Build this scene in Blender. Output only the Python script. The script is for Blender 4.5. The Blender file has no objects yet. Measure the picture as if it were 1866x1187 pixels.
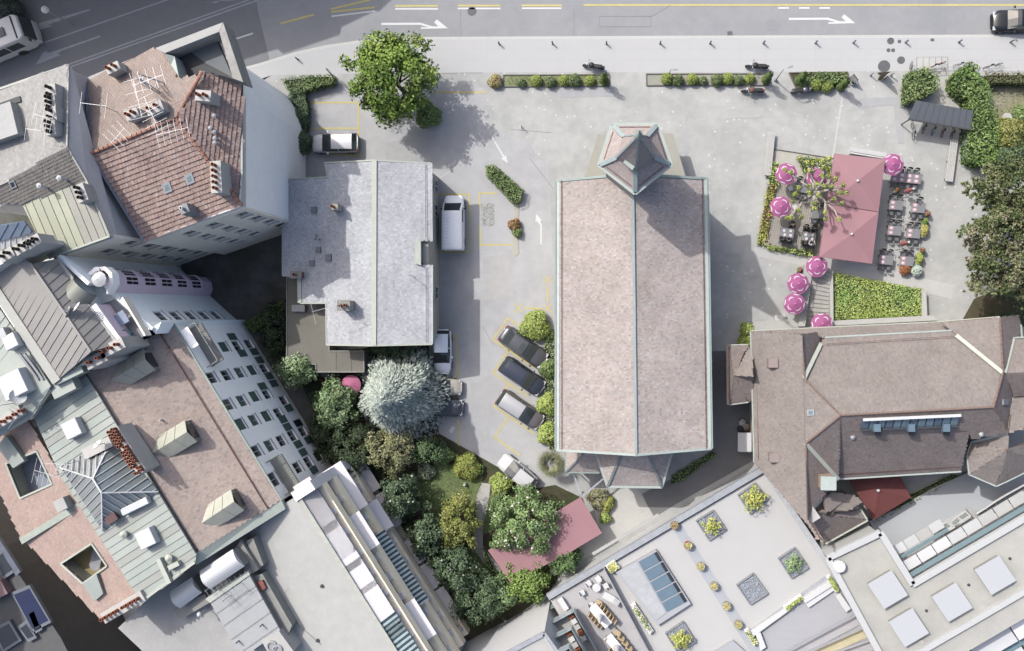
import bpy, math, random
import numpy as np
from mathutils import Vector, Matrix
random.seed(7); np.random.seed(7)
rnd = random.Random(11)
R_ = math.radians
SC = bpy.context.scene
COL = SC.collection
# ------------------------------------------------------------------ camera, sky, sun, exposure
CAM_H, FOC = 80.0, 1600.0
IC = (933.0, 593.5); NAD = (1100.0, 565.0)      # picture centre and the point straight below the camera
_v = Vector((NAD[0]-IC[0], -(NAD[1]-IC[1]), -FOC)).normalized()
ROT = _v.rotation_difference(Vector((0, 0, -1))).to_matrix()
cam_d = bpy.data.cameras.new('camera'); cam = bpy.data.objects.new('camera', cam_d); COL.objects.link(cam)
cam_d.sensor_fit = 'HORIZONTAL'; cam_d.sensor_width = 36.0; cam_d.lens = 36.0*FOC/1866.0
cam_d.clip_start = 1.0; cam_d.clip_end = 2000.0
cam.matrix_world = Matrix.Translation((0, 0, CAM_H)) @ ROT.to_4x4()
SC.camera = cam
AZ, EL = 42.0, 50.0                              # shadows fall to +x, -y
sd = Vector((-math.cos(R_(AZ))*math.cos(R_(EL)), math.sin(R_(AZ))*math.cos(R_(EL)), math.sin(R_(EL))))
w = bpy.data.worlds.new('World'); SC.world = w; w.use_nodes = True
nt = w.node_tree; sky = nt.nodes.new('ShaderNodeTexSky'); sky.sky_type = 'NISHITA'; sky.sun_disc = False
sky.sun_elevation = R_(EL); sky.sun_rotation = math.atan2(sd.x, sd.y); sky.air_density = 0.8; sky.dust_density = 4.5; sky.ozone_density = 0.6
bg = nt.nodes['Background']; bg.inputs['Strength'].default_value = 0.15
nt.links.new(sky.outputs[0], bg.inputs['Color'])
ld = bpy.data.lights.new('sun', 'SUN'); ld.energy = 2.45; ld.angle = R_(0.55); ld.color = (1.0, 0.965, 0.91)
lo = bpy.data.objects.new('sun', ld); COL.objects.link(lo); lo.rotation_euler = (-sd).to_track_quat('-Z', 'Y').to_euler(); lo.location = (0, 0, 60)
vs = SC.view_settings; vs.view_transform = 'Standard'; vs.look = 'None'; vs.gamma = 1.0; vs.use_curve_mapping = False
vs.exposure = 0.97
# ------------------------------------------------------------------ measuring: picture point + height above ground -> place
def P(px, py, z=0.0):
 d = ROT @ Vector((px-IC[0], -(py-IC[1]), -FOC)); k = (CAM_H-z)/-d.z
 return Vector((d.x*k, d.y*k, z))
def PP(pts, z=0.0): return [P(a[0], a[1], a[2] if len(a) > 2 else z) for a in pts]
def onwall(px, py, a, b):
 """where the sight line through a picture point meets the upright plane through a, b: (metres along, height)"""
 d = ROT @ Vector((px-IC[0], -(py-IC[1]), -FOC)); o = Vector((0, 0, CAM_H))
 t = Vector((b.x-a.x, b.y-a.y, 0)).normalized(); n = Vector((-t.y, t.x, 0))
 k = (a-o).dot(n)/d.dot(n); q = o+d*k
 return (q-a).dot(t), q.z
def ang(p, q): return math.atan2(q.y-p.y, q.x-p.x)
# ------------------------------------------------------------------ materials
def lin(c):
 c = c/255.0
 return c/12.92 if c <= 0.04045 else ((c+0.055)/1.055)**2.4
KL = 2.3
def alb(r, g, b, k=1.0): return tuple(min(0.85, lin(v)/KL*k*f) for v, f in ((r, 0.97), (g, 0.995), (b, 1.01)))
MATS = {}
def mat(name, col=None, rough=0.8, metal=0.0, var=0.12, scale=2.0, bump=0.0, bscale=30.0, attr=False, col2=None, spots=None, spec=0.3, stretch=None, trans=0.0, mix2=None, alpha=1.0):
 """procedural material: two noise sizes mottling a base colour, optional second colour, specks, fine relief"""
 if name in MATS: return MATS[name]
 m = bpy.data.materials.new(name); m.use_nodes = True; MATS[name] = m
 t = m.node_tree; n = t.nodes; l = t.links; bs = n['Principled BSDF']
 bs.inputs['Roughness'].default_value = rough; bs.inputs['Metallic'].default_value = metal
 bs.inputs['Specular IOR Level'].default_value = spec
 if trans: bs.inputs['Transmission Weight'].default_value = trans
 tc = n.new('ShaderNodeTexCoord'); src = tc.outputs['Object']
 if stretch:
  mp = n.new('ShaderNodeMapping'); mp.inputs['Scale'].default_value = stretch; l.new(src, mp.inputs['Vector']); src = mp.outputs[0]
 def noise(sc, det=4.0):
  q = n.new('ShaderNodeTexNoise'); q.inputs['Scale'].default_value = sc; q.inputs['Detail'].default_value = det
  q.inputs['Roughness'].default_value = 0.62; l.new(src, q.inputs['Vector']); return q.outputs['Fac']
 if attr:
  a = n.new('ShaderNodeAttribute'); a.attribute_name = 'Col'; base = a.outputs['Color']
 else:
  r = n.new('ShaderNodeRGB'); r.outputs[0].default_value = (*col, 1); base = r.outputs[0]
 if col2:
  mr = n.new('ShaderNodeMapRange'); mr.inputs[1].default_value = 0.42; mr.inputs[2].default_value = 0.62
  l.new(noise(mix2 or scale*0.4), mr.inputs[0]); mx = n.new('ShaderNodeMix'); mx.data_type = 'RGBA'
  l.new(mr.outputs[0], mx.inputs[0]); l.new(base, mx.inputs[6]); mx.inputs[7].default_value = (*col2, 1); base = mx.outputs[2]
 if var:
  for sc_, am in ((scale, var), (scale*9.0, var*0.7), (scale*0.12, var*0.6)):
   mr = n.new('ShaderNodeMapRange'); mr.inputs[1].default_value = 0.25; mr.inputs[2].default_value = 0.75
   mr.inputs[3].default_value = 1-am; mr.inputs[4].default_value = 1+am; mr.clamp = False
   l.new(noise(sc_), mr.inputs[0]); vm = n.new('ShaderNodeVectorMath'); vm.operation = 'SCALE'
   l.new(base, vm.inputs[0]); l.new(mr.outputs[0], vm.inputs['Scale']); base = vm.outputs[0]
 if spots:
  sc_, amt, sc_col = spots
  vo = n.new('ShaderNodeTexVoronoi'); vo.inputs['Scale'].default_value = sc_; l.new(src, vo.inputs['Vector'])
  cr = n.new('ShaderNodeMapRange'); cr.inputs[1].default_value = amt; cr.inputs[2].default_value = amt*0.55
  l.new(vo.outputs['Distance'], cr.inputs[0])
  sp = n.new('ShaderNodeSeparateColor'); l.new(vo.outputs['Color'], sp.inputs[0])
  gt = n.new('ShaderNodeMath'); gt.operation = 'GREATER_THAN'; gt.inputs[1].default_value = 0.6; l.new(sp.outputs[0], gt.inputs[0])
  mu = n.new('ShaderNodeMath'); mu.operation = 'MULTIPLY'; l.new(cr.outputs[0], mu.inputs[0]); l.new(gt.outputs[0], mu.inputs[1])
  mx = n.new('ShaderNodeMix'); mx.data_type = 'RGBA'; l.new(mu.outputs[0], mx.inputs[0]); l.new(base, mx.inputs[6]); mx.inputs[7].default_value = (*sc_col, 1); base = mx.outputs[2]
 l.new(base, bs.inputs['Base Color'])
 if bump:
  b = n.new('ShaderNodeBump'); b.inputs['Strength'].default_value = bump; b.inputs['Distance'].default_value = 0.02
  l.new(noise(bscale), b.inputs['Height']); l.new(b.outputs[0], bs.inputs['Normal'])
 return m
# ------------------------------------------------------------------ meshes
def root_of(o):
 while o.parent: o = o.parent
 return o
def tag(o, label=None, cat=None, group=None, kind=None):
 if label: o['label'] = label
 if cat: o['category'] = cat
 if group: o['group'] = group
 if kind: o['kind'] = kind
 return o
def thing(name, label, cat, loc=(0, 0, 0), rotz=0.0, group=None):
 o = bpy.data.objects.new(name, None); COL.objects.link(o); o.empty_display_size = 0.2
 o.location = loc; o.rotation_euler = (0, 0, rotz)
 return tag(o, label, cat, group)
class MB:
 """collects world-space (or local) shapes into one mesh"""
 def __init__(s): s.v = []; s.f = []; s.c = []
 def add(s, vs_, fs, col=None):
  b = len(s.v); s.v += [tuple(q) for q in vs_]; s.f += [tuple(i+b for i in f) for f in fs]; s.c += [col]*len(fs)
 def poly(s, pts, col=None): s.add(pts, [tuple(range(len(pts)))], col)
 def up(s, pts, col=None):
  n = Vector((0, 0, 0))
  for i in range(len(pts)):
   a, b = pts[i], pts[(i+1) % len(pts)]
   n.z += (a.x-b.x)*(a.y+b.y)
  s.poly(pts if n.z > 0 else list(reversed(pts)), col)
 def slab(s, pts, t, col=None, d=Vector((0, 0, -1))):
  """polygon (3-D points) thickened by t along d"""
  a = sum((pts[i].x-pts[(i+1) % len(pts)].x)*(pts[i].y+pts[(i+1) % len(pts)].y) for i in range(len(pts)))
  if a < 0: pts = list(reversed(pts))
  n = len(pts); lo_ = [p+d*t for p in pts]
  s.add(list(pts)+lo_, [tuple(range(n)), tuple(range(2*n-1, n-1, -1))]+[(i, i+n, (i+1) % n+n, (i+1) % n) for i in range(n)], col)
 def prism(s, pts, z0, z1, col=None): s.slab([Vector((p.x, p.y, z1)) for p in pts], z1-z0, col)
 def box(s, c, sz, rz=0.0, col=None, tilt=0.0, taper=1.0):
  hx, hy, hz = sz[0]/2, sz[1]/2, sz[2]/2; m = Matrix.Rotation(rz, 3, 'Z') @ Matrix.Rotation(tilt, 3, 'Y'); c = Vector(c)
  vv = []
  for z, k in ((-hz, 1.0), (hz, taper)):
   for x, y in ((-hx, -hy), (hx, -hy), (hx, hy), (-hx, hy)): vv.append(c+m @ Vector((x*k, y*k, z)))
  s.add(vv, [(3, 2, 1, 0), (4, 5, 6, 7), (0, 1, 5, 4), (1, 2, 6, 5), (2, 3, 7, 6), (3, 0, 4, 7)], col)
 def bar(s, a, b, wd, ht, col=None):
  """rectangular bar from a to b, its top face ht/2 above the line"""
  a = Vector(a); b = Vector(b); d = (b-a)
  if d.length < 1e-6: return
  d.normalize(); sde = d.cross(Vector((0, 0, 1)))
  if sde.length < 1e-4: sde = Vector((1, 0, 0))
  sde.normalize(); u = sde.cross(d).normalized()
  vv = []
  for p in (a, b):
   for i, j in ((-1, -1), (1, -1), (1, 1), (-1, 1)): vv.append(p+sde*(i*wd/2)+u*(j*ht/2))
  s.add(vv, [(0, 1, 2, 3), (7, 6, 5, 4), (0, 4, 5, 1), (1, 5, 6, 2), (2, 6, 7, 3), (3, 7, 4, 0)], col)
 def tube(s, a, b, r0, r1=None, n=8, col=None, caps=True):
  a = Vector(a); b = Vector(b); r1 = r0 if r1 is None else r1; d = (b-a).normalized()
  x = d.orthogonal().normalized(); y = d.cross(x); vv = []
  for p, r in ((a, r0), (b, r1)):
   for i in range(n):
    t = 2*math.pi*i/n; vv.append(p+x*(r*math.cos(t))+y*(r*math.sin(t)))
  fs = [(i, (i+1) % n, (i+1) % n+n, i+n) for i in range(n)]
  if caps: fs += [tuple(range(n-1, -1, -1)), tuple(range(n, 2*n))]
  s.add(vv, fs, col)
 def path(s, pts, radii, n=7, col=None):
  for i in range(len(pts)-1): s.tube(pts[i], pts[i+1], radii[i], radii[i+1], n, col, caps=(i in (0, len(pts)-2)))
 def lathe(s, c, prof, n=16, col=None, sx=1.0, sy=1.0):
  c = Vector(c); vv = []; fs = []
  for r, z in prof:
   for i in range(n):
    t = 2*math.pi*i/n; vv.append(c+Vector((r*math.cos(t)*sx, r*math.sin(t)*sy, z)))
  for k in range(len(prof)-1):
   for i in range(n): fs.append((k*n+i, k*n+(i+1) % n, (k+1)*n+(i+1) % n, (k+1)*n+i))
  fs.append(tuple(range(n-1, -1, -1))); fs.append(tuple(range((len(prof)-1)*n, len(prof)*n)))
  s.add(vv, fs, col)
 def ball(s, c, r, n=10, m=6, sz=1.0, col=None):
  s.lathe(c, [(max(1e-3, r*math.sin(math.pi*k/m)), -r*sz*math.cos(math.pi*k/m)) for k in range(m+1)], n, col)
 def build(s, name, m, parent=None, local=False, smooth=False, label=None, cat=None, group=None, kind=None, bevel=0.0):
  me = bpy.data.meshes.new(name)
  off = Vector((0, 0, 0))
  if parent is not None and not local: off = root_of(parent).location
  me.from_pydata([(a[0]-off.x, a[1]-off.y, a[2]-off.z) for a in s.v], [], s.f)
  if any(c is not None for c in s.c):
   at = me.attributes.new('Col', 'FLOAT_COLOR', 'FACE')
   at.data.foreach_set('color', [x for c in s.c for x in ((*(c or (0.3, 0.3, 0.3)), 1.0))])
  me.materials.append(m if not isinstance(m, str) else MATS[m])
  if smooth: me.polygons.foreach_set('use_smooth', [True]*len(me.polygons))
  me.update(); o = bpy.data.objects.new(name, me); COL.objects.link(o); o.parent = parent
  if bevel:
   bm_ = o.modifiers.new('bevel', 'BEVEL'); bm_.width = bevel; bm_.segments = 2; bm_.limit_method = 'ANGLE'
  return tag(o, label, cat, group, kind)
def npmesh(name, V, F, cols, m, parent=None, kind=None, label=None, cat=None, group=None, local=False, smooth=False):
 """big mesh of equal-sized faces straight from arrays"""
 V = np.asarray(V, dtype=np.float64).reshape(-1, 3); F = np.asarray(F, dtype=np.int32); k = F.shape[1]
 if parent is not None and not local: V = V-np.array(root_of(parent).location)
 me = bpy.data.meshes.new(name); me.vertices.add(len(V)); me.vertices.foreach_set('co', V.ravel())
 me.loops.add(F.size); me.loops.foreach_set('vertex_index', F.ravel()); me.polygons.add(len(F))
 me.polygons.foreach_set('loop_start', np.arange(0, F.size, k, dtype=np.int32)); me.polygons.foreach_set('loop_total', np.full(len(F), k, dtype=np.int32))
 me.polygons.foreach_set('use_smooth', np.full(len(F), smooth, dtype=bool))
 if cols is not None:
  at = me.attributes.new('Col', 'FLOAT_COLOR', 'FACE'); cc = np.ones((len(F), 4)); cc[:, :3] = cols; at.data.foreach_set('color', cc.ravel())
 me.materials.append(m); me.update(calc_edges=True)
 o = bpy.data.objects.new(name, me); COL.objects.link(o); o.parent = parent
 return tag(o, label, cat, group, kind)
def dup(o, loc=None, rotz=None, label=None, group=None, scale=None):
 c = o.copy(); COL.objects.link(c)
 if loc is not None: c.location = loc
 if rotz is not None: c.rotation_euler = (0, 0, rotz)
 if scale is not None: c.scale = scale
 if label: c['label'] = label
 if group: c['group'] = group
 for a in list(o.children):
  b = a.copy(); COL.objects.link(b); b.parent = c
  for d in list(a.children):
   e = d.copy(); COL.objects.link(e); e.parent = b
 return c
def inpoly(x, y, poly):
 r = np.zeros(len(x), dtype=bool); n = len(poly); j = n-1
 for i in range(n):
  xi, yi = poly[i]; xj, yj = poly[j]
  with np.errstate(divide='ignore', invalid='ignore'):
   r ^= ((yi > y) != (yj > y)) & (x < (xj-xi)*(y-yi)/(yj-yi+1e-12)+xi)
  j = i
 return r
def cliphalf(poly, nx, ny, d):
 """keep the part of a 2-D polygon with nx*x+ny*y >= d"""
 out = []
 for i in range(len(poly)):
  a, b = poly[i], poly[(i+1) % len(poly)]; da = nx*a[0]+ny*a[1]-d; db = nx*b[0]+ny*b[1]-d
  if da >= 0: out.append(a)
  if (da > 0) != (db > 0) and abs(da-db) > 1e-9:
   t = da/(da-db); out.append((a[0]+(b[0]-a[0])*t, a[1]+(b[1]-a[1])*t))
 return out
# ------------------------------------------------------------------ roofs
def frame_of(pts, along=None):
 n = Vector((0, 0, 0)); k = len(pts)
 for i in range(k): n += pts[i].cross(pts[(i+1) % k])
 n.normalize()
 if n.z < 0: n = -n
 if along is not None: u = (along-n*along.dot(n)).normalized()
 else:
  u = Vector((0, 0, 1)).cross(n)
  u = u.normalized() if u.length > 0.02 else Vector((1, 0, 0))
 v = n.cross(u)
 if v.z < -1e-6: u, v = -u, -v
 o = sum(pts, Vector((0, 0, 0)))/k
 return o, u, v, n
def pickcols(pal, n, rs, jit=0.05, soft=0.6):
 cs = np.array([p[0] for p in pal]); wt = np.array([p[1] for p in pal], dtype=float); wt /= wt.sum(); cs = cs*soft+(wt @ cs)*(1-soft)
 c = cs[rs.choice(len(pal), n, p=wt)]
 return np.clip(c*(1+rs.uniform(-jit, jit, (n, 1)))*(1+rs.uniform(-jit*0.3, jit*0.3, (n, 3))), 0.005, 0.85)
def tile_roof(parent, pts, pal, m, base_mat, course=0.24, width=0.2, thick=0.035, seed=1, slab=0.16, along=None, name='roof', patch=0.0):
 """a sloping roof face: a slab and the single tiles lying on it in courses"""
 o, u, v, n = frame_of(pts, along); rs = np.random.RandomState(seed)
 pts = [p-n*(p-o).dot(n) for p in pts]
 b = MB(); b.slab(pts, slab, d=-n); rf = b.build(name, base_mat, parent)
 q = [((p-o).dot(u), (p-o).dot(v)) for p in pts]
 us = [a[0] for a in q]; vs_ = [a[1] for a in q]
 nu = int((max(us)-min(us))/width)+2; nv = int((max(vs_)-min(vs_))/course)+2
 I, J = np.meshgrid(np.arange(nu), np.arange(nv)); I = I.ravel(); J = J.ravel()
 u0 = min(us)+(I-0.5*(J % 2))*width; v0 = min(vs_)+J*course
 cu = u0+width/2; cv = v0+course/2
 k = inpoly(cu, cv, q); u0, v0, cu, cv = u0[k], v0[k], cu[k], cv[k]; N = len(u0)
 if not N: return rf
 h = thick*(1+rs.uniform(-0.35, 0.35, N)); sk = rs.uniform(-0.012, 0.012, N); g = width*0.025
 O = np.array(o); U = np.array(u); Vv = np.array(v); Nn = np.array(n)
 def pt(a, b_, c_): return O+a[:, None]*U+b_[:, None]*Vv+c_[:, None]*Nn
 lo_h = h+0.012; hi_h = np.full(N, 0.012)
 V = np.stack([pt(u0+g, v0+sk, lo_h), pt(u0+width-g, v0-sk, lo_h*(1+rs.uniform(-.2, .2, N))), pt(u0+width-g, v0+course*1.04, hi_h), pt(u0+g, v0+course*1.04, hi_h),
                  pt(u0+g, v0+sk, np.full(N, -0.0)), pt(u0+width-g, v0-sk, np.full(N, -0.0))], 1)
 ix = np.arange(N)[:, None]*6
 F = np.concatenate([ix+np.array([[0, 1, 2, 3]]), ix+np.array([[4, 5, 1, 0]])])
 c = pickcols(pal, N, rs)
 if patch:      # weathering in drifts across the roof
  ph = rs.uniform(0, 6, 4)
  wv = np.sin(cu*0.55+ph[0])*np.sin(cv*0.7+ph[1])+0.6*np.sin(cu*1.7+cv*0.9+ph[2])*np.sin(cv*1.3-cu*0.4+ph[3])
  c = c*(1+1.3*patch*wv)[:, None]
 npmesh('roof_tiles', V.reshape(-1, 3), F, np.concatenate([c, c]), m, rf, kind='stuff')
 return rf
def seam_roof(parent, pts, m, along, spacing=0.6, name='roof', seam=0.05, slab=0.12, base_mat=None, tone=None):
 """standing-seam sheet roof: every sheet its own piece with a raised seam; along = run of the seams (3-D)"""
 o, u, v, n = frame_of(pts, along)      # u runs along the seams
 b = MB(); b.slab([p-n*0.03 for p in pts], slab, d=-n); rf = b.build(name, base_mat or m, parent)
 q = [((p-o).dot(u), (p-o).dot(v)) for p in pts]; vs_ = [a[1] for a in q]; y = min(vs_)+spacing*0.37
 cuts = [min(vs_)]
 while y < max(vs_): cuts.append(y); y += spacing*rnd.uniform(0.93, 1.07)
 cuts.append(max(vs_))
 for i in range(len(cuts)-1):
  c = cliphalf(cliphalf(q, 0, 1, cuts[i]+0.008), 0, -1, -(cuts[i+1]-0.008))
  if len(c) < 3: continue
  pb = MB(); w3 = [o+u*a+v*bb for a, bb in c]; pb.slab(w3, 0.028, d=-n)
  e = [a for a in c if abs(a[1]-(cuts[i+1]-0.008)) < 1e-4]
  if len(e) >= 2:
   a0 = min(a[0] for a in e); a1 = max(a[0] for a in e)
   pb.bar(o+u*a0+v*(cuts[i+1]-0.03)+n*seam/2, o+u*a1+v*(cuts[i+1]-0.03)+n*seam/2, 0.035, seam)
  pb.build('roof_panel', m if tone is None else rnd.choice(tone), rf)
 return rf
def gutter(parent, pts, m, w_=0.16, h_=0.12, name='gutter', dz=0.0):
 b = MB()
 for i in range(len(pts)-1): b.bar(pts[i]+Vector((0, 0, dz)), pts[i+1]+Vector((0, 0, dz)), w_, h_)
 return b.build(name, m, parent)
def inset(pts, d):
 """shrink a 2-D footprint by d (points in order)"""
 n = len(pts); A = sum(pts[i].x*pts[(i+1) % n].y-pts[(i+1) % n].x*pts[i].y for i in range(n)); s = 1 if A > 0 else -1; out = []
 for i in range(n):
  a, b, c = pts[i-1], pts[i], pts[(i+1) % n]
  d1 = Vector((b.x-a.x, b.y-a.y)).normalized(); d2 = Vector((c.x-b.x, c.y-b.y)).normalized()
  n1 = Vector((-d1.y, d1.x))*s; n2 = Vector((-d2.y, d2.x))*s; bi = n1+n2
  k = d/max(0.3, bi.length*bi.length/2) if bi.length > 1e-3 else 0
  out.append(Vector((b.x+bi.x*k, b.y+bi.y*k, b.z)))
 return out
def walls(parent, pts, z0, z1, m, name='wall', ins=0.0):
 b = MB(); b.prism(inset(pts, ins) if ins else pts, z0, z1); return b.build(name, m, parent)
def facade(parent, a, b, z0, z1, wins, m, thick=0.28, name='facade_wall'):
 """an upright wall from a to b with real openings; wins = [(u0,u1,za,zb)]; outside lies to the right of a->b"""
 t = Vector((b.x-a.x, b.y-a.y, 0)); L = t.length; t.normalize(); nrm = Vector((t.y, -t.x, 0))
 U = sorted(set([0, L]+[round(min(max(x, 0), L), 4) for w_ in wins for x in w_[:2]])); Z = sorted(set([z0, z1]+[round(x, 4) for w_ in wins for x in w_[2:4]]))
 Z = [z for z in Z if z0 <= z <= z1]
 mb = MB()
 def pt(u, z, d): return Vector((a.x, a.y, 0))+t*u+nrm*d+Vector((0, 0, z))
 for i in range(len(U)-1):
  for j in range(len(Z)-1):
   cu, cz = (U[i]+U[i+1])/2, (Z[j]+Z[j+1])/2
   if any(w_[0] < cu < w_[1] and w_[2] < cz < w_[3] for w_ in wins): continue
   mb.poly([pt(U[i], Z[j], 0), pt(U[i+1], Z[j], 0), pt(U[i+1], Z[j+1], 0), pt(U[i], Z[j+1], 0)])
 for u0, u1, za, zb in [w_[:4] for w_ in wins]:
  for (p, q, r, s_) in (((u0, za), (u0, zb), 0, 0), ((u1, zb), (u1, za), 0, 0), ((u0, zb), (u1, zb), 0, 0), ((u1, za), (u0, za), 0, 0)):
   mb.poly([pt(p[0], p[1], 0), pt(p[0], p[1], -thick), pt(q[0], q[1], -thick), pt(q[0], q[1], 0)])
 mb.poly([pt(0, z1, 0), pt(L, z1, 0), pt(L, z1, -thick), pt(0, z1, -thick)])
 mb.poly([pt(0, z0, 0), pt(0, z1, 0), pt(0, z1, -thick), pt(0, z0, -thick)]); mb.poly([pt(L, z1, 0), pt(L, z0, 0), pt(L, z0, -thick), pt(L, z1, -thick)])
 return mb.build(name, m, parent), pt
def window(parent, pt, u0, u1, za, zb, m_frame, m_glass, depth=-0.2, cross=True, sill=None, shut=None):
 """a window set in an opening: pane with frame, mullion, sill, maybe a roller shutter drawn over it"""
 fr = MB(); f = 0.06
 def bx_(a0, a1, b0, b1, d0, d1, mb):
  v = [pt(x, z, d) for d in (d0, d1) for x, z in ((a0, b0), (a1, b0), (a1, b1), (a0, b1))]
  mb.add(v, [(3, 2, 1, 0), (4, 5, 6, 7), (0, 1, 5, 4), (1, 2, 6, 5), (2, 3, 7, 6), (3, 0, 4, 7)])
 bx_(u0, u0+f, za, zb, depth, depth+0.07, fr); bx_(u1-f, u1, za, zb, depth, depth+0.07, fr)
 bx_(u0+f, u1-f, za, za+f, depth, depth+0.07, fr); bx_(u0+f, u1-f, zb-f, zb, depth, depth+0.07, fr)
 if cross: bx_((u0+u1)/2-0.025, (u0+u1)/2+0.025, za+f, zb-f, depth, depth+0.06, fr)
 wn = fr.build('window', m_frame, parent)
 g = MB(); bx_(u0+f, u1-f, za+f, zb-f, depth-0.03, depth+0.03, g); g.build('pane', m_glass, wn)
 if sill:
  s_ = MB(); bx_(u0-0.06, u1+0.06, za-0.07, za-0.003, -0.05, 0.09, s_); s_.build('sill', sill, wn)
 if shut:
  s_ = MB(); bx_(u0+0.01, u1-0.01, za+0.02 if shut[1] > 0.95 else zb-(zb-za)*shut[1], zb-0.01, depth+0.075, depth+0.12, s_); s_.build('shutter', shut[0], wn)
 return wn
def chimney(parent, c, sz, z0, z1, rz, m, pots, m_pot, cap=None):
 """a stack with separate clay pots"""
 b = MB(); b.box((c.x, c.y, (z0+z1)/2), (sz[0], sz[1], z1-z0), rz)
 ch = b.build('chimney', m, parent)
 if cap is not None:
  k = MB(); k.box((c.x, c.y, z1+0.042), (sz[0]+0.12, sz[1]+0.12, 0.08), rz); k.build('chimney_cap', cap, ch); z1 += 0.08
 for i in range(pots):
  t = (i+0.5)/pots-0.5; ax_ = 0 if sz[0] >= sz[1] else 1
  dx = t*sz[ax_]*0.9; off = Matrix.Rotation(rz, 3, 'Z') @ (Vector((dx, 0, 0)) if ax_ == 0 else Vector((0, dx, 0)))
  p = MB(); p.lathe((c.x+off.x, c.y+off.y, z1), [(0.13, 0), (0.115, 0.45), (0.14, 0.47), (0.14, 0.55), (0.1, 0.55), (0.09, 0.1)], 10); p.build('chimney_pot', m_pot, ch)
 return ch
def antenna(parent, p, h, rz, n, L, m, el=0.9):
 b = MB(); b.tube(p, p+Vector((0, 0, h)), 0.03, 0.025, 6)
 d = Vector((math.cos(rz), math.sin(rz), 0)); e = Vector((-d.y, d.x, 0)); t = p+Vector((0, 0, h-0.1))
 b.bar(t-d*L*0.2, t+d*L*0.8, 0.028, 0.028)
 for i in range(n):
  q = t+d*(L*(i/(n-1)-0.2)); k = el*(1-0.25*i/n); b.bar(q-e*k, q+e*k, 0.018, 0.015)
 return b.build('antenna', m, parent)
def dish(parent, p, r, m, rz=0.0):
 b = MB(); b.tube(p, p+Vector((0, 0, 0.7)), 0.03, 0.03, 6)
 d = Vector((math.cos(rz)*0.8, math.sin(rz)*0.8, 0.6)).normalized(); x = d.orthogonal().normalized(); y = d.cross(x); c = p+Vector((0, 0, 0.8)); vv = []
 rings = 4
 for k in range(rings+1):
  for i in range(14):
   t = 2*math.pi*i/14; rr = r*max(0.02, k/rings); vv.append(c+x*(rr*math.cos(t))+y*(rr*math.sin(t))+d*(0.25*r*(k/rings)**2))
 fs = [(k*14+i, k*14+(i+1) % 14, (k+1)*14+(i+1) % 14, (k+1)*14+i) for k in range(rings) for i in range(14)]
 b.add(vv, fs); b.add([q-d*0.03 for q in vv], [tuple(reversed(f)) for f in fs])
 b.bar(c, c+d*r*0.9, 0.03, 0.03)
 return b.build('satellite_dish', m, parent)
def skylight(parent, pts, h, m_frame, m_glass, name='skylight', border=0.1):
 """a framed roof light standing h proud of the face through pts"""
 o, u, v, n = frame_of(pts); b = MB(); b.slab([p+n*h for p in pts], h, d=-n); s_ = b.build(name, m_frame, parent)
 c = sum(pts, Vector((0, 0, 0)))/len(pts); q = []
 for p in pts:
  dv = p-c; q.append(c+dv*(1-border/max(0.05, dv.length)*1.4)+n*(h+0.012))
 g = MB(); g.slab(q, 0.010, d=-n); g.build('pane', m_glass, s_)
 return s_
# ------------------------------------------------------------------ material palette
M_road = mat('asphalt_road', alb(177, 178, 180), 0.9, var=0.05, scale=1.2, bump=0.15, bscale=60, col2=alb(170, 171, 174), mix2=0.25)
M_road2 = mat('asphalt_patch', alb(168, 169, 173), 0.9, var=0.05, scale=1.5, bump=0.15, bscale=60)
M_pave = mat('pale_pavement', alb(212, 212, 212), 0.85, var=0.02, scale=0.8)
M_kerb = mat('kerb_stone', alb(222, 221, 217), 0.85, var=0.06, scale=3)
M_fore = mat('worn_forecourt_asphalt', alb(207, 207, 204), 0.92, var=0.085, scale=1.3, col2=alb(192, 193, 190), mix2=0.3, spots=(1.9, 0.2, alb(238, 237, 233)), bump=0.15, bscale=40)
M_park = mat('parking_asphalt', alb(208, 208, 208), 0.92, var=0.07, scale=1.1, col2=alb(196, 196, 198), mix2=0.25, bump=0.12, bscale=50)
M_court = mat('courtyard_gravel', alb(120, 118, 116), 0.95, var=0.22, scale=0.7, col2=alb(96, 98, 88), mix2=0.3, bump=0.3, bscale=20)
M_soil = mat('garden_soil', alb(98, 88, 72), 0.95, var=0.25, scale=1.5, col2=alb(74, 84, 54), bump=0.4, bscale=14)
M_lawn = mat('lawn_turf', alb(122, 142, 92), 0.95, var=0.16, scale=1.2, col2=alb(140, 150, 104), mix2=0.5, bump=0.3, bscale=30)
M_dry = mat('dry_lawn', alb(160, 160, 126), 0.95, var=0.14, scale=1.0, col2=alb(184, 178, 158), mix2=0.6, bump=0.3, bscale=30)
M_path = mat('pale_path_slabs', alb(206, 204, 198), 0.9, var=0.09, scale=2.0)
M_yel = mat('yellow_road_paint', alb(226, 212, 140), 0.8, var=0.10, scale=4)
M_wht = mat('white_road_paint', alb(243, 243, 242), 0.8, var=0.05, scale=4)
M_iron = mat('cast_iron', alb(120, 120, 124), 0.6, 0.3, var=0.1)
M_concrete = mat('light_concrete', alb(208, 207, 203), 0.88, var=0.06, scale=1.4)
M_conc_d = mat('weathered_concrete', alb(168, 167, 162), 0.9, var=0.12, scale=1.2)
M_deck = mat('grey_timber_deck', alb(188, 182, 172), 0.85, var=0.10, scale=1.5, stretch=(1, 6, 1))
M_copper = mat('pale_copper_patina', alb(202, 212, 205), 0.6, var=0.07, scale=2)
M_copper_d = mat('green_copper_line', alb(170, 186, 178), 0.6, var=0.08, scale=2)
M_zinc = mat('zinc_sheet', alb(186, 188, 190), 0.5, 0.25, var=0.06, scale=1)
M_black = mat('black_plastic', alb(52, 52, 56), 0.6, var=0.05)
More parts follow.
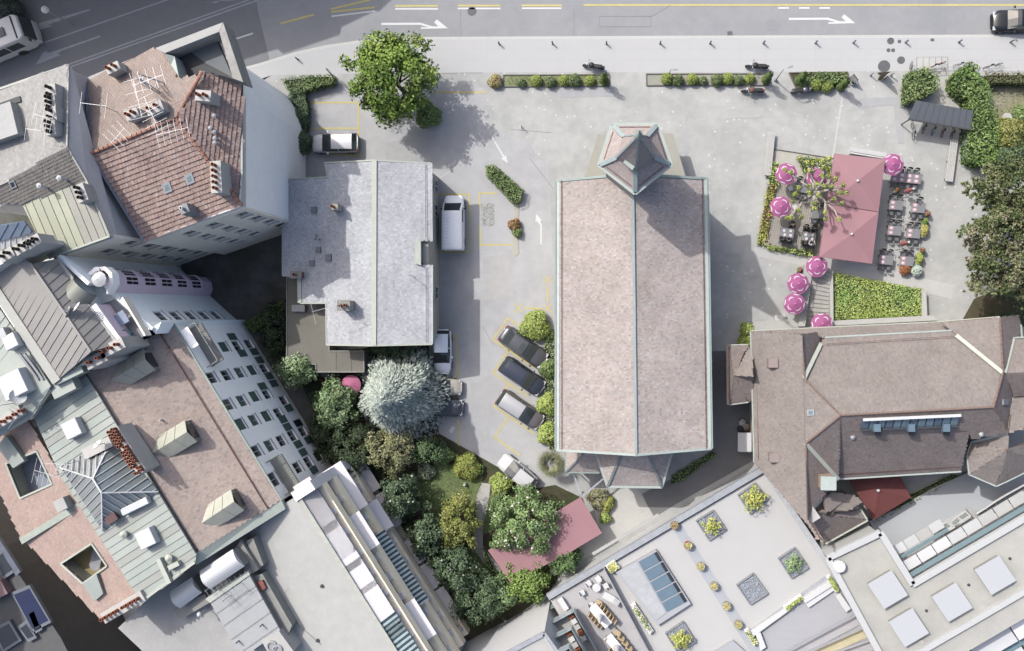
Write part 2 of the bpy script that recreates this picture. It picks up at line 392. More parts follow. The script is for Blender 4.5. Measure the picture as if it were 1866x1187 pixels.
M_white = mat('white_paint', alb(240, 240, 240), 0.6, var=0.02)
M_glassd = mat('dark_window_glass', (0.02, 0.024, 0.028), 0.08, var=0.0, spec=0.5)
M_alu = mat('aluminium', alb(215, 217, 220), 0.4, 0.35, var=0.03)
M_woodb = mat('weathered_bench_wood', alb(214, 212, 208), 0.85, var=0.07, scale=2)
M_terra = mat('terracotta_pot', alb(176, 112, 84), 0.85, var=0.12, scale=3)
def sheet(name, pts, z, m, kind='structure', thick=0.0, **k):
 b = MB(); q = [P(p[0], p[1], z) for p in pts]
 if thick: b.slab(q, thick)
 else: b.up(q)
 return b.build(name, m, kind=kind, **k)
# ------------------------------------------------------------------ ground, road, pavements
b = MB(); b.up([Vector((-700, -700, -0.16)), Vector((700, -700, -0.16)), Vector((700, 700, -0.16)), Vector((-700, 700, -0.16))]); b.build('ground', M_court, kind='structure')
KERB = [(330, 172), (395, 141), (430, 129), (471, 118.5), (541, 97), (589, 86), (649, 77), (703, 72.5), (760, 70.5), (930, 69.5), (1165, 68.5), (1400, 67.5), (1866, 66), (2200, 65)]
b = MB(); b.up([P(-500, 600, -0.12), P(-500, -700, -0.12), P(2600, -700, -0.12), P(2600, 64, -0.12)]+[P(x, y, -0.12) for x, y in reversed(KERB)]+[P(0, 330, -.12), P(-200, 420, -.12)]); b.build('road', M_road, kind='structure')
PAV_LO = [(2200, 131), (1640, 130), (1400, 131.5), (930, 132.5), (700, 134), (630, 135), (495, 137), (430, 160), (340, 190)]
b = MB(); b.slab(PP(KERB+PAV_LO, 0.0), 0.15); b.build('pavement', M_pave, kind='structure')
b = MB()
for i in range(len(KERB)-1):
 a = P(*KERB[i], 0.0); c = P(*KERB[i+1], 0.0); b.bar(a-Vector((0, 0, .062)), c-Vector((0, 0, .062)), 0.26, 0.136)
b.build('kerb', M_kerb, kind='structure')
# the block's own ground: forecourt, passages, car park
b = MB(); b.slab(PP([(495, 137), (630, 135), (700, 134), (930, 132.5), (1400, 131.5), (1640, 130), (2200, 131), (2300, 1500), (-300, 1500), (-300, 560), (100, 470), (400, 200)], -0.004), 0.14); b.build('forecourt', M_fore, kind='structure')
sheet('car_park', [(540, 165), (640, 160), (880, 160), (886, 230), (965, 260), (1002, 330), (1010, 560), (1012, 830), (975, 888), (905, 858), (880, 850), (830, 815), (790, 800), (770, 640), (790, 300), (545, 300)], 0.004, M_park)
sheet('courtyard', [(330, 470), (545, 400), (545, 680), (640, 700), (660, 850), (600, 860), (440, 600), (330, 520)], 0.004, M_court)
sheet('garden_bed', [(600, 640), (780, 625), (800, 790), (905, 850), (975, 890), (1012, 884), (1062, 908), (1080, 960), (1000, 1080), (860, 1180), (600, 860)], 0.008, M_soil)
sheet('lawn', [(752, 872), (800, 842), (880, 862), (875, 905), (868, 950), (845, 960), (790, 950), (760, 905)], 0.014, M_lawn)
sheet('lawn', [(905, 880), (960, 900), (940, 950), (880, 975), (872, 960), (885, 920)], 0.014, M_lawn)
sheet('lawn', [(852, 985), (880, 1000), (912, 1060), (890, 1080), (850, 1060)], 0.014, M_lawn)
sheet('garden_path', [(878, 880), (894, 882), (890, 920), (880, 955), (880, 995), (930, 1062), (915, 1070), (862, 1000), (866, 945), (868, 905)], 0.020, M_path)
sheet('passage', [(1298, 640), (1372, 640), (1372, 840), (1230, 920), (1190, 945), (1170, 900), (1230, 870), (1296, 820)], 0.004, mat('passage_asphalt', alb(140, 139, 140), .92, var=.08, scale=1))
sheet('paved_yard', [(1080, 900), (1160, 888), (1192, 942), (1080, 1010), (1010, 1050), (1000, 1040), (1090, 975)], 0.012, mat('pale_gravel_yard', alb(222, 220, 214), .92, var=.07, scale=1.5, spots=(5, .1, alb(190, 192, 170))))
sheet('road_shade_sheet', [(-500, 560), (-500, -400), (420, -400), (470, 20), (492, 112), (395, 138), (330, 168), (0, 322), (-200, 412)], -0.1175, mat('shade_toned_asphalt', alb(146, 147, 151), .9, var=.05, scale=1.2, bump=.15, bscale=60))  # darker asphalt tone painted in to deepen the cast shade on the left lanes
# paler trench patch and dark patch strips across the road, cut joints
sheet('road_patch', [(1699, -60), (1725, -60), (1724, 63), (1698, 63)], -0.114, M_road2)
sheet('bus_lane', [(600, -140), (2300, -140), (2300, 8.5), (1063, 8.5), (720, 10.5), (560, 22)], -0.116, mat('bus_lane_asphalt', alb(174, 175, 178), .9, var=.05, scale=1.2, bump=.15, bscale=60))
sheet('car_park_patch', [(789, 333), (848, 291), (892, 350), (935, 352), (940, 455), (876, 455), (789, 470)], 0.008, mat('car_park_patch', alb(204, 204, 205), .92, var=.05, scale=1))
sheet('forecourt_patch', [(936, 262), (1000, 300), (998, 385), (962, 385)], 0.008, M_park)
def stripe(pts, wd, m, z=0.012, name='road_marking', lab=None):
 b = MB()
 for i in range(len(pts)-1):
  a = P(*pts[i], z); c = P(*pts[i+1], z); d = (c-a).normalized(); s_ = Vector((-d.y, d.x, 0))*wd/2; e = d*(wd/2 if len(pts) > 2 else 0)
  b.up([a-s_-e, c-s_+e, c+s_+e, a+s_-e]) if i % 2 == 0 else b.up([q+Vector((0, 0, .001)) for q in (a-s_, c-s_, c+s_, a+s_)])
 return b.build(name, m, kind='structure')
RZ = -0.108
for y0, seg in ((11, [(720, 798)]), (10.5, [(834, 912)]), (10.2, [(950, 1024)]), (9.5, [(1063, 1990)])):
 for x0, x1 in seg: stripe([(x0, y0), (x1, y0)], 0.16, M_yel, RZ)
for x0, x1, y in ((720, 798, 16.5), (834, 912, 15.8), (951, 1023, 15.4), (1418, 1437.5, 14.8), (1456, 1475, 14.8), (1493, 1512.5, 14.8)): stripe([(x0, y), (x1, y)], 0.15, M_wht, RZ)
stripe([(511, 43), (572, 27)], 0.17, M_yel, RZ); stripe([(603, 17), (690, -4)], 0.16, M_yel, RZ); stripe([(603, 22), (683, 13.5)], 0.16, M_yel, RZ); stripe([(604, 30), (683, 20.5)], 0.14, M_wht, RZ)
M_wht_o = mat('worn_white_paint', alb(190, 192, 198), .85, var=.12, scale=3)
for a, c, m in (((60, 141), (470, -6), M_wht_o), ((66, 144.5), (488, -6), M_wht_o), ((-60, 127), (330, -9), M_wht_o), ((421, 74), (461, 61), M_wht)): stripe([a, c], 0.14, m, RZ)
def sign_on_road(pts, z=RZ, m=None):
 b = MB(); b.up(PP(pts, z)); return b.build('road_arrow', m or M_wht, kind='structure')
for ox, oy in ((695, 44), (1437.5, 34.8)):
 sign_on_road([(ox, oy-2), (ox+71, oy-2.3), (ox+93, oy+4.4), (ox+104, oy+4.4), (ox+96, oy-3), (ox+101, oy-8.5), (ox+121, oy+7.8), (ox+72, oy+9), (ox+72, oy+6), (ox+86, oy+5.8), (ox+70, oy+1.6), (ox, oy+2)])
sign_on_road([(182, 65), (183, 67.5), (112, 93), (104, 99), (111, 100.5), (65, 118.5), (78, 96), (84, 93.5), (88, 96.5), (108, 90.5)], m=M_wht_o)
sign_on_road([(164, 16.5), (165, 19), (94, 43), (88, 46.5), (97, 48), (50, 60), (70, 43), (76, 41)], m=M_wht_o)
sign_on_road([(520, -14), (404, 0), (384, 5), (394, 6), (398, 2), (420, 2)], m=M_wht_o)
# car park lines
for q in ([(565, 187.5), (653, 187), (654.5, 286)], [(568, 234.5), (652, 234)], [(590, 281), (654, 283)], [(795, 168.5), (886, 168.5)], [(780, 354.5), (854.5, 354.5), (856.5, 459), (775, 460)],
          [(904, 352.5), (873.5, 352.5), (874, 377)], [(874.3, 413), (875.5, 446.5), (931, 446)], [(946, 594), (925.5, 580), (898, 619), (972, 669)], [(926.5, 640), (898, 680), (961, 722)],
          [(927, 701), (899.5, 740), (974, 791)], [(927, 760), (901, 797), (948, 830)], [(814, 612), (832, 612.5), (834.5, 742)], [(835, 765), (836, 812)], [(998, 521), (998, 551)], [(955, 562.5), (988, 562.5)]): stripe(q, 0.15, M_yel, 0.016)
for cx, cy in ((998, 510), (945, 562), (998, 562)):
 stripe([(cx-8, cy-8), (cx+8, cy+8)], 0.1, M_yel, 0.016); stripe([(cx+8, cy-8), (cx-8, cy+8)], 0.1, M_yel, 0.018)
sign_on_road([(895, 249), (897, 248), (919, 285), (922, 283), (925.5, 298), (913, 289), (916.5, 287)], 0.016)
sign_on_road([(984.5, 446), (987, 446), (987.3, 410), (984, 403), (987, 401.5), (977, 390), (975.5, 404.5), (979.5, 403.8), (984.6, 411)], 0.016)
stripe([(789, 334), (848, 291)], 0.1, M_kerb, 0.012, 'edging_line')
stripe([(1537, 163), (1517, 291)], 0.16, M_kerb, 0.006, 'drain_channel')
# saw-cut loops and joints in the road, dark tar lines
M_tar = mat('tar_joint', alb(150, 151, 156), .9, var=.1)
stripe([(1092, 30), (1186, 30), (1186, 49), (1092, 49), (1092, 30)], 0.04, M_tar, RZ, 'road_joint'); stripe([(1186, 31), (1222, 10)], 0.035, M_tar, RZ, 'road_joint'); stripe([(1046, 14), (1046, 66)], 0.04, M_tar, RZ, 'road_joint'); stripe([(839, 17), (840, 66)], 0.04, M_tar, RZ, 'road_joint')
stripe([(880, 596), (900, 630)], 0.035, M_tar, 0.012, 'asphalt_crack'); stripe([(700, 135), (880, 133)], 0.05, M_tar, 0.004, 'asphalt_crack'); stripe([(966, 290), (1008, 344)], 0.05, M_tar, 0.012, 'asphalt_crack'); stripe([(930, 236), (1004, 242)], .04, M_tar, .012, 'asphalt_crack')
# faint joints of the pavement slabs
M_joint = mat('pavement_joint', alb(204, 204, 204), .9, var=.03)
b = MB()
for x in np.arange(520, 1900, 46.0):
 a = P(x, 78 if x > 640 else 100+(640-x)*0.12, 0.003); c = P(x, 131, 0.003); s_ = Vector((.012, 0, 0)); b.up([a-s_, a+s_, c+s_, c-s_])
for y in (90, 111):
 a = P(600, y, 0.0034); c = P(1900, y-1.5, 0.0034); s_ = Vector((0, .012, 0)); b.up([a-s_, c-s_, c+s_, a+s_])
b.build('pavement_joints', M_joint, kind='stuff')
# worn patches, trench repairs and tyre-polished strips
for i, q in enumerate(([(700, 260), (760, 255), (766, 292), (705, 296)], [(880, 470), (930, 462), (936, 540), (884, 548)], [(1020, 160), (1120, 158), (1120, 176), (1020, 178)], [(1240, 165), (1246, 165), (1256, 320), (1249, 320)], [(1310, 200), (1392, 196), (1394, 214), (1312, 218)], [(1560, 180), (1640, 176), (1648, 262), (1636, 262), (1628, 192), (1562, 196)], [(858, 700), (896, 690), (890, 820), (862, 800)], [(1310, 440), (1360, 436), (1356, 462), (1310, 462)])):
 sheet('asphalt_patch', q, .0125+i*.0003, mat('patch_tone_%d' % (i % 3), alb(*((199, 199, 199), (203, 202, 200), (194, 195, 197))[i % 3]), .92, var=.07, scale=1.5))
# manholes, drains, grille
def manhole(px, py, r, lab, z=0.003, m=None, sq=False):
 c = P(px, py, z); b = MB()
 if sq: b.box((c.x, c.y, z), (r*2, r*1.6, 0.012))
 else: b.lathe((c.x, c.y, z-0.004), [(r, 0), (r, 0.009), (r*0.86, 0.0095), (r*0.86, 0.006), (0.02, 0.006)], 18)
 t = b.build('manhole_cover' if not sq else 'drain_grate', m or M_iron, label=lab, cat='manhole' if not sq else 'drain')
for a in ((1623, 75, .3, 'small manhole cover beside the bollard right of the topiary hedge'), (1639, 76, .16, 'tiny round cover just left of a bollard on the pale pavement'), (1619, 92, .17, 'left of two tiny round covers in the middle of the pavement'), (1627.5, 92, .17, 'right of two tiny round covers in the middle of the pavement'), (1642, 110, .33, 'round cover in the pavement left of the grille'), (1611, 121, .52, 'large round cover at the pavement edge above the signboards')): manhole(*a)
manhole(860, 21, .42, 'dark manhole cover in the road below the yellow dashes', RZ-.002, mat('iron_dark', alb(110, 110, 116), .6, .3)); manhole(1406, 46, .5, 'large pale manhole cover in the road left of the right arrow', RZ-.002, M_road2)
manhole(1330, 61, .22, 'square drain grate at the kerb below the long yellow line', RZ, None, True); manhole(755, 64, .22, 'pale drain grate at the kerb beside the big leafy tree', RZ, M_conc_d, True)
manhole(1699, 73, .15, 'tiny square cover on the pavement above the grille', .008, None, True)
t = thing('pavement_grille', 'pale grey ventilation grille of five panels set in the pavement', 'grille', P(1699, 115, 0))
for i in range(5):
 b = MB(); x0 = 1671+i*11.2; b.slab(PP([(x0+.6, 105), (x0+10.6, 104.6), (x0+10.6, 126), (x0+.6, 126.5)], 0.012), 0.02); b.build('panel', mat('grille_panel', alb(214, 213, 210), .8, var=.05), t)
b = MB(); b.slab(PP([(1670, 104.2), (1728, 103.6), (1728, 127), (1670, 127.5)], 0.004), 0.012); b.build('frame', M_conc_d, t)
# ------------------------------------------------------------------ church with five-sided turret
PAL_CH = [(alb(206, 194, 187), 5), (alb(202, 188, 180), 5), (alb(211, 202, 197), 3), (alb(189, 172, 164), 2.5), (alb(168, 157, 152), .8), (alb(222, 216, 212), .9), (alb(194, 188, 186), 1.4)]
PAL_TW = [(alb(200, 186, 181), 4), (alb(195, 180, 175), 3), (alb(206, 193, 188), 2)]
M_tile = mat('clay_tiles', None, 0.88, attr=True, var=0.09, scale=0.8)
M_tileb = mat('tile_underlay', alb(140, 118, 108), 0.9, var=0.1)
M_stone = mat('church_stone', alb(206, 200, 190), 0.9, var=0.1, scale=1.5)
M_lead = mat('ridge_lead', alb(176, 192, 192), 0.55, var=0.08, scale=2)
E0, RD = 7.2, 9.0
church = thing('church', 'church with mottled clay tile roof, green copper gutters and five-sided turret', 'church', P(1155, 570, 0))
TL, TR, BL, BR = P(1014, 330, E0), P(1288.5, 326, E0), P(1013.5, 820, E0), P(1296, 817.5, E0)
RT, RB = P(1153, 317.5, RD), P(1159, 829, RD)
walls(church, [TL, TR, BR, BL], 0, E0-0.1, M_stone, ins=0.55)
for a, c, r in ((TL, TR, RT), (BL, BR, RB)):
 gb = MB(); k = (Vector(((TL+BR)/2).xy.to_3d())-Vector((r.x, r.y, 0))).normalized()*0.45
 q = [a*0.92+c*0.08+k, c*0.92+a*0.08+k, r+k-Vector((0, 0, .25))]
 gb.slab([Vector((v.x, v.y, v.z-.1)) for v in q], 0.3, d=Vector((0, (1 if k.y > 0 else -1), 0))); gb.build('gable_wall', M_stone, church)
tile_roof(church, [TL, RT, RB, BL], PAL_CH, M_tile, M_tileb, 0.2, 0.15, 0.02, 3, patch=0.06)
tile_roof(church, [TR, RT, RB, BR], PAL_CH, M_tile, M_tileb, 0.2, 0.15, 0.02, 4, patch=0.06)
up = Vector((0, 0, 1))
gutter(church, [TL+Vector((-.06, 0, 0)), BL+Vector((-.06, 0, 0))], M_copper_d, 0.16, 0.16); gutter(church, [TL+Vector((.16, 0, .12)), BL+Vector((.16, 0, .12))], mat('eaves_flashing', alb(226, 230, 226), .6), 0.22, 0.06, 'eaves_flashing')
gutter(church, [TR+Vector((.06, 0, 0)), BR+Vector((.06, 0, 0))], M_copper_d, 0.16, 0.16); gutter(church, [TR+Vector((-.13, 0, .11)), BR+Vector((-.13, 0, .11))], M_copper, 0.24, 0.06, 'eaves_flashing')
for a, c in ((TL, RT), (TR, RT), (BL, RB), (BR, RB)): gutter(church, [a+up*.06, c+up*.06], M_copper if a in (BL, BR) else M_copper_d, 0.2, 0.12, 'gable_flashing')
gutter(church, [RT+up*.09, RB+up*.09], M_lead, 0.2, 0.12, 'ridge_cap')
for a, c, r1, r2 in ((TL, BL, RT, RB), (TR, BR, RT, RB)):
 s_ = MB(); p0 = a.lerp(r1, .07)+up*.14; p1 = c.lerp(r2, .07)+up*.14; s_.bar(p0, p1, .035, .05)
 for i in range(24): q = p0.lerp(p1, (i+.5)/24); s_.bar(q, q-up*.14, .04, .04)
 s_.build('snow_rail', mat('rusty_iron', alb(120, 82, 72), .8), church)
# turret
TZ, TI, TA = 15.0, 16.1, 22.3
tw = church
pent = PP([(1157.3, 353), (1222.5, 301), (1197.5, 228), (1115.5, 228), (1091.5, 302)], TZ)
cc = sum(pent, Vector())/5
inn = PP([(1157.8, 315), (1191, 291), (1178, 250), (1137, 251), (1123.5, 291)], TI)
ci = sum(inn, Vector())/5; ci2 = Vector((cc.x, cc.y, TI))
Rin = sum((q-ci).length for q in inn)/5
inn = [ci2+(Vector((p.x-cc.x, p.y-cc.y, 0)).normalized()*Rin) for p in pent]
apex = Vector((cc.x, cc.y, TA))
walls(tw, [cc+(p-cc)*0.80 for p in pent], 0, TZ-.05, M_stone, 'tower_wall')
for i in range(5):
 j = (i+1) % 5
 tile_roof(tw, [pent[i], pent[j], inn[j], inn[i]], PAL_TW, M_tile, M_tileb, 0.22, 0.18, 0.03, 20+i, name='turret_roof')
 tile_roof(tw, [inn[i], inn[j], apex], PAL_TW, M_tile, M_tileb, 0.22, 0.18, 0.03, 30+i, name='spire_face', slab=.08)
 gutter(tw, [pent[i]+(pent[i]-cc).normalized()*.03, pent[j]+(pent[j]-cc).normalized()*.03], M_copper, 0.24, 0.14, 'turret_gutter', .03)
 gutter(tw, [pent[i].lerp(inn[i], .08)+up*.07, inn[i]+up*.07], M_lead, 0.3, 0.1, 'hip_flashing')
 gutter(tw, [inn[i]+up*.05, apex.lerp(inn[i], .03)+up*.03], M_lead, 0.15, 0.1, 'spire_hip')
 s_ = MB(); s_.bar(pent[i].lerp(pent[j], .14).lerp(inn[i], .2)+up*.12, pent[j].lerp(pent[i], .14).lerp(inn[j], .2)+up*.12, .03, .05); s_.build('snow_rail', 'rusty_iron', tw)
f = MB(); f.lathe(apex-up*.35, [(.3, 0), (.2, .35), (.1, .5), (.1, .7), (.17, .85), (.17, 1.0), (.05, 1.15), (.03, 1.9)], 10); f.build('finial', M_copper_d, tw)
f = MB(); f.bar(apex+up*1.35+Vector((-.3, 0, 0)), apex+up*1.35+Vector((.3, 0, 0)), .05, .06); f.build('cross_bar', M_copper_d, tw)
f = MB(); q = P(1146, 301, TI+.7); f.box(q, (.85, .3, .34), -.7); f.build('louvre_hatch', M_copper, tw)
# porch slab under the turret
f = MB(); f.slab(PP([(1090, 245), (1226, 243), (1250, 324), (1066, 322)], 2.9), .22); f.build('porch_roof', mat('porch_felt', alb(186, 184, 172), .9, var=.06), tw)
for x, y in ((1094, 262), (1224, 262), (1078, 310), (1242, 310)):
 p = P(x, y, 2.6); f = MB(); f.box((p.x, p.y, 1.34), (.25, .25, 2.68)); f.build('porch_pillar', M_stone, tw)
# apse and side annex at the lower end
AE, AA = 4.6, 7.0
ap = PP([(1084, 822), (1107, 887), (1206, 888), (1225, 822)], AE); a1 = P(1140, 808, AA); a2 = P(1172, 808, AA)
walls(church, [ap[0], ap[1], ap[2], ap[3]], 0, AE-.05, M_stone, 'apse_wall', .4)
for k, q in enumerate(([ap[0], ap[1], a1], [ap[1], ap[2], a2, a1], [ap[2], ap[3], a2])):
 tile_roof(church, q, PAL_CH, M_tile, M_tileb, .2, .15, .02, 40+k, name='apse_roof', patch=.05)
gutter(church, [ap[0], ap[1], ap[2], ap[3]], M_copper, .2, .14, 'apse_gutter', .03)
for a, c in ((ap[1], a1), (ap[2], a2)): gutter(church, [a+up*.08, c+up*.08], mat('hip_lead', alb(150, 156, 156), .6), .2, .1, 'hip_flashing')
an = PP([(1030.5, 822), (1030.5, 861), (1092, 862), (1092, 822)], 3.4); ax_ = P(1064, 826, 4.7); ax2 = P(1092, 826, 4.7)
walls(church, an, 0, 3.35, M_stone, 'annex_wall', .3)
tile_roof(church, [an[0], an[1], ax_], PAL_CH, M_tile, M_tileb, .2, .15, .02, 50, name='annex_roof'); tile_roof(church, [an[1], an[2], ax2, ax_], PAL_CH, M_tile, M_tileb, .2, .15, .02, 51, name='annex_roof')
gutter(church, [an[0], an[1], an[2]], M_copper_d, .12, .1, 'annex_gutter', .03); gutter(church, [an[1]+up*.07, ax_+up*.07], MATS['hip_lead'], .14, .08, 'hip_flashing')
# ------------------------------------------------------------------ grey-roofed house
PAL_GR = [(alb(214, 215, 218), 5), (alb(206, 207, 211), 4), (alb(224, 225, 227), 3), (alb(190, 192, 197), 1.6), (alb(234, 234, 236), 1)]
M_slate = mat('fibre_slates', None, 0.85, attr=True, var=0.10, scale=0.9, stretch=(2.5, .7, 1))
M_slateb = mat('slate_underlay', alb(150, 152, 156), .9, var=.1)
M_rend = mat('cream_render', alb(216, 212, 200), .9, var=.06)
M_palegreen = mat('pale_green_flashing', alb(214, 218, 204), .65, var=.06)
hE, hR = 5.3, 6.4
house = thing('grey_roofed_house', 'house with pale grey slate roof, wall dormer and shaded lower wing', 'house', P(690, 460, 0))
slope = (hR-hE)/((P(788, 460, hE)-P(682, 460, hR)).x)
rx = P(682, 460, hR).x
def hz(px, py):              # height of the left slope under a picture point
 z = 5.5
 for _ in range(8): z = hR-slope*(rx-P(px, py, z).x)
 return z
def hp(px, py): z = hz(px, py); return P(px, py, z)
r0, r1 = P(682.5, 292.5, hR), P(681.5, 630, hR)
rt = [P(786, 298, hE), P(787.5, 439, hE), P(764, 439, hE+.38), P(764, 483, hE+.38), P(788, 483, hE), P(788, 627.5, hE)]
tile_roof(house, [r0]+rt+[r1], PAL_GR, M_slate, M_slateb, .2, .16, .014, 60, patch=.05)
lf = [hp(592, 297.5), hp(597, 323), hp(523, 327), hp(522, 392), hp(515, 420), hp(515, 503), hp(546, 503), hp(547, 553), hp(594, 553), hp(595, 628.5)]
tile_roof(house, [r0]+lf+[r1], PAL_GR, M_slate, M_slateb, .2, .16, .014, 61, patch=.05)
gutter(house, [r0+up*.06, r1+up*.06], M_palegreen, .42, .1, 'ridge_cap')
gutter(house, [rt[0], rt[1]], M_copper, .12, .12); gutter(house, [rt[4], rt[5]], M_copper, .12, .12)
gutter(house, [rt[0]+up*.04, r0+up*.04, lf[0]+up*.04], M_palegreen, .12, .1, 'gable_flashing'); gutter(house, [rt[5]+up*.04, r1+up*.04, lf[-1]+up*.04], M_palegreen, .14, .1, 'gable_flashing')
gutter(house, lf, M_palegreen, .1, .1, 'eaves_flashing', .02)
s_ = MB(); s_.bar(P(775, 300, hE+.32), P(776.5, 436, hE+.32), .03, .04); s_.bar(P(776.8, 486, hE+.32), P(777, 625, hE+.32), .03, .04); s_.build('snow_rail', 'rusty_iron', house)
wl = [P(592, 300, hE), P(784, 300, hE), P(785, 437, hE)]
hw = inset([P(594, 301, hE), P(786, 300, hE), P(788, 627, hE), P(596, 627, hE)], .35)
walls(house, hw, 0, hE-.25, M_rend)
walls(house, inset([hp(524, 330), hp(610, 330), hp(610, 550), hp(517, 501)], .25), 0, 3.9, M_rend, 'wing_wall')
for q, zt in (((r0, rt[0], lf[0]), 0), ((r1, rt[5], lf[-1]), 0)):
 k = (Vector((q[0].x, P(682, 460, 0).y, 0))-Vector((q[0].x, q[0].y, 0))).normalized()*.38
 g = MB(); g.slab([q[1]+k+Vector((-.4, 0, -.25)), q[2]+k+Vector((.4, 0, -.25)), q[0]+k-up*.25], .25, d=k.normalized()); g.build('gable_wall', M_rend, house)
# wall dormer on the right eaves
d0, d1 = P(765, 440, 5.95), P(765, 482.5, 5.95)
g = MB(); g.prism([Vector((d0.x-.3, d0.y, 0)), Vector((d0.x, d0.y, 0)), Vector((d1.x, d1.y, 0)), Vector((d1.x-.3, d1.y, 0))], .1, 5.8); dm = g.build('dormer', M_rend, house)
g = MB(); g.slab([P(757, 441, 6.02), P(766.5, 437.5, 5.95), P(767, 484, 5.95), P(755.5, 479, 6.02)], .1); g.build('dormer_roof', M_palegreen, dm)
def dpt(u, z, d): return Vector((d0.x+d, d0.y-u, z))
window(house, lambda u, z, d: Vector((d0.x+.22+d, d1.y+u, z)), .25, 1.75, 3.7, 5.6, M_white, M_glassd, depth=-.2)
for y in (340, 560):
 q = P(788, y, hE); yy = q.y
 window(house, lambda u, z, d, yy=yy: Vector((hw[1].x+.24+d, yy+u, z)), 0, 1.2, 2.9, 4.3, M_white, M_glassd, depth=-.2)
for y, hh in ((350, 1.5), (395, 1.5), (545, 1.5)):
 yy = P(788, y, 2).y
 window(house, lambda u, z, d, yy=yy: Vector((hw[1].x+.24+d, yy+u, z)), 0, 1.1, .9, .9+hh, M_white, M_glassd, depth=-.2)
# roof furniture
for x, y, s1 in ((573, 383, .55), (581, 456, .5), (599, 470, .6), (569, 480, .5)):
 p = hp(x, y); g = MB(); g.box(p+up*.09, (s1, s1, .18), 0, tilt=-.3); hv = g.build('roof_vent', mat('vent_grey', alb(150, 152, 156), .7), house)
for x, y in ((577, 430), (583, 436), (576, 436)):
 p = hp(x, y); g = MB(); g.tube(p, p+up*.5, .06, .06); g.build('vent_pipe', M_zinc, house)
chimney(house, hp(618, 381), (.7, .5), hz(618, 381)-.2, 7.2, 0, mat('pale_stack', alb(206, 196, 186), .9, var=.08), 1, M_terra)
chimney(house, hp(546, 502), (.9, .5), hz(546, 502)-.4, hz(546, 502)+.9, 0, mat('brick_stack', alb(172, 120, 104), .9, var=.15, scale=4), 1, M_terra, M_conc_d)
chimney(house, hp(636, 557), (1.0, .8), hz(636, 557)-.2, 7.4, 0, MATS['pale_stack'], 2, M_terra, M_conc_d)
antenna(house, hp(632, 558), 3.6, math.pi+.25, 3, 2.4, M_alu, 1.3); antenna(house, P(752, 503, 5.8), 1.6, 2.2, 6, 1.4, M_alu, .5)
g = MB(); g.bar(hp(546, 505)+up*.1, hp(547, 552)+up*.1, .35, .12); g.build('parapet_flashing', M_palegreen, house)
# flat-roofed lower wing at the lower left
M_felt = mat('bitumen_felt', alb(150, 146, 136), .92, var=.10, scale=.8)
fl = PP([(523, 505), (600, 505), (600, 640), (663, 640), (663.5, 678), (576, 678), (576, 664), (523, 664)], 3.0)
g = MB(); g.slab(fl, .18); g.build('flat_roof', M_felt, house); walls(house, fl, 0, 2.8, M_rend, 'wing_wall', .15)
gutter(house, fl+[fl[0]], mat('roof_edge_trim', alb(176, 174, 166), .8), .1, .12, 'edge_trim', .03)
g = MB(); g.box(P(545, 562, 3.25), (1.2, .6, .5)); g.build('roof_hatch', M_zinc, house)
for x in (612, 640):
 gutter(house, [P(x, 642, 3.02), P(x, 676, 3.02)], M_felt, .06, .03, 'felt_seam')
# ------------------------------------------------------------------ helpers for the tall block on the left
def onplane(px, py, pl):
 o, u, v, n = frame_of(pl); d = ROT @ Vector((px-IC[0], -(py-IC[1]), -FOC)); c = Vector((0, 0, CAM_H)); k = (o-c).dot(n)/d.dot(n); return c+d*k
def hole(outer, inner):
 """outer ring with an inner ring cut out, joined by a slit"""
 i = min(range(len(inner)), key=lambda k: (inner[k]-outer[0]).length)
 A = lambda r: sum(r[k].x*r[(k+1) % len(r)].y-r[(k+1) % len(r)].x*r[k].y for k in range(len(r)))
 inn_ = inner[i:]+inner[:i]
 if A(outer)*A(inn_) > 0: inn_ = [inn_[0]]+list(reversed(inn_[1:]))
 return [outer[0]]+inn_+[inn_[0]]+[outer[0]+Vector((1e-4, 1e-4, 0))]+outer[1:]
PAL_RED = [(alb(196, 170, 160), 5), (alb(190, 161, 150), 4), (alb(202, 178, 168), 3), (alb(176, 150, 141), 1.5), (alb(207, 187, 178), 1)]
PAL_PNK = [(alb(182, 165, 156), 6), (alb(178, 160, 151), 4), (alb(186, 170, 161), 3), (alb(156, 149, 147), .3)]
PAL_D = [(alb(207, 188, 177), 5), (alb(203, 182, 170), 4), (alb(213, 196, 185), 3), (alb(180, 166, 161), 1.2), (alb(166, 160, 160), .6)]
PAL_F = [(alb(208, 182, 170), 5), (alb(203, 176, 163), 4), (alb(213, 190, 179), 3), (alb(186, 170, 164), .6)]
PAL_B = [(alb(192, 190, 186), 5), (alb(182, 180, 176), 4), (alb(202, 200, 196), 2)]
PAL_B2 = [(alb(142, 138, 132), 5), (alb(132, 128, 124), 4), (alb(156, 150, 144), 2)]
M_rowtile = mat('interlocking_tiles', None, .85, attr=True, var=.1, scale=.7)
M_rowb = mat('tile_batten_gap', alb(96, 62, 54), .9, var=.1)
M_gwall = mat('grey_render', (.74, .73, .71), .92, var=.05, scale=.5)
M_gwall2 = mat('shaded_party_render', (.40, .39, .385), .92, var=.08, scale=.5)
M_beige = mat('beige_render', (.62, .58, .5), .92, var=.07, scale=.6)
M_blue = mat('pale_blue_render', (.74, .78, .78), .92, var=.04, scale=.6)
M_ivory = mat('off_white_render', (.85, .84, .81), .92, var=.035, scale=.6)
M_pink = mat('dusty_pink_render', (.56, .46, .53), .85, var=.05)
M_seam = [mat('sheet_metal_a', alb(192, 194, 186), .5, .12, var=.05, scale=.6), mat('sheet_metal_b', alb(186, 188, 181), .5, .12, var=.05, scale=.6), mat('sheet_metal_c', alb(198, 199, 191), .5, .12, var=.05, scale=.6)]
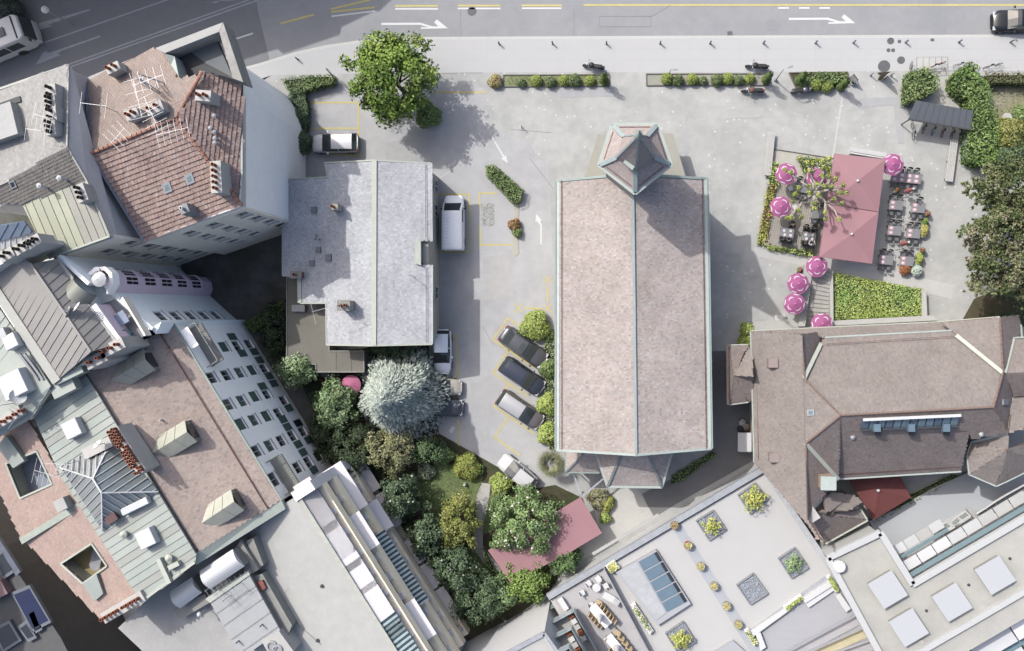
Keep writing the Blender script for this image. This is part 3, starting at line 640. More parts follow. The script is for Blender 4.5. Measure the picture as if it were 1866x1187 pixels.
M_seam_w = [mat('taupe_sheet_a', alb(182, 178, 172), .55, .1, var=.05, scale=.6), mat('taupe_sheet_b', alb(176, 172, 168), .55, .1, var=.05, scale=.6)]
M_seam_g = [mat('greenish_sheet_a', alb(200, 206, 198), .5, .1, var=.05, scale=.6), mat('greenish_sheet_b', alb(194, 202, 194), .5, .1, var=.05, scale=.6)]
M_seam_y = [mat('yellowish_sheet_a', alb(214, 216, 192), .5, .1, var=.06, scale=.6), mat('yellowish_sheet_b', alb(206, 208, 186), .5, .1, var=.06, scale=.6), mat('yellowish_sheet_c', alb(198, 196, 184), .5, .1, var=.06, scale=.6)]
M_dorm = [mat('dormer_sheet_a', alb(206, 206, 190), .5, .1, var=.05), mat('dormer_sheet_b', alb(198, 198, 184), .5, .1, var=.05)]
M_shut = mat('green_shutter', alb(104, 128, 118), .7, var=.08, scale=3)
M_stack = mat('rendered_stack', alb(222, 218, 212), .9, var=.07)
M_slatedk = mat('dark_slate', alb(84, 86, 90), .7, var=.12)
M_gravel = mat('roof_gravel', alb(208, 207, 202), .95, var=.07, scale=1.2, bump=.3, bscale=18, spots=(7, .16, alb(190, 189, 184)))
M_gravel2 = mat('weathered_roof_gravel', alb(192, 191, 188), .95, var=.1, scale=.8, bump=.3, bscale=18, spots=(7, .16, alb(166, 166, 164)))
M_sill = mat('stone_sill', alb(226, 224, 218), .85)
M_whitebox = mat('white_rooflight', alb(242, 242, 243), .5, var=.015)
M_pot = mat('clay_chimney_pot', alb(168, 104, 80), .85, var=.15, scale=5)
# ------------------------------------------------------------------ house with red interlocking tiles
zA = 14.6
hA = thing('red_tiled_house', 'corner house with red tile roof, aerials and blank grey side wall', 'house', P(500, 300, 0))
A_nw, A_n1, A_e1, A_se, A_sw = P(158, 150, zA), P(283, 88, zA), P(441, 150, zA), P(441, 375, zA), P(262, 438, zA)
A_rw, A_rc, A_rn = P(165, 281, 17.1), P(321, 216, 17.1), P(369, 131, 16.9)
tile_roof(hA, [A_nw, A_n1, P(314, 102, 15.1), P(322, 140, 16.2), A_rn, A_rc, A_rw], PAL_PNK, M_rowtile, M_rowb, .3, .24, .03, 70)
tile_roof(hA, [A_rn, A_e1, A_se, A_rc], PAL_RED, M_rowtile, M_rowb, .35, .26, .07, 71)
tile_roof(hA, [A_rw, A_rc, A_se, A_sw], PAL_RED, M_rowtile, M_rowb, .36, .26, .07, 72)
for a, c in ((A_rw, A_rc), (A_rc, A_rn), (A_rc, A_se)):
 L = (c-a).length; n_ = int(L/.4); s_ = MB()
 for i in range(n_):
  p = a.lerp(c, (i+.08)/n_)+up*.07; q = a.lerp(c, (i+.97)/n_)+up*.09; s_.tube(p, q, .13, .15, 8)
 s_.build('ridge_tiles', mat('ridge_clay', alb(200, 150, 130), .85, var=.1), hA, kind='stuff')
gutter(hA, [A_se, A_sw], M_white, .12, .12); gutter(hA, [A_e1, A_se], M_copper, .14, .12); gutter(hA, [A_sw, A_rw, A_nw], mat('blue_grey_flashing', alb(150, 156, 172), .6), .2, .14, 'parapet_flashing', .05)
nb = [P(146, 147, zA+.05), P(283, 88.5, zA+.05), P(288, 97, zA+.05), P(168, 156, zA+.05)]
s_ = MB(); s_.slab(nb, .12); s_.build('north_cornice', M_concrete, hA)
foot = [P(441, 375, zA), P(440.5, 280, zA), P(441, 176, zA), P(436, 150, zA), P(424, 122, zA), P(408, 98, zA), P(390, 84, zA), P(352, 72, zA)]
wfoot = [P(262, 438, zA), P(158, 150, zA), P(283, 90, zA)]
fA = [Vector((p.x, p.y, 0)) for p in foot+[wfoot[2], wfoot[1], wfoot[0]]]
walls(hA, inset(fA, .0), 0, zA-.12, M_gwall)
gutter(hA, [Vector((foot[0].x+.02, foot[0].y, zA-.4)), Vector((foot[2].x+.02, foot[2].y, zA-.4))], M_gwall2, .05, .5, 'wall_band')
# sunken zinc terrace at the street corner
cz = 16.2
s_ = MB(); s_.slab([P(283, 88, cz), P(406, 41, cz), P(399, 58, cz), P(300, 97, cz)], 1.9); s_.build('corner_parapet', M_concrete, hA)
s_ = MB(); s_.slab([P(406.5, 41, cz), P(443, 150, cz), P(424, 143, cz), P(399.5, 58, cz)], 1.9); s_.build('corner_parapet', mat('mottled_zinc', alb(176, 174, 168), .7, var=.2, scale=2), hA)
s_ = MB(); s_.slab([P(299, 97.5, cz), P(318, 103, cz-.3), P(326, 141, cz+.4), P(312, 118, cz-.4)], 1.6); s_.build('corner_flashing', M_copper, hA)
s_ = MB(); s_.slab([P(424, 143.5, cz), P(443, 150.5, cz), P(441, 153, 14.9), P(380, 131, 16.5)], .5); s_.build('corner_flashing', M_copper_d, hA)
s_ = MB(); s_.slab([P(312, 97, 14.62), P(394, 66, 14.62), P(428, 148, 14.62), P(372, 132, 14.62), P(326, 143, 14.62)], .2); s_.build('sunken_roof', M_slatedk, hA)
s_ = MB(); s_.slab([P(338, 88, 14.7), P(392, 66, 14.7), P(424, 142, 14.7), P(376, 116, 14.7)], .2); s_.build('sunken_walkway', mat('dull_zinc', alb(128, 134, 138), .7, var=.08), hA)
# south front, three window columns over four floors
fa, fb = P(262, 438, zA), P(441, 375, zA); fa.z = fb.z = 0
nrmA = Vector(((fb-fa).y, -(fb-fa).x, 0)).normalized(); fa2, fb2 = fa+nrmA*.22, fb+nrmA*.22
wz = [4.2, 7.0, 9.8, 12.6]; cols_u = [onwall(x, y, fa2, fb2)[0] for x, y in ((425, 387), (373, 407), (344, 425))]
wl_ = [(u-.5, u+.5, z-.75, z+.75) for u in cols_u for z in wz]
fw, fpt = facade(hA, fa2, fb2, 0, zA-.3, wl_, M_beige)
for w_ in wl_: window(hA, fpt, *w_, M_white, M_glassd, sill=M_sill)
# roof furniture
def A_s(px, py, pl): return onplane(px, py, pl)
plS = [A_rw, A_rc, A_se, A_sw]; plN = [A_nw, A_n1, A_rc, A_rw]; plE = [A_rn, A_e1, A_se, A_rc]
for (x, y), pl in (((304, 343), plS), ((345, 327), plS)):
 q = [onplane(x+dx, y+dy, pl) for dx, dy in ((-9, -7), (5, -13), (11, 5), (-3, 11))]; skylight(hA, q, .12, M_alu, mat('rooflight_glass', alb(150, 172, 170), .2, spec=.5), border=.18)
q = [onplane(233+dx, 206+dy, plN) for dx, dy in ((-7, -4), (5, -8), (8, 3), (-4, 7))]; skylight(hA, q, .1, M_white, MATS['rooflight_glass'], border=.14)
for x, y, pl, n_, sz, rz in ((222, 132, plN, 2, (1.1, .7), .38), (297, 204, plN, 2, (1.3, .8), .38), (257, 215, plN, 2, (1.0, .7), .38), (384, 182, plE, 2, (1.2, .8), -.1)):
 p = onplane(x, y, pl); chimney(hA, p, sz, p.z-.5, p.z+1.3, rz, M_stack, n_, M_pot)
p = onplane(409, 328, plE); chimney(hA, p, (.85, 2.4), p.z-.6, p.z+1.5, .05, M_stack, 5, M_pot)
p = onplane(352, 385, plS); chimney(hA, p, (.7, .7), p.z-.5, p.z+1.5, .35, mat('grey_stack', alb(170, 172, 176), .8), 1, M_alu)
for x, y in ((396, 214), (389, 236), (396, 243), (397, 255), (397, 263)):
 p = onplane(x, y, plE); s_ = MB(); s_.tube(p, p+up*.55, .09, .09, 10); s_.lathe(p+up*.55, [(.17, 0), (.17, .05), (.03, .14)], 10); s_.build('vent_pipe', M_alu, hA)
for x, y, h, r_, n_, L in ((215, 205, 2.4, 3.0, 2, 2.0), (290, 170, 3.0, .3, 5, 2.4), (315, 238, 2.6, 2.0, 6, 2.6), (325, 255, 2.4, .2, 6, 2.4), (290, 215, 2.8, 1.8, 4, 2.8), (228, 262, 1.6, .8, 4, 1.4)):
 p = onplane(x, y, plN); antenna(hA, p, h, r_, n_, L, M_alu, .95)
p = onplane(290, 158, plN); s_ = MB()
for i in range(4):
 a_ = math.pi/2*i+.4; e_ = Vector((math.cos(a_), math.sin(a_), 0)); s_.bar(p+e_*.55, p+e_*.2+up*3.0, .07, .07)
 for k in (1.0, 2.0):
  a2_ = a_+math.pi/2; e2 = Vector((math.cos(a2_), math.sin(a2_), 0)); r_ = .55-.12*k; s_.bar(p+e_*r_+up*k, p+e2*r_+up*k, .05, .05)
s_.build('aerial_mast', M_white, hA)
# ------------------------------------------------------------------ taller grey house behind it, with a yellowish metal slope to the yard
hB = thing('grey_tiled_house', 'tall grey-roofed house with row of chimneys above the red tiles', 'house', P(250, 300, 0))
B1 = [P(-60, 183, 17.2), P(125, 119, 17.2), P(122.5, 268, 19.2), P(-60, 372, 19.2)]
tile_roof(hB, B1, PAL_B, M_slate, M_slateb, .24, .2, .02, 80)
B2 = [P(-60, 372, 19.2), P(122.5, 268, 19.2), P(158, 329, 18.5), P(40, 372, 18.5)]
tile_roof(hB, B2, PAL_B2, M_slate, M_slateb, .24, .2, .03, 81)
B3 = [P(40, 372.5, 18.5), P(158, 329.5, 18.5), P(200, 431, 17.9), P(89, 471, 17.9)]
seam_roof(hB, B3, M_seam_y[0], (B3[2]-B3[1]), .62, tone=M_seam_y)
gutter(hB, [B3[2], B3[3]], M_palegreen, .14, .12); gutter(hB, [B1[0], B1[1]], M_palegreen, .16, .12, 'north_cornice'); gutter(hB, [B1[1], B1[2], B2[2], B3[2]], M_concrete, .12, .14, 'verge')
fB = [Vector((p.x, p.y, 0)) for p in (B1[1], P(122, 240, 18.2), B2[2], B3[2], B3[3], P(40, 372, 18.5), P(-60, 380, 18), B1[0])]
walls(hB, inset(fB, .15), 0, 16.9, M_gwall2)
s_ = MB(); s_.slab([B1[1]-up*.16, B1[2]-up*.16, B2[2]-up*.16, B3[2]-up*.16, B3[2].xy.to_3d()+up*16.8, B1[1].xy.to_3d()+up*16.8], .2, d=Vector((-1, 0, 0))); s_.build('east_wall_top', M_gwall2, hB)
ga, gb_ = P(89, 471, 17.9), P(200, 431, 17.9); ga.z = gb_.z = 0; ng = Vector(((gb_-ga).y, -(gb_-ga).x, 0)).normalized(); ga2, gb2 = ga+ng*.05, gb_+ng*.05
cu = [onwall(x, y, ga2, gb2)[0] for x, y in ((201, 439), (162, 455))]
wl_ = [(u-.55, u+.55, z-.8, z+.8) for u in cu for z in (2.4, 5.3, 8.2, 11.1, 14.0)]
fw, fpt = facade(hB, ga2, gb2, 0, 17.3, wl_, M_beige)
for w_ in wl_: window(hB, fpt, *w_, M_white, M_glassd, sill=M_sill)
for x, y, n_ in ((108, 173, 2), (107, 193, 3), (109, 214, 2), (107, 237, 3)):
 p = onplane(x, y, B1); chimney(hB, p, (.75, 1.15), p.z-.6, p.z+1.0, .12, M_stack, n_, mat('dark_pot', alb(70, 66, 64), .8))
p = onplane(160, 355, B3); chimney(hB, p, (.8, 1.3), p.z-.5, p.z+.9, .35, M_stack, 3, MATS['dark_pot'])
for x, y, pl in ((122, 328, B2), (86, 342, B2)):
 p = onplane(x, y, pl); s_ = MB(); s_.tube(p, p+up*.9, .1, .1, 10); s_.lathe(p+up*.9, [(.2, 0), (.2, .08), (.04, .2)], 10); s_.build('vent_pipe', M_white, hB)
q = [onplane(24+dx, 336+dy, B2) for dx, dy in ((-8, -4), (2, -8), (8, 5), (-2, 9))]; skylight(hB, q, .1, M_zinc, M_glassd)
s_ = MB(); q = [onplane(x, y, B1)+up*.9 for x, y in ((-30, 212), (33, 190), (47, 248), (-30, 274))]; s_.slab(q, 1.4); s_.build('roof_box', mat('roof_box_grey', alb(196, 196, 194), .8, var=.08), hB)
s_ = MB(); q = [onplane(x, y, B1)+up*.15 for x, y in ((-30, 200), (38, 176), (40, 186), (-30, 208))]; s_.slab(q, .2); s_.build('planter_trough', M_slatedk, hB)
for x, y, r_ in ((118, 225, 0.1), (105, 248, .2)):
 antenna(hB, onplane(x, y, B1), 2.0, r_+2.8, 3, 1.5, M_alu, 1.0)
# ------------------------------------------------------------------ tall pale blue house with metal roof, bow window and roof terrace
zC = 18.6
hC = thing('pale_blue_house', 'tall pale blue house with taupe metal roof, barrel dormer and pink bow window', 'house', P(400, 560, 0))
C_ridge0, C_ridge1 = P(57, 481, 20.0), P(166, 641, 20.0)
Cr = [C_ridge0, P(104, 472, zC), P(141, 519, zC), P(160, 556, zC), P(214, 627, zC), C_ridge1]
ca, cb = P(440, 591), P(324, 486.5); ca.z = cb.z = 0; tC = (cb-ca).normalized(); nC = Vector((tC.y, -tC.x, 0))
seam_roof(hC, Cr, M_seam_w[0], -nC, .62, tone=M_seam_w)
Cl = [C_ridge0, C_ridge1, P(101, 697, 19.0), P(-60, 455, 19.0), P(-20, 425, 19.2)]
seam_roof(hC, Cl, M_seam_w[0], -nC, .62, tone=M_seam_w)
gutter(hC, [C_ridge0+up*.06, C_ridge1+up*.06], M_seam_w[1], .16, .08, 'ridge_cap'); gutter(hC, [Cr[1], Cr[2]], M_concrete, .22, .12); gutter(hC, [Cr[3], Cr[4]], M_concrete, .22, .12)
gutter(hC, [P(-60, 449, 19.15), P(104, 696, 19.15)], mat('valley_walkway', alb(206, 206, 198), .7, var=.05), .7, .16, 'valley_walkway')
C2 = [P(-60, 470, 19.0), P(92, 704, 19.0), P(62, 760, 18.4), P(-60, 830, 18.4)]
seam_roof(hC, C2, M_seam_g[0], -nC, .62, tone=M_seam_g)
fC = [ca, cb, Vector((B3[3].x, B3[3].y, 0)), P(-60, 440, 19).xy.to_3d(), P(-60, 830, 18).xy.to_3d(), P(62, 760, 18).xy.to_3d(), P(160, 676, 17).xy.to_3d(), P(316, 590, 13.7).xy.to_3d()]
walls(hC, inset([Vector((p.x, p.y, 0)) for p in fC], .35), 0, 16.0, M_blue)
wl0 = inset([Vector((p.x, p.y, 0)) for p in (cb, Cr[1], P(57, 481, 20), P(-60, 455, 19), P(-60, 470, 19), P(92, 704, 18.6), P(212, 628, 18), P(160, 556, zC))], .25)
walls(hC, wl0, 15.9, 18.2, M_blue, 'attic_wall')
ca2, cb2 = ca+nC*.0, cb+nC*.0
uN = [onwall(x, y, ca2, cb2) for x, y in ((132, 493), (157, 496), (189, 495), (223, 498), (252, 498), (282, 501), (309, 504), (329, 508))]
uS = [onwall(x, y, ca2, cb2) for x, y in ((260, 573), (293, 575), (321, 575), (348, 575), (373, 575), (395, 575), (416, 574))]
un = sum(u for u, z in uN)/len(uN); us_ = sum(u for u, z in uS)/len(uS)
Lc = (cb2-ca2).length; un = min(un, Lc-.9)
wl_ = [(un-.5, un+.5, z-.75, z+.75) for u, z in uN if 1 < z < 17.2]+[(us_-.55, us_+.55, z-.75, z+.75) for u, z in uS if 1 < z < 15.6]
us2 = [w_ for w_ in wl_]
ub0 = onwall(404, 541, ca2, cb2)[0]; ub1 = onwall(374, 513, ca2, cb2)[0]; um = (ub0+ub1)/2
fw, fpt = facade(hC, ca2, ca2+tC*(um), 0, 16.4, [w_ for w_ in wl_ if w_[1] < um], M_blue); 
for w_ in [w_ for w_ in wl_ if w_[1] < um]: window(hC, fpt, *w_, M_white, M_glassd, sill=M_sill)
c0 = ca2+tC*um
wn2 = [(w_[0]-um, w_[1]-um, w_[2], w_[3]) for w_ in wl_ if w_[0] > um]
fw, fpt = facade(hC, c0, cb2, 0, 18.3, wn2, M_blue)
for w_ in wn2: window(hC, fpt, *w_, M_white, M_glassd, sill=M_sill)
# bow window in dusty pink with glazed bands
zb = 16.3; bw = 1.12
def cpt(u, d, z): return ca2+tC*(um+u)+nC*d+up*z
bay = [cpt(-bw, 0, 0), cpt(-bw*.8, .62, 0), cpt(-bw*.3, 1.1, 0), cpt(bw*.3, 1.1, 0), cpt(bw*.8, .62, 0), cpt(bw, 0, 0)]
s_ = MB(); s_.prism(bay, 0, zb); by = s_.build('bow_window', M_pink, hC)
for k in range(1, 4):
 a_, b_ = bay[k], bay[k+1]; t_ = (b_-a_).normalized(); n_ = Vector((t_.y, -t_.x, 0)); L = (b_-a_).length
 if n_.dot(nC) < 0: n_ = -n_
 for fl_ in range(5):
  z0 = 2.4+fl_*2.75
  for i in range(2):
   for j in range(2):
    u0 = .1+i*(L-.1)/2; u1 = u0+(L-.3)/2; g0 = z0+j*.85; g1 = g0+.75
    g = MB(); q = [a_+t_*u+n_*d+up*z for d in (-.02, .03) for u, z in ((u0, g0), (u1, g0), (u1, g1), (u0, g1))]
    g.add(q, [(3, 2, 1, 0), (4, 5, 6, 7), (0, 1, 5, 4), (1, 2, 6, 5), (2, 3, 7, 6), (3, 0, 4, 7)]); g.build('pane', M_glassd, by)
  g = MB(); g.bar(a_+n_*.06+up*(z0-.18), b_+n_*.06+up*(z0-.18), .12, .14); g.build('band', M_pink, by)
s_ = MB(); o5 = [cpt(-bw, -.2, 0), cpt(-bw*.85, .75, 0), cpt(-bw*.32, 1.3, 0), cpt(bw*.32, 1.3, 0), cpt(bw*.85, .75, 0), cpt(bw, -.2, 0)]
i5 = inset([Vector((p.x, p.y, 0)) for p in o5], .28)
for k in range(5): s_.prism([o5[k], o5[k+1], i5[k+1], i5[k]], zb, zb+.95)
s_.build('balcony_parapet', M_ivory, by)
for x, y, z, r_, m_, nm in ((212, 525, 18.2, .85, M_white, 'parasol'),):
 p = cpt(-.25, .55, zb); par = thing('balcony_parasol', 'small white parasol on the balcony over the pink bow window', 'parasol', p)
 s_ = MB(); s_.tube(p, p+up*2.0, .025, .025, 8); s_.build('pole', M_alu, par); s_ = MB(); s_.lathe(p+up*1.7, [(.6, 0), (.59, .02), (.3, .18), (.03, .28)], 10); s_.build('canopy', M_white, par)
p = cpt(.5, .6, zb); s_ = thing('balcony_chair', 'red cushioned chair beside the balcony parasol', 'chair', p)
g = MB(); g.box(p+up*.42, (.5, .5, .1), .5); g.build('seat', mat('red_cushion', alb(168, 92, 80), .9), s_); g = MB(); g.box(p+Vector((.24, .12, .7)), (.08, .5, .5), .5); g.build('backrest', MATS['red_cushion'], s_)
for dx, dy in ((.2, .2), (-.2, .2), (.2, -.2), (-.2, -.2)): g = MB(); g.box(p+Vector((dx, dy, .19)), (.04, .04, .37)); g.build('leg', M_alu, s_)
# barrel dormer
rb_ = 1.08; q0 = cpt(.0, -.35, zC-.3); s_ = MB(); N_ = 14; L_ = 3.6; vv = []
for k, dd in enumerate((0, L_)):
 for i in range(N_+1):
  t_ = math.pi*i/N_; vv.append(q0-nC*dd+tC*(rb_*math.cos(t_))+up*(rb_*math.sin(t_)*1.0))
s_.add(vv, [(i, i+1, i+N_+2, i+N_+1) for i in range(N_)]); s_.add([v_+(v_-(q0-nC*(0 if i_ <= N_ else L_)))*-.07 for i_, v_ in enumerate(vv)], [(i+N_+1, i+N_+2, i+1, i) for i in range(N_)])
bd = s_.build('barrel_dormer', mat('dull_barrel_zinc', alb(168, 170, 160), .5, .15, var=.06), hC, smooth=True)
s_ = MB(); s_.add([q0-nC*.35+tC*(rb_*.93*math.cos(math.pi*i/N_))+up*(rb_*.93*math.sin(math.pi*i/N_)) for i in range(N_+1)], [tuple(range(N_+1))]); s_.build('arched_glazing', M_glassd, bd)
# roof terrace: floor, striped balustrade, furniture
zt = 16.35
tp = PP([(176, 558), (221, 541), (263, 612), (232, 634)], zt)
s_ = MB(); s_.slab(tp, .2); s_.build('terrace_floor', mat('terrace_tiles', alb(176, 178, 186), .85, var=.07), hC)
a_, b_ = P(171, 556, 18.5), P(218, 622, 18.5); d_ = (b_-a_).normalized()
s_ = MB(); s_.bar(a_-up*1.1, b_-up*1.1, .12, 2.0); s_.build('terrace_wall', M_pink, hC)
for i in range(22):
 s_ = MB(); p = a_.lerp(b_, (i+.5)/22); s_.box(p, (.42, .11, .14), ang(a_, b_)+math.pi/2); s_.build('coping_tile', M_ivory, hC)
a_, b_ = P(222, 542, zt+.9), P(264, 612, zt+.9); s_ = MB(); s_.bar(a_-up*.45, b_-up*.45, .15, .9); s_.build('terrace_parapet', M_beige, hC)
p = P(231, 580, zt); tb = thing('terrace_table', 'pale blue square table on the roof terrace beside the barrel dormer', 'table', p)
s_ = MB(); s_.box(p+up*.74, (1.0, .85, .04), ang(a_, b_)); s_.build('tabletop', mat('pale_blue_top', alb(176, 188, 214), .7), tb)
for dx, dy in ((.35, .3), (-.35, .3), (.35, -.3), (-.35, -.3)): s_ = MB(); s_.box(p+Vector((dx, dy, .36)), (.05, .05, .7)); s_.build('leg', M_alu, tb)
p = P(237, 611, zt); tb = thing('terrace_chair', 'turquoise lounge chair in the corner of the roof terrace', 'chair', p)
M_turq = mat('turquoise_fabric', alb(128, 186, 200), .8); s_ = MB(); s_.box(p+up*.38, (.6, .6, .08), .5); s_.build('seat', M_turq, tb); s_ = MB(); s_.box(p+Vector((-.25, .18, .65)), (.08, .6, .55), -.6); s_.build('backrest', M_turq, tb)
for dx, dy in ((.22, .2), (-.22, .2), (.22, -.2), (-.22, -.2)): s_ = MB(); s_.box(p+Vector((dx, dy, .17)), (.04, .04, .34)); s_.build('leg', M_alu, tb)
# chimneys and boxes on the metal roofs
for x, y, n_, s1 in ((206, 634, 3, 2.0), (177, 656, 2, 1.7)):
 p = P(x, y, 18.8); chimney(hC, p, (s1, .85), 15.5, 19.0, ang(P(160, 676), P(300, 605)), M_stack, n_, M_pot)
p = P(137, 569, 19.1); dish(hC, p, .45, M_white, 2.6); dish(hC, p+Vector((.7, .35, 0)), .4, M_white, 2.4)
wa = ang(P(160, 676), P(300, 605))
for x, y, s1, h_, lb in ((29, 622, (1.1, 1.1), .8, ''), (35, 700, (2.0, 1.9), .9, '')):
 p = P(x, y, 19.0); s_ = MB(); s_.box(p+up*(h_/2-.1), (s1[0], s1[1], h_), wa, taper=.95); s_.build('white_roof_box', M_whitebox, hC, bevel=.04)
for k in range(2):
 s_ = MB(); s_.bar(P(36+k*9, 645, 19.3), P(70+k*9, 692, 19.0), .16, .16); s_.build('duct_pipe', M_zinc, hC)
s_ = MB(); s_.box(P(10, 607, 19.3), (.5, .7, .8), wa); s_.build('fan_unit', M_alu, hC)
dish(hC, P(45, 722, 18.9), .6, M_white, .6); antenna(hC, P(25, 735, 18.8), 2.2, 2.7, 3, 2.2, M_white, 1.1)
# party wall with stacks and a glazed roof at the picture's edge
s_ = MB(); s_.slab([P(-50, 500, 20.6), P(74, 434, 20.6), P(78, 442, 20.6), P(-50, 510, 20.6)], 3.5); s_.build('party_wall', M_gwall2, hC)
for x, y in ((8, 464), (35, 451), (57, 440)):
 p = P(x, y, 21.6); chimney(hC, p, (1.1, .75), 19.5, 21.4, .5, M_stack, 2 if x < 40 else 3, MATS['dark_pot'])
gl = [P(-50, 452, 20.8), P(-30, 416, 21.3), P(44, 404, 21.3), P(60, 424, 20.8)]
seam_roof(hC, gl, mat('blue_grey_glass_roof', alb(150, 164, 182), .3, .1, var=.1, scale=1), gl[1]-gl[0], .5)
gl2 = [P(-50, 470, 20.4), P(-50, 452, 20.7), P(60, 424, 20.7), P(76, 434, 20.4)]
seam_roof(hC, gl2, M_white, gl2[1]-gl2[0], .4)
for x, y, s1 in ((95, 690, 1.6), (120, 705, 1.9)):
 s_ = MB(); s_.box(P(x, y, 18.2), (s1, 1.1, .9), wa); s_.build('stair_head', M_seam_g[0], hC)
s_ = MB(); s_.bar(P(104, 697, 18.6), P(156, 672, 18.6), .5, .9); s_.build('party_parapet', M_seam_g[1], hC)
# ------------------------------------------------------------------ long white house: terracotta slope, three dormers, green shutters
zD0, zD1 = 13.8, 17.0
hD = thing('terracotta_roofed_house', 'long off-white house with terracotta roof, three metal dormers and green shutters', 'house', P(540, 750, 0))
D_nw, D_ne, D_se, D_sw = P(156, 677, zD1), P(316, 589.5, zD0), P(513, 912, zD0), P(360, 1006, zD1)
plD = [D_nw, D_ne, D_se, D_sw]
tile_roof(hD, plD, PAL_D, M_tile, M_tileb, .22, .17, .018, 90, patch=.05)
gutter(hD, [D_ne, D_se], M_copper_d, .14, .12); gutter(hD, [D_nw+up*.05, D_sw+up*.05], M_slatedk, .12, .16, 'west_flashing'); gutter(hD, [D_nw+up*.03, D_ne+up*.03], M_slatedk, .14, .16, 'north_flashing')
s_ = MB(); s_.slab([D_sw+up*.02, D_se+up*.02, P(520, 928, zD0), P(357, 1030, zD1-.1)], .5); s_.build('south_cornice', mat('greenish_cornice', alb(198, 206, 196), .7, var=.06), hD)
s_ = MB(); p0 = D_ne.lerp(D_nw, .16)+up*.16; p1 = D_se.lerp(D_sw, .16)+up*.16; s_.bar(p0, p1, .05, .08); s_.build('snow_rail', 'rusty_iron', hD)
da, db = P(611, 857), P(443, 590); da.z = db.z = 0
e0 = Vector((D_se.x, D_se.y, 0)); e1 = Vector((D_ne.x, D_ne.y, 0)); tD = (e1-e0).normalized(); nD = Vector((tD.y, -tD.x, 0))
da = e0-nD*.15; db = e1-nD*.15
fD = [da-nD*.3, db-nD*.3, Vector((D_nw.x, D_nw.y, 0)), Vector((D_sw.x, D_sw.y, 0))]
walls(hD, fD, 0, 13.4, M_ivory)
c7 = lambda x, y: (300+x/5.572, 580+y/5.572)
c8 = lambda x, y: (380+x/5.933, 720+y/5.933)
WD = [(c7(490, 600), 1, 'd'), (c7(660, 870), 1, 'd'), (c7(725, 970), 1, 'd'), (c7(790, 1070), 1, 'g'), (c8(545, 595), 1, 'd'), (c8(745, 890), 1.2, 'd'),
      (c7(632, 575), 1, 'd'), (c7(795, 835), 1, 'h'), (c7(850, 930), 1, 'h'), (c7(915, 1030), 1, 'h'), (c8(675, 540), 1, 'h'), (c8(862, 830), 1, 'g'),
      (c7(605, 290), 1, 'g'), (c7(768, 550), 1, 'h'), (c7(925, 790), 1, 'g'), (c7(985, 890), 1, 'g'), (c7(1045, 990), 1, 'g'), (c8(805, 485), 1, 'd'), (c8(990, 770), 1, 'd'),
      (c7(740, 275), 1, 'd'), (c7(895, 525), 1, 'g'), (c7(1045, 770), .9, 'd'), (c7(1105, 860), .9, 'd'), (c7(1160, 955), .9, 'd'), (c8(915, 435), 1, 'd'), (c8(1095, 715), 1, 'd'),
      (c7(855, 260), .9, 'h'), (c7(1015, 505), .9, 'd'), (c7(1150, 740), .9, 'd'), (c7(1215, 830), .9, 'd'), (c8(1030, 390), .9, 'd'), (c8(1195, 655), .9, 'g')]
wins = []
for (x, y), k, ty in WD:
 u, z = onwall(x, y, da, db); hh = .8 if z > 2 else .6
 zz = min(range(5), key=lambda i: abs(z-(1.7+i*2.72)))*2.72+1.7
 wins.append((u-.5*k, u+.5*k, zz-.8, zz+.8, ty))
wins.sort()
ok_ = []
for w_ in wins:
 if all(not (w_[0] < v_[1]+.1 and w_[1] > v_[0]-.1 and w_[2] < v_[3]+.1 and w_[3] > v_[2]-.1) for v_ in ok_): ok_.append(w_)
wins = ok_
fw, fptD = facade(hD, da, db, 0, 13.65, wins, M_ivory)
for w_ in wins: window(hD, fptD, *w_[:4], M_white, M_glassd, sill=M_sill, shut=(M_shut, 1.0) if w_[4] == 'g' else ((M_shut, .5) if w_[4] == 'h' else None))
SH = [c7(685, 190), c7(795, 358), c7(905, 343), c7(965, 425), c7(1068, 585), c7(1115, 663), c7(1000, 690), c7(1270, 912), c7(1365, 1062), c8(815, 260), c8(870, 340), c8(985, 525), c8(1045, 610), c8(1160, 798), c8(980, 300), c8(1092, 480)]
for x, y in SH:
 u, z = onwall(x, y, da, db); zz = min(range(5), key=lambda i: abs(z-(1.7+i*2.72)))*2.72+1.7
 s_ = MB(); q = [fptD(uu, z_, d_) for d_ in (.02, .07) for uu, z_ in ((u-.34, zz-.8), (u+.34, zz-.8), (u+.34, zz+.8), (u-.34, zz+.8))]
 s_.add(q, [(3, 2, 1, 0), (4, 5, 6, 7), (0, 1, 5, 4), (1, 2, 6, 5), (2, 3, 7, 6), (3, 0, 4, 7)])
 for i in range(9):
  z_ = zz-.72+i*.18; s_.bar(fptD(u-.28, z_, .08), fptD(u+.28, z_, .08), .02, .07)
 s_.build('shutter', M_shut, hD)
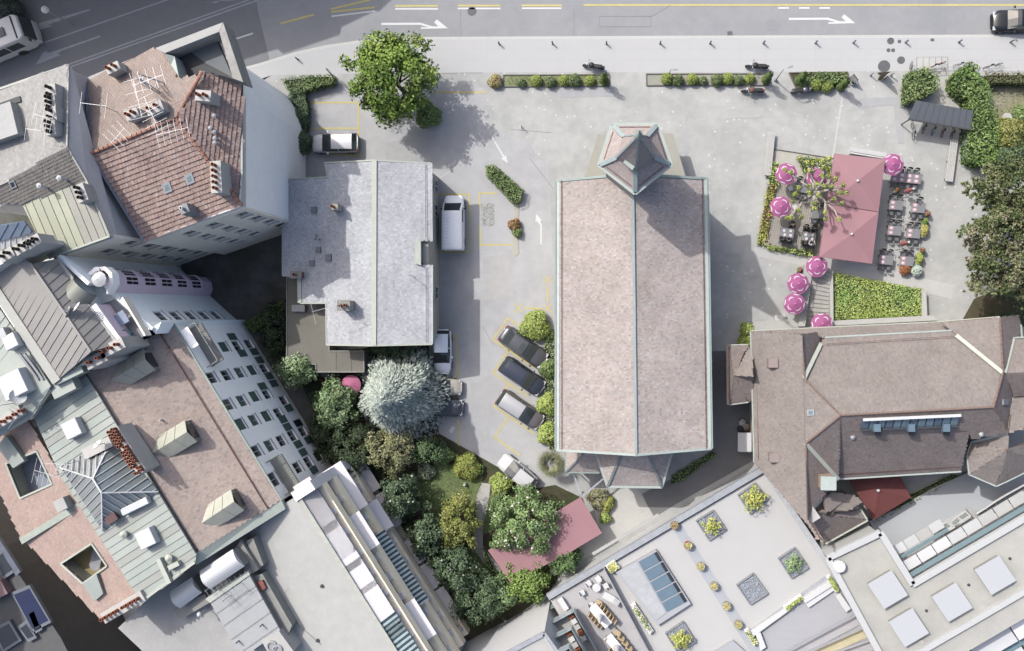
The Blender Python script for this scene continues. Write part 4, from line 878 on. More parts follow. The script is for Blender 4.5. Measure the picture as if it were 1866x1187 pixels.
# balconies
for (x, y), wd in ((c7(415, 300), 3.6), (c8(800, 870), 3.0)):
 u, z = onwall(x, y, da, db); z = 11.5
 s_ = MB(); q = [fptD(uu, z, d_) for uu, d_ in ((u-wd/2, .01), (u+wd/2, .01), (u+wd/2, 1.15), (u-wd/2, 1.15))]; s_.slab(q, .18); bl = s_.build('balcony', M_conc_d, hD)
 s_ = MB()
 for p, q_ in (((u-wd/2, 1.1), (u+wd/2, 1.1)), ((u-wd/2, .05), (u-wd/2, 1.1)), ((u+wd/2, .05), (u+wd/2, 1.1))):
  s_.bar(fptD(p[0], z+1.0, p[1]), fptD(q_[0], z+1.0, q_[1]), .05, .05)
  n_ = int(abs(p[0]-q_[0])+abs(p[1]-q_[1]))*5+2
  for i in range(n_): uu = p[0]+(q_[0]-p[0])*i/(n_-1); dd = p[1]+(q_[1]-p[1])*i/(n_-1); s_.bar(fptD(uu, z, dd), fptD(uu, z+1.0, dd), .02, .02)
 s_.build('railing', M_shut if wd < 3.3 else M_zinc, bl)
 s_ = MB(); q = [fptD(uu, z+2.05-d_*.25, d_) for uu, d_ in ((u-.1, .02), (u+wd/2-.2, .02), (u+wd/2-.2, .8), (u-.1, .8))]
 if wd > 3.3: s_.slab(q, .03); s_.build('awning', M_ivory, bl)
# dormers
for k, (bk, fr) in enumerate((((205, 693), (262, 657)), ((279, 826), (338, 789)), ((369, 953), (424, 916)))):
 pb = onplane(*bk, plD); zr = pb.z+.25; pf = P(*fr, zr); pb = pb+up*.05; pb.z = zr-.1
 d_ = Vector((pf.x-pb.x, pf.y-pb.y, 0)).normalized(); s1 = Vector((-d_.y, d_.x, 0)); hw_ = .95
 o_, u_, v_, n_ = frame_of(plD)
 def drop(p):      # straight down onto the roof slope
  return Vector((p.x, p.y, o_.z-((p.x-o_.x)*n_.x+(p.y-o_.y)*n_.y)/n_.z))
 dn = thing('x', 'x', 'x') if False else None
 ez = zr-.65
 L0 = Vector((pf.x, pf.y, 0))
 eL, eR = L0+s1*hw_+up*ez, L0-s1*hw_+up*ez
 bL, bR = drop(pb+s1*hw_+d_*.9), drop(pb-s1*hw_+d_*.9)
 fb_ = MB(); fb_.poly([drop(L0+s1*(hw_-.08)-d_*.1)-up*.1, drop(L0-s1*(hw_-.08)-d_*.1)-up*.1, eR+s1*.08-d_*.1, pf-up*.08-d_*.1, eL-s1*.08-d_*.1])
 for sg, e_ in ((1, eL), (-1, eR)):
  fb_.poly([drop(L0+s1*(sg*(hw_-.08)))-up*.1, e_-s1*(sg*.08)-up*.05, pb+s1*(sg*(hw_-.08))-up*.4])
 dmr = fb_.build('dormer', M_dorm[1], hD)
 for sg, e_, bb in ((1, eL, bL), (-1, eR, bR)):
  g = MB(); q = [pb, pf+d_*.12, e_+d_*.12, Vector((bb.x, bb.y, max(bb.z+.04, 0)))]
  g.slab(q, .06); 
  for i in (.33, .66):
   g.bar(pb.lerp(pf, i)+up*.02, (bb.lerp(e_, i))+up*.04, .03, .05)
  g.build('dormer_roof', M_dorm[0 if sg > 0 else 1], dmr)
 g = MB(); c_ = drop(L0); zl = c_.z+.15; q = [L0+s1*x_+up*z_+d_*dd for dd in (-.12, .02) for x_, z_ in ((-.6, zl), (.6, zl), (.6, ez+.05), (-.6, ez+.05))]
 g.add(q, [(3, 2, 1, 0), (4, 5, 6, 7), (0, 1, 5, 4), (1, 2, 6, 5), (2, 3, 7, 6), (3, 0, 4, 7)]); g.build('dormer_window', M_glassd, dmr)
p = onplane(296, 765, plD); s_ = MB(); s_.tube(p, p+up*.5, .06, .06); s_.build('vent_pipe', M_white, hD)
# ------------------------------------------------------------------ flat metal-decked house behind the terracotta slope
zE = 17.25
hE_ = thing('metal_decked_house', 'house with pale green metal deck roof, white rooflights and hipped lantern', 'house', P(250, 950, 0))
dk = PP([(103, 700), (155.5, 678), (358, 1008), (356, 1024), (258, 1096), (248, 1083), (170, 962), (112, 872), (62, 762)], zE)
dE = (dk[2]-dk[1]).normalized(); sE = Vector((dE.y, -dE.x, 0))
seam_roof(hE_, dk, M_seam_g[0], sE, .6, tone=M_seam_g+[M_seam[0]])
walls(hE_, dk, 0, zE-.2, M_beige, ins=.12)
gutter(hE_, [dk[3], dk[4]], M_palegreen, .2, .25, 'south_edge'); gutter(hE_, [dk[1]+up*.04, dk[2]+up*.04], M_slatedk, .08, .1, 'edge_flashing')
for x, y in ((130, 782), (265, 982)):
 p = P(x, y, zE+.7); s_ = MB(); s_.box(p-up*.3, (1.35, 1.35, .7), wa, taper=.96); s_.build('rooflight', M_whitebox, hE_, bevel=.05)
ln = [P(110, 852, zE+.1), P(205, 799, zE+.1), P(289, 896, zE+.1), P(187, 968, zE+.1)]; l0, l1 = P(170, 872, 19.3), P(186, 898, 19.3)
M_lant = mat('lantern_sheet', alb(188, 192, 192), .4, .2, var=.06); M_lant2 = mat('lantern_glass', alb(150, 160, 162), .15, .1, var=.12, scale=1.2, spec=.5)
for q, m_ in (([ln[0], ln[1], l0], M_lant), ([ln[1], ln[2], l1, l0], M_lant2), ([ln[2], ln[3], l1], M_lant), ([ln[3], ln[0], l0, l1], M_lant)):
 o_, u_, v_, n_ = frame_of(q); seam_roof(hE_, q, m_, v_, .55, 'lantern_roof', .07)
 pts_ = [((p-o_).dot(u_), (p-o_).dot(v_)) for p in q]; x_ = min(a[0] for a in pts_)+.27
 while x_ < max(a[0] for a in pts_):
  c_ = cliphalf(cliphalf(pts_, 1, 0, x_-.02), -1, 0, -x_-.02)
  if len(c_) > 2:
   y0_ = min(a[1] for a in c_); y1_ = max(a[1] for a in c_); g = MB(); g.bar(o_+u_*x_+v_*y0_+n_*.05, o_+u_*x_+v_*y1_+n_*.05, .05, .08); g.build('glazing_bar', M_white, hE_)
  x_ += .55
gutter(hE_, [l0+up*.06, l1+up*.06], M_white, .12, .1, 'lantern_ridge')
for a_, b_ in ((ln[0], l0), (ln[1], l0), (ln[2], l1), (ln[3], l1)): gutter(hE_, [a_+up*.05, b_+up*.05], M_white, .09, .08, 'lantern_hip')
pa_, pb_ = P(205, 782, 19.0), P(258, 862, 19.0); s_ = MB(); s_.bar(pa_-up*1.1, pb_-up*1.1, .75, 2.0); cw = s_.build('chimney_wall', M_stack, hE_)
for i in range(15):
 for j in range(2):
  if (i+j) % 7 == 6: continue
  dvec = (pb_-pa_).normalized(); sv = Vector((-dvec.y, dvec.x, 0)); p = pa_.lerp(pb_, (i+.4)/15)-up*.1-sv*(.18-.36*j)
  s_ = MB(); s_.lathe(p, [(.12, 0), (.1, .5), (.13, .52), (.13, .58), (.09, .58), (.08, .1)], 8); s_.build('chimney_pot', M_pot, cw)
s_ = MB(); s_.box(P(182, 815, zE+.6), (2.4, .8, .8), wa); s_.build('ventilation_box', M_stack, hE_); dish(hE_, P(190, 808, zE+1.0), .4, M_white, 2.2)
s_ = MB(); s_.box(P(248, 922, zE+.35), (2.3, .55, .55), wa); s_.build('long_rooflight', M_whitebox, hE_, bevel=.06)
s_ = MB(); s_.box(P(204, 942, zE+.5), (.95, .8, .5), wa+.1); s_.build('roof_hatch', mat('maroon_hatch', alb(120, 92, 92), .6), hE_)
for x, y in ((230, 972), (312, 1015)):
 s_ = MB(); s_.lathe(P(x, y, zE), [(.2, 0), (.2, .4), (.3, .42), (.05, .6)], 12); s_.build('roof_cowl', M_palegreen, hE_)
for x, y, a_ in ((300, 1040, 2.0), (318, 1030, .9)):
 s_ = MB(); s_.box(P(x, y, zE+.25), (a_, .35, .4), wa+math.pi/2 if a_ > 1 else wa); s_.build('parapet_block', M_palegreen, hE_)
p = P(320, 1034, zE); s_ = MB(); s_.tube(p, p+up*1.0, .04, .04); s_.build('vent_pipe', M_zinc, hE_)
for x, y in ((42, 752), (28, 762), (15, 772), (5, 782)): pass
s_ = MB(); s_.bar(P(-40, 798, 18.4), P(50, 745, 18.4), .8, 1.6); cw = s_.build('chimney_wall', M_stack, hE_)
for i in range(7):
 p = P(-20, 786, 19.0).lerp(P(44, 748, 19.0), i/6); s_ = MB(); s_.lathe(p, [(.14, 0), (.12, .5), (.15, .52), (.15, .6), (.1, .6), (.09, .1)], 8); s_.build('chimney_pot', M_pot, cw)
for x, y, r_, n_, L in ((130, 858, 2.9, 6, 2.0), (150, 838, 3.1, 3, 2.4), (55, 745, 2.5, 3, 2.6)): antenna(hE_, P(x, y, zE), 2.2, r_, n_, L, M_white, 1.2)
# ------------------------------------------------------------------ terracotta slopes to the street, with sunken terraces
hF = thing('street_side_house', 'terracotta roofs with sunken terraces above the dark side street', 'house', P(150, 1000, 0))
F1 = [P(-60, 790, 15.6), P(49, 752, 17.0), P(111, 870, 17.0), P(149, 919, 17.0), P(40, 986, 14.6), P(-10, 865, 14.9)]
r1_ = [onplane(x, y, F1) for x, y in ((12, 845), (68, 822), (96, 882), (38, 908))]
tile_roof(hF, hole(F1, r1_), PAL_F, M_tile, M_tileb, .22, .17, .018, 100)
F2 = [P(149, 920, 17.0), P(249, 1084, 17.0), P(186, 1126, 14.6), P(41, 988, 14.6)]
r2_ = [onplane(x, y, F2) for x, y in ((112, 1027), (168, 990), (196, 1031), (152, 1063))]
tile_roof(hF, hole(F2, r2_), PAL_F, M_tile, M_tileb, .22, .17, .018, 101)
gutter(hF, [F1[3]+up*.1, F1[4]+up*.1], mat('greenish_valley', alb(196, 204, 192), .6), .5, .1, 'valley_flashing')
for rr, fm in ((r1_, mat('blue_grey_floor', alb(160, 168, 184), .8)), (r2_, mat('ochre_floor', alb(176, 160, 120), .85, var=.1))):
 zf = min(p.z for p in rr)-1.3
 s_ = MB(); s_.slab([Vector((p.x, p.y, zf)) for p in rr], .1); s_.build('terrace_floor', fm, hF)
 s_ = MB()
 for i in range(4):
  a_, b_ = rr[i], rr[(i+1) % 4]; s_.add([a_+up*.12, b_+up*.12, Vector((b_.x, b_.y, zf)), Vector((a_.x, a_.y, zf))], [(0, 1, 2, 3)])
 s_.build('terrace_lining', mat('cream_lining', alb(206, 206, 194), .8), hF); gutter(hF, rr+[rr[0]], M_palegreen, .14, .12, 'terrace_coping', .08)
 if rr is r2_:
  p = sum(rr, Vector())/4; p.z = zf; tb = thing('oval_table', 'grey oval table on the sunken roof terrace', 'table', p)
  s_ = MB(); n_ = 24; R1, R2 = .45, 1.0; q = []
  for i in range(n_):
   t_ = 2*math.pi*i/n_; q.append(p+Vector((R1*math.cos(t_), R1*math.sin(t_)+(.5 if math.sin(t_) > 0 else -.5), .75)))
  rot = Matrix.Rotation(-.25, 3, 'Z'); q = [p+rot @ (v_-p) for v_ in q]; s_.slab(q, .05); s_.build('tabletop', mat('grey_top', alb(164, 166, 172), .6), tb)
  s_ = MB(); s_.tube(p+up*.05, p+up*.7, .07, .07); s_.lathe(p, [(.35, 0), (.35, .04), (.08, .06)], 12); s_.build('pedestal', M_zinc, tb)
s_ = MB(); s_.slab([onplane(2, 812, F1)+up*.5, onplane(20, 792, F1)+up*.6, onplane(52, 838, F1)+up*.5, onplane(30, 852, F1)+up*.4], .5); s_.build('dormer_cheek', M_seam_g[0], hF)
s_ = MB(); s_.slab([onplane(155, 1062, F2)+up*.35, onplane(180, 1044, F2)+up*.35, onplane(192, 1080, F2)+up*.3, onplane(176, 1094, F2)+up*.3], .4); s_.build('dormer_cheek', M_seam_g[1], hF)
fF = [Vector((p.x, p.y, 0)) for p in (F1[0], F1[5], F1[4], F2[2], F2[1], F1[2], F1[1])]
walls(hF, fF, 0, 12.9, M_beige, ins=.35)
s_ = MB(); pa_, pb_ = P(187, 1128, 17.6), P(260, 1086, 17.6); s_.bar(pa_-up*1.2, pb_-up*1.2, .85, 2.4); cw = s_.build('chimney_wall', M_stack, hF)
for i in range(9):
 if i == 4: continue
 p = pa_.lerp(pb_, (i+.6)/9.6); s_ = MB(); s_.lathe(p, [(.14, 0), (.12, .5), (.15, .52), (.15, .6), (.1, .6), (.09, .1)], 8); s_.build('chimney_pot', M_pot, cw)
s_ = MB(); s_.box(onplane(125, 915, F1)+up*.5, (.9, .9, 1.1), wa); s_.build('chimney', M_concrete, hF)
# ------------------------------------------------------------------ balcony block with gravel roof
zG = 13.4
hG = thing('balcony_block', 'flat gravel-roofed block with stacked balconies, awnings and beige slab edges facing the garden', 'apartment block', P(700, 1000, 0))
G0, G1 = P(541, 904, zG), P(752, 1240, zG)
gr = [G0, G1, P(620, 1330, zG), P(380, 1300, zG), P(215, 1145, zG), P(262, 1098, zG), P(360, 1026, zG), P(470, 950, zG)]
s_ = MB(); s_.slab([P(476, 944, zG)]+[G0, G1, P(620, 1330, zG), P(470, 1240, zG)], .3); s_.build('gravel_roof', M_gravel, hG)
s_ = MB(); s_.slab([P(476, 944, zG-.02), P(470, 1240, zG-.02), P(380, 1300, zG-.02), P(215, 1145, zG-.02), P(262, 1098, zG-.02), P(360, 1026, zG-.02)], .28); s_.build('gravel_roof', M_gravel2, hG)
tG = Vector((G0.x-G1.x, G0.y-G1.y, 0)); LG = tG.length; tG.normalize(); nG = Vector((tG.y, -tG.x, 0))
g0 = Vector((G1.x, G1.y, 0)); 
walls(hG, inset([Vector((p.x, p.y, 0)) for p in gr], .5), 0, zG-.3, M_concrete)
def gpt(u, z, d): return g0+tG*u+nG*d+up*z
def gbox(nm, m_, u0, u1, z0, z1, d0, d1, par=None):
 s_ = MB(); q = [gpt(u, z, d) for d in (d0, d1) for u, z in ((u0, z0), (u1, z0), (u1, z1), (u0, z1))]
 s_.add(q, [(3, 2, 1, 0), (4, 5, 6, 7), (0, 1, 5, 4), (1, 2, 6, 5), (2, 3, 7, 6), (3, 0, 4, 7)]); return s_.build(nm, m_, par or hG)
gutter(hG, [G0+nG*.1, G1+nG*.1], mat('roof_edge_green', alb(206, 208, 196), .8), .3, .14, 'roof_edge', .03)
M_slabedge = mat('beige_slab_edge', (.74, .66, .51), .85, var=.04); M_lav = mat('pale_lavender_awning', (.5, .49, .5), .8, var=.03); M_lav2 = mat('pale_partition', (.5, .49, .5), .8, var=.03)
M_steel = mat('blue_grey_glazing', alb(112, 128, 146), .25, .1, var=.08, spec=.5); M_teal = mat('teal_stripe', alb(74, 104, 112), .8); M_cream = mat('cream_stripe', alb(222, 232, 232), .8)
ST = 2.65; BD = 1.55
for k in range(5):
 z0 = .35+k*ST
 if k: gbox('balcony_slab', M_conc_d, -2, LG-.3, z0-.2, z0, .0, BD-.44)
 gbox('balcony_edge', M_slabedge, -2, LG-.3, z0-.22, z0+.85, BD-.42, BD+.12)
 n_ = 9
 for i in range(n_):
  u0 = -1+i*(LG+.2)/n_; w_ = (LG+.2)/n_
  wn_ = gbox('glazing', M_steel if i % 3 else M_glassd, u0+.3, u0+w_-.3, z0+.05, z0+2.2, .02, .06)
  gbox('mullion', M_alu, u0+w_/2-.04, u0+w_/2+.04, z0+.05, z0+2.2, .065, .1, wn_)
 for i in range(n_+1):
  u0 = -1+i*(LG+.2)/n_+((k*1.7) % 3)*.4-.5
  if u0 > LG-1.4: continue
  gbox('partition', M_lav2, u0, u0+.62, z0+.86, z0+1.15, .05, BD-.1); 
# end wall at the upper corner, awnings let out over the balconies
gbox('end_wall', M_lav, LG-.35, LG+.45, 0, zG+.25, -.2, BD+.1)
def gaw(px, py, k, L, kind):
 """awning of storey k around a picture point"""
 z0 = .35+k*ST+2.25; u, z = onwall(px, py, g0+nG*(BD*.75), g0+nG*(BD*.75)+tG); 
 ed = BD+.8 if k < 4 else BD-.15
 if kind == 's':
  n_ = int(L/.19)
  for i in range(n_):
   s_ = MB(); ua = u-L/2+i*L/n_; ub = ua+L/n_*.98
   s_.slab([gpt(ua, z0+.15, .1), gpt(ub, z0+.15, .1), gpt(ub, z0-.7, ed), gpt(ua, z0-.7, ed)], .03); aw = s_.build('awning_stripe', M_teal if i % 2 else M_cream, hG)
 else:
  s_ = MB(); s_.slab([gpt(u-L/2, z0+.2, .1), gpt(u+L/2, z0+.2, .1), gpt(u+L/2, z0-.6, ed), gpt(u-L/2, z0-.6, ed)], .03); s_.build('awning', M_lav, hG)
def storey_at(px, py):
 zz = onwall(px, py, g0+nG*.8, g0+nG*.8+tG)[1]; return max(0, min(4, round((zz-.35-2.2)/ST)))
for px, py, L, kd in ((645, 880, 3.4, 'p'), (612, 902, 4.4, 'p'), (556, 938, 4.6, 'p'), (588, 922, 3.8, 'p'), (672, 955, 2.8, 'p'), (648, 978, 3.2, 'p'), (628, 1003, 3.4, 'p'), (695, 938, 3.4, 'p'), (600, 1000, 3.0, 'p'),
                      (718, 1045, 7.0, 's'), (682, 1085, 7.4, 's'), (738, 1172, 3.4, 's'), (648, 1064, 2.6, 'p'), (752, 1138, 3.4, 'p'), (745, 1010, 2.4, 'p'), (770, 1060, 2.4, 'p'), (800, 1105, 2.6, 'p'), (672, 1120, 3.0, 'p')):
 if kd != 'x': gaw(px, py, storey_at(px, py), L, kd)
# plant on the gravel roof
zP = 15.2
s_ = MB(); pm = [P(383, 1098, zP), P(454, 1048, zP), P(511, 1150, zP), P(440, 1200, zP)]
seam_roof(hG, pm, mat('penthouse_sheet', alb(196, 198, 198), .5, .1, var=.05), pm[1]-pm[0], 1.15, 'penthouse_roof')
walls(hG, pm, zG-.1, zP-.15, M_conc_d, 'penthouse_wall', .1)
s_ = MB(); s_.slab([P(374, 1092, zP+.12), P(452, 1040, zP+.12), P(455, 1048, zP+.12), P(383, 1099, zP+.12)], .4); s_.build('penthouse_parapet', M_palegreen, hG)
for q, z in (([(363.6, 1041), (424, 1001), (446, 1032), (383, 1074)], 16.0), ([(309.6, 1078.5), (350, 1051.5), (368.5, 1080), (328, 1109)], 14.9)):
 pts_ = PP(q, z); nA_ = 8; s_ = MB(); vv = []
 for i in range(nA_+1):
  t_ = i/nA_; hgt_ = .45*math.sin(math.pi*t_)
  vv += [pts_[0].lerp(pts_[3], t_)+up*hgt_, pts_[1].lerp(pts_[2], t_)+up*hgt_]
 s_.add(vv, [(2*i, 2*i+2, 2*i+3, 2*i+1) for i in range(nA_)]); s_.add([vv[2*i] for i in range(nA_+1)], [tuple(range(nA_, -1, -1))]); s_.add([vv[2*i+1] for i in range(nA_+1)], [tuple(range(nA_+1))])
 v = s_.build('vaulted_rooflight', M_whitebox, hG, smooth=False); s_ = MB(); s_.prism(inset(pts_, .05), zG-.1, z-.003); s_.build('upstand', M_conc_d, v)
for q, z in (([(438, 984), (472, 1038), (447, 1052), (444, 1030), (427, 1004)], 14.9), ([(316, 1112), (372, 1082), (383, 1098), (328, 1130)], 14.2), ([(448, 986), (461, 980), (480, 1030), (470, 1036)], 14.5), ([(462, 1050), (478, 1046), (532, 1140), (520, 1168)], 14.5), ([(476, 1168), (508, 1150), (535, 1187), (500, 1210)], 15.3)):
 s_ = MB(); s_.prism(PP(q, z), zG-.1, z); s_.build('plant_plinth', M_conc_d if z < 15 else M_concrete, hG)
s_ = MB(); s_.prism(PP([(466, 1062), (478, 1058), (484, 1072), (474, 1080)], 14.75), 14.49, 14.75); s_.build('red_plant_box', mat('faded_red', alb(156, 100, 92), .8), hG)
for x, y in ((496, 1177), (506, 1184)):
 s_ = MB(); s_.lathe(P(x, y, 15.3), [(.42, 0), (.42, .12), (.3, .14), (.3, .05), (.05, .04)], 16); s_.build('fan_grille', M_zinc, hG)
for x, y, m_ in ((435, 1168, M_zinc), (478, 1138, M_zinc)):
 p = P(x, y, zP); s_ = MB(); s_.tube(p, p+up*.6, .07, .07); s_.build('vent_pipe', m_, hG)
p = P(367, 1117, 14.6); s_ = MB(); s_.tube(Vector((p.x, p.y, zG-.1)), p+up*.2, .04, .04); s_.ball(p+up*.35, .2); s_.build('globe_lamp', M_white, hG)
for x, y in ((587, 1068), (579, 1167)):
 s_ = MB(); s_.lathe(P(x, y, zG), [(.14, 0), (.14, .12), (.03, .14)], 10); s_.build('roof_drain', M_slatedk, hG)
for x, y, r_ in ((405, 1075, .6), (440, 1062, .6), (420, 1085, 2.3)): antenna(hG, P(x, y, zP), 1.5, r_, 5, 1.8, M_alu, .8)
# dark cable and kerb lines on the gravel
s_ = MB(); s_.bar(P(508, 1087, zG+.03), P(545, 1140, zG+.03), .05, .03); s_.bar(P(545, 1140, zG+.03), P(585, 1175, zG+.03), .05, .03); s_.build('roof_cable', M_conc_d, hG)
# ------------------------------------------------------------------ white roof-garden building
zJ = 3.7
M_wroof = mat('white_roof_coating', alb(216, 215, 213), .85, var=.02, scale=.6)
M_jdeck = mat('roof_deck_boards', alb(206, 203, 205), .85, var=.05, scale=1, stretch=(1, 1, 1))
hJ = thing('white_roofed_building', 'low building with white roof terrace, long rooflight and planters', 'building', P(1250, 1050, 0))
J0, J1 = P(1000, 1089, zJ), P(1392, 856, zJ); tJ = (J1-J0).normalized(); sJ = Vector((tJ.y, -tJ.x, 0))     # sJ points into the building
J2 = P(1625, 1200, zJ); J3 = P(1100, 1260, zJ)
s_ = MB(); s_.slab([J0, J1, J2, P(1600, 1300, zJ), J3], .3); s_.build('white_roof', M_wroof, hJ)
walls(hJ, inset([Vector((p.x, p.y, 0)) for p in (J0, J1, J2, P(1600, 1300, zJ), J3)], .1), 0, zJ-.3, mat('white_wall', alb(232, 232, 232), .85, var=.03))
gutter(hJ, [J0+sJ*-.12, J1+sJ*-.12], mat('grey_parapet_cap', alb(186, 190, 196), .6), .5, .5, 'north_parapet', .1)
gutter(hJ, [J0+sJ*.25, J1+sJ*.25], M_slatedk, .06, .1, 'roof_drain_line')
s_ = MB(); s_.bar(P(1080, 1010, zJ-.2), P(1200, 938, zJ-.2), .25, .1); s_.build('wall_ledge', M_concrete, hJ)
gutter(hJ, [J1, J2], mat('parapet_pale', alb(206, 208, 212), .7), .45, .35, 'east_parapet', .1)
# deck with outdoor furniture (left part)
dkp = PP([(1010, 1094), (1100, 1040), (1104, 1040), (1182, 1187), (1200, 1230), (1090, 1260)], zJ+.03)
s_ = MB(); s_.slab(dkp, .05); s_.build('deck', M_jdeck, hJ)
s_ = MB(); s_.bar(P(1101, 1036, zJ+.5), P(1196, 1212, zJ+.5), .12, 1.0); s_.build('deck_screen', M_alu, hJ)
# long rooflight
lt = PP([(1122, 1041), (1195, 1000), (1258, 1098), (1198, 1137)], zJ+.02)
s_ = MB(); s_.prism(lt, zJ-.001, zJ+.45); lgt = s_.build('rooflight', mat('rooflight_kerb', alb(198, 199, 204), .7, var=.02), hJ)
s_ = MB(); s_.slab(PP([(1127, 1041), (1161, 1024), (1214, 1117), (1197, 1130)], zJ+.5), .05); s_.build('solid_cover', mat('cover_grey', alb(206, 207, 211), .6), lgt)
M_poolg = mat('blue_rooflight_glass', alb(126, 148, 164), .12, var=.08, scale=1.2, spec=.5)
a_, b_, c_, d_ = (P(1163, 1023, zJ+.5), P(1196, 1004.5, zJ+.5), P(1253, 1097, zJ+.5), P(1216, 1117, zJ+.5))
for i in range(5):
 s_ = MB(); q = [a_.lerp(d_, i/5+.012), b_.lerp(c_, i/5+.012), b_.lerp(c_, (i+1)/5-.012), a_.lerp(d_, (i+1)/5-.012)]
 s_.slab([q[0], q[0].lerp(q[1], .84), q[3].lerp(q[2], .84), q[3]], .03); s_.build('pane', M_poolg, lgt)
 s_ = MB(); s_.slab([q[0].lerp(q[1], .855), q[1], q[2], q[3].lerp(q[2], .855)], .03); s_.build('dark_pane', M_glassd, lgt)
s_ = MB(); s_.prism(PP([(1300, 1187), (1335, 1165), (1360, 1187), (1330, 1210)], zJ), zJ-.001, zJ+.4); s_.build('rooflight', MATS['rooflight_kerb'], hJ)
# grey path strip under the pots
s_ = MB(); s_.slab(PP([(1218, 952), (1234, 944), (1385, 1180), (1400, 1210), (1380, 1210), (1362, 1180)], zJ+.012), .01); s_.build('path_strip', mat('grey_path', alb(196, 200, 206), .8, var=.03), hJ)
# lower terrace beyond the step
s_ = MB(); s_.slab(PP([(1365, 1150), (1507, 1048), (1512, 1056), (1372, 1158)], zJ+.05), .6); s_.build('step_wall', mat('step_grey', alb(190, 192, 200), .8), hJ)
s_ = MB(); s_.slab(PP([(1380, 1160), (1512, 1062), (1522, 1066), (1580, 1125), (1440, 1220), (1395, 1200)], zJ+.06), .04); s_.build('lower_deck', mat('lower_deck_boards', alb(196, 196, 200), .85, var=.05, stretch=(3, 12, 1)), hJ)
for q, z in (([(1368, 1152), (1436, 1107), (1440, 1112), (1374, 1160)], .45), ([(1462, 1092), (1512, 1059), (1518, 1068), (1468, 1100)], .5), ([(1468, 1100), (1518, 1068), (1521, 1076), (1474, 1108)], .35), ([(1523, 1088), (1532, 1082), (1551, 1110), (1542, 1116)], .5), ([(1377, 1156), (1386, 1153), (1396, 1180), (1386, 1187)], .5)):
 p_ = PP(q, zJ+z); s_ = MB(); s_.prism(p_, zJ+.05, zJ+z); s_.build('bench_seat', M_white, hJ, bevel=.02)
for i in range(5):
 a_ = P(1450+i*23, 1200-0*i, zJ+2.2); a_ = P(1400+i*22, 1205+i*6, zJ+.9); b_ = P(1562+i*16, 1118+i*22, zJ+.9); s_ = MB(); s_.bar(a_, b_, .12, .12); s_.build('pergola_beam', M_alu, hJ)
for i in range(4):
 a_ = P(1402+i*22, 1215+i*6, zJ+.12); b_ = P(1566+i*16, 1130+i*22, zJ+.12); s_ = MB(); s_.bar(a_, b_, .75, .05); s_.build('pergola_floor', [M_jdeck, mat('straw_mat', alb(226, 214, 178), .9), M_jdeck, M_concrete][i], hJ)
# tall white wing at the lower left with stepped glass balconies
zW = 9.2
w0, w1 = P(846, 1172), P(1004, 1087); w0.z = w1.z = 0
wi = thing('white_wing', 'white-walled wing with stepped glass balconies at the lower picture edge', 'building', P(950, 1160, 0))
tw_ = (w1-w0).normalized(); nw_ = Vector((-tw_.y, tw_.x, 0))
wf = [w0, w1, w1-nw_*9+tw_*1.0, w0-nw_*9]
s_ = MB(); s_.prism(wf, 0, zW); s_.build('wall', mat('bright_white_wall', alb(238, 238, 238), .85, var=.015), wi)
gutter(wi, [Vector((p.x, p.y, zW+.1)) for p in (wf[0], wf[1], wf[2])], MATS['grey_parapet_cap'], .35, .2, 'parapet_cap')
s_ = MB(); s_.slab([Vector((p.x, p.y, zW+.02)) for p in inset(wf, .3)], .01); s_.build('flat_roof', M_concrete, wi)
for k in range(4):
 z = 1.2+k*2.4+.8; off = 2.6-.42*k
 for i in range(1):
  a_ = w1+tw_*.05-nw_*(.2+.5*k); q = [a_, a_+tw_*off, a_+tw_*off-nw_*8, a_-nw_*8]
  s_ = MB(); s_.slab([p+up*z for p in q], .2); bl = s_.build('balcony', M_concrete, wi)
  s_ = MB(); s_.bar(q[1]+up*(z+.5), q[2]+up*(z+.5), .04, 1.0); s_.bar(q[0]+up*(z+.5), q[1]+up*(z+.5), .04, 1.0); s_.build('glass_railing', mat('balcony_glass', alb(186, 200, 204), .15, var=.03), bl)
  for j in range(5):
   s_ = MB(); p = q[1].lerp(q[2], .04+j*.07)-tw_*.5+up*z; s_.box(p+up*.25, (.45, .4, .5), ang(w0, w1)); s_.build('balcony_box', [M_terra, M_white, M_woodb][j % 3], bl)
# ------------------------------------------------------------------ brown-roofed restaurant
PAL_BR = [(alb(162, 153, 148), 5), (alb(157, 147, 142), 4), (alb(168, 159, 153), 3), (alb(149, 139, 135), 1), (alb(174, 161, 149), .7)]
PAL_BR2 = [(alb(160, 147, 142), 5), (alb(153, 140, 135), 4), (alb(168, 155, 149), 2), (alb(142, 132, 129), 1)]
M_brb = mat('brown_tile_underlay', alb(132, 116, 108), .9, var=.1)
hL = thing('brown_roofed_restaurant', 'wide restaurant with brown hipped and gabled tile roofs', 'restaurant', P(1600, 720, 0))
def br(pts, seed, pal=PAL_BR, nm='roof', th=.022, base=(0, 1, 2)):
 """one flat roof face: three of the points fix the plane, the others are sighted onto it"""
 b3 = [P(*pts[i]) for i in base]
 q = [P(*p) if i in base else onplane(p[0], p[1], b3) for i, p in enumerate(pts)]
 return tile_roof(hL, q, pal, M_tile, M_brb, .2, .17, th, seed, name=nm, patch=.03)
eL, rL, rM = 4.6, 8.0, 9.6
br([(1368, 604, eL), (1460, 609, rL), (1466, 690, rL+.3), (1468, 808, rL+.3), (1472, 948, rL-.3), (1500, 990, eL+1.2), (1374, 842, eL)], 200, base=(0, 6, 3))          # west face of the left gable
br([(1465, 690, rL+.3), (1532, 757, rM), (1468, 808, rL+.3)], 199)
br([(1460, 609, rL), (1490, 606, eL+1.4), (1494, 626, eL+1.8), (1465, 690, rL+.3)], 201, PAL_BR2, base=(0, 1, 3))
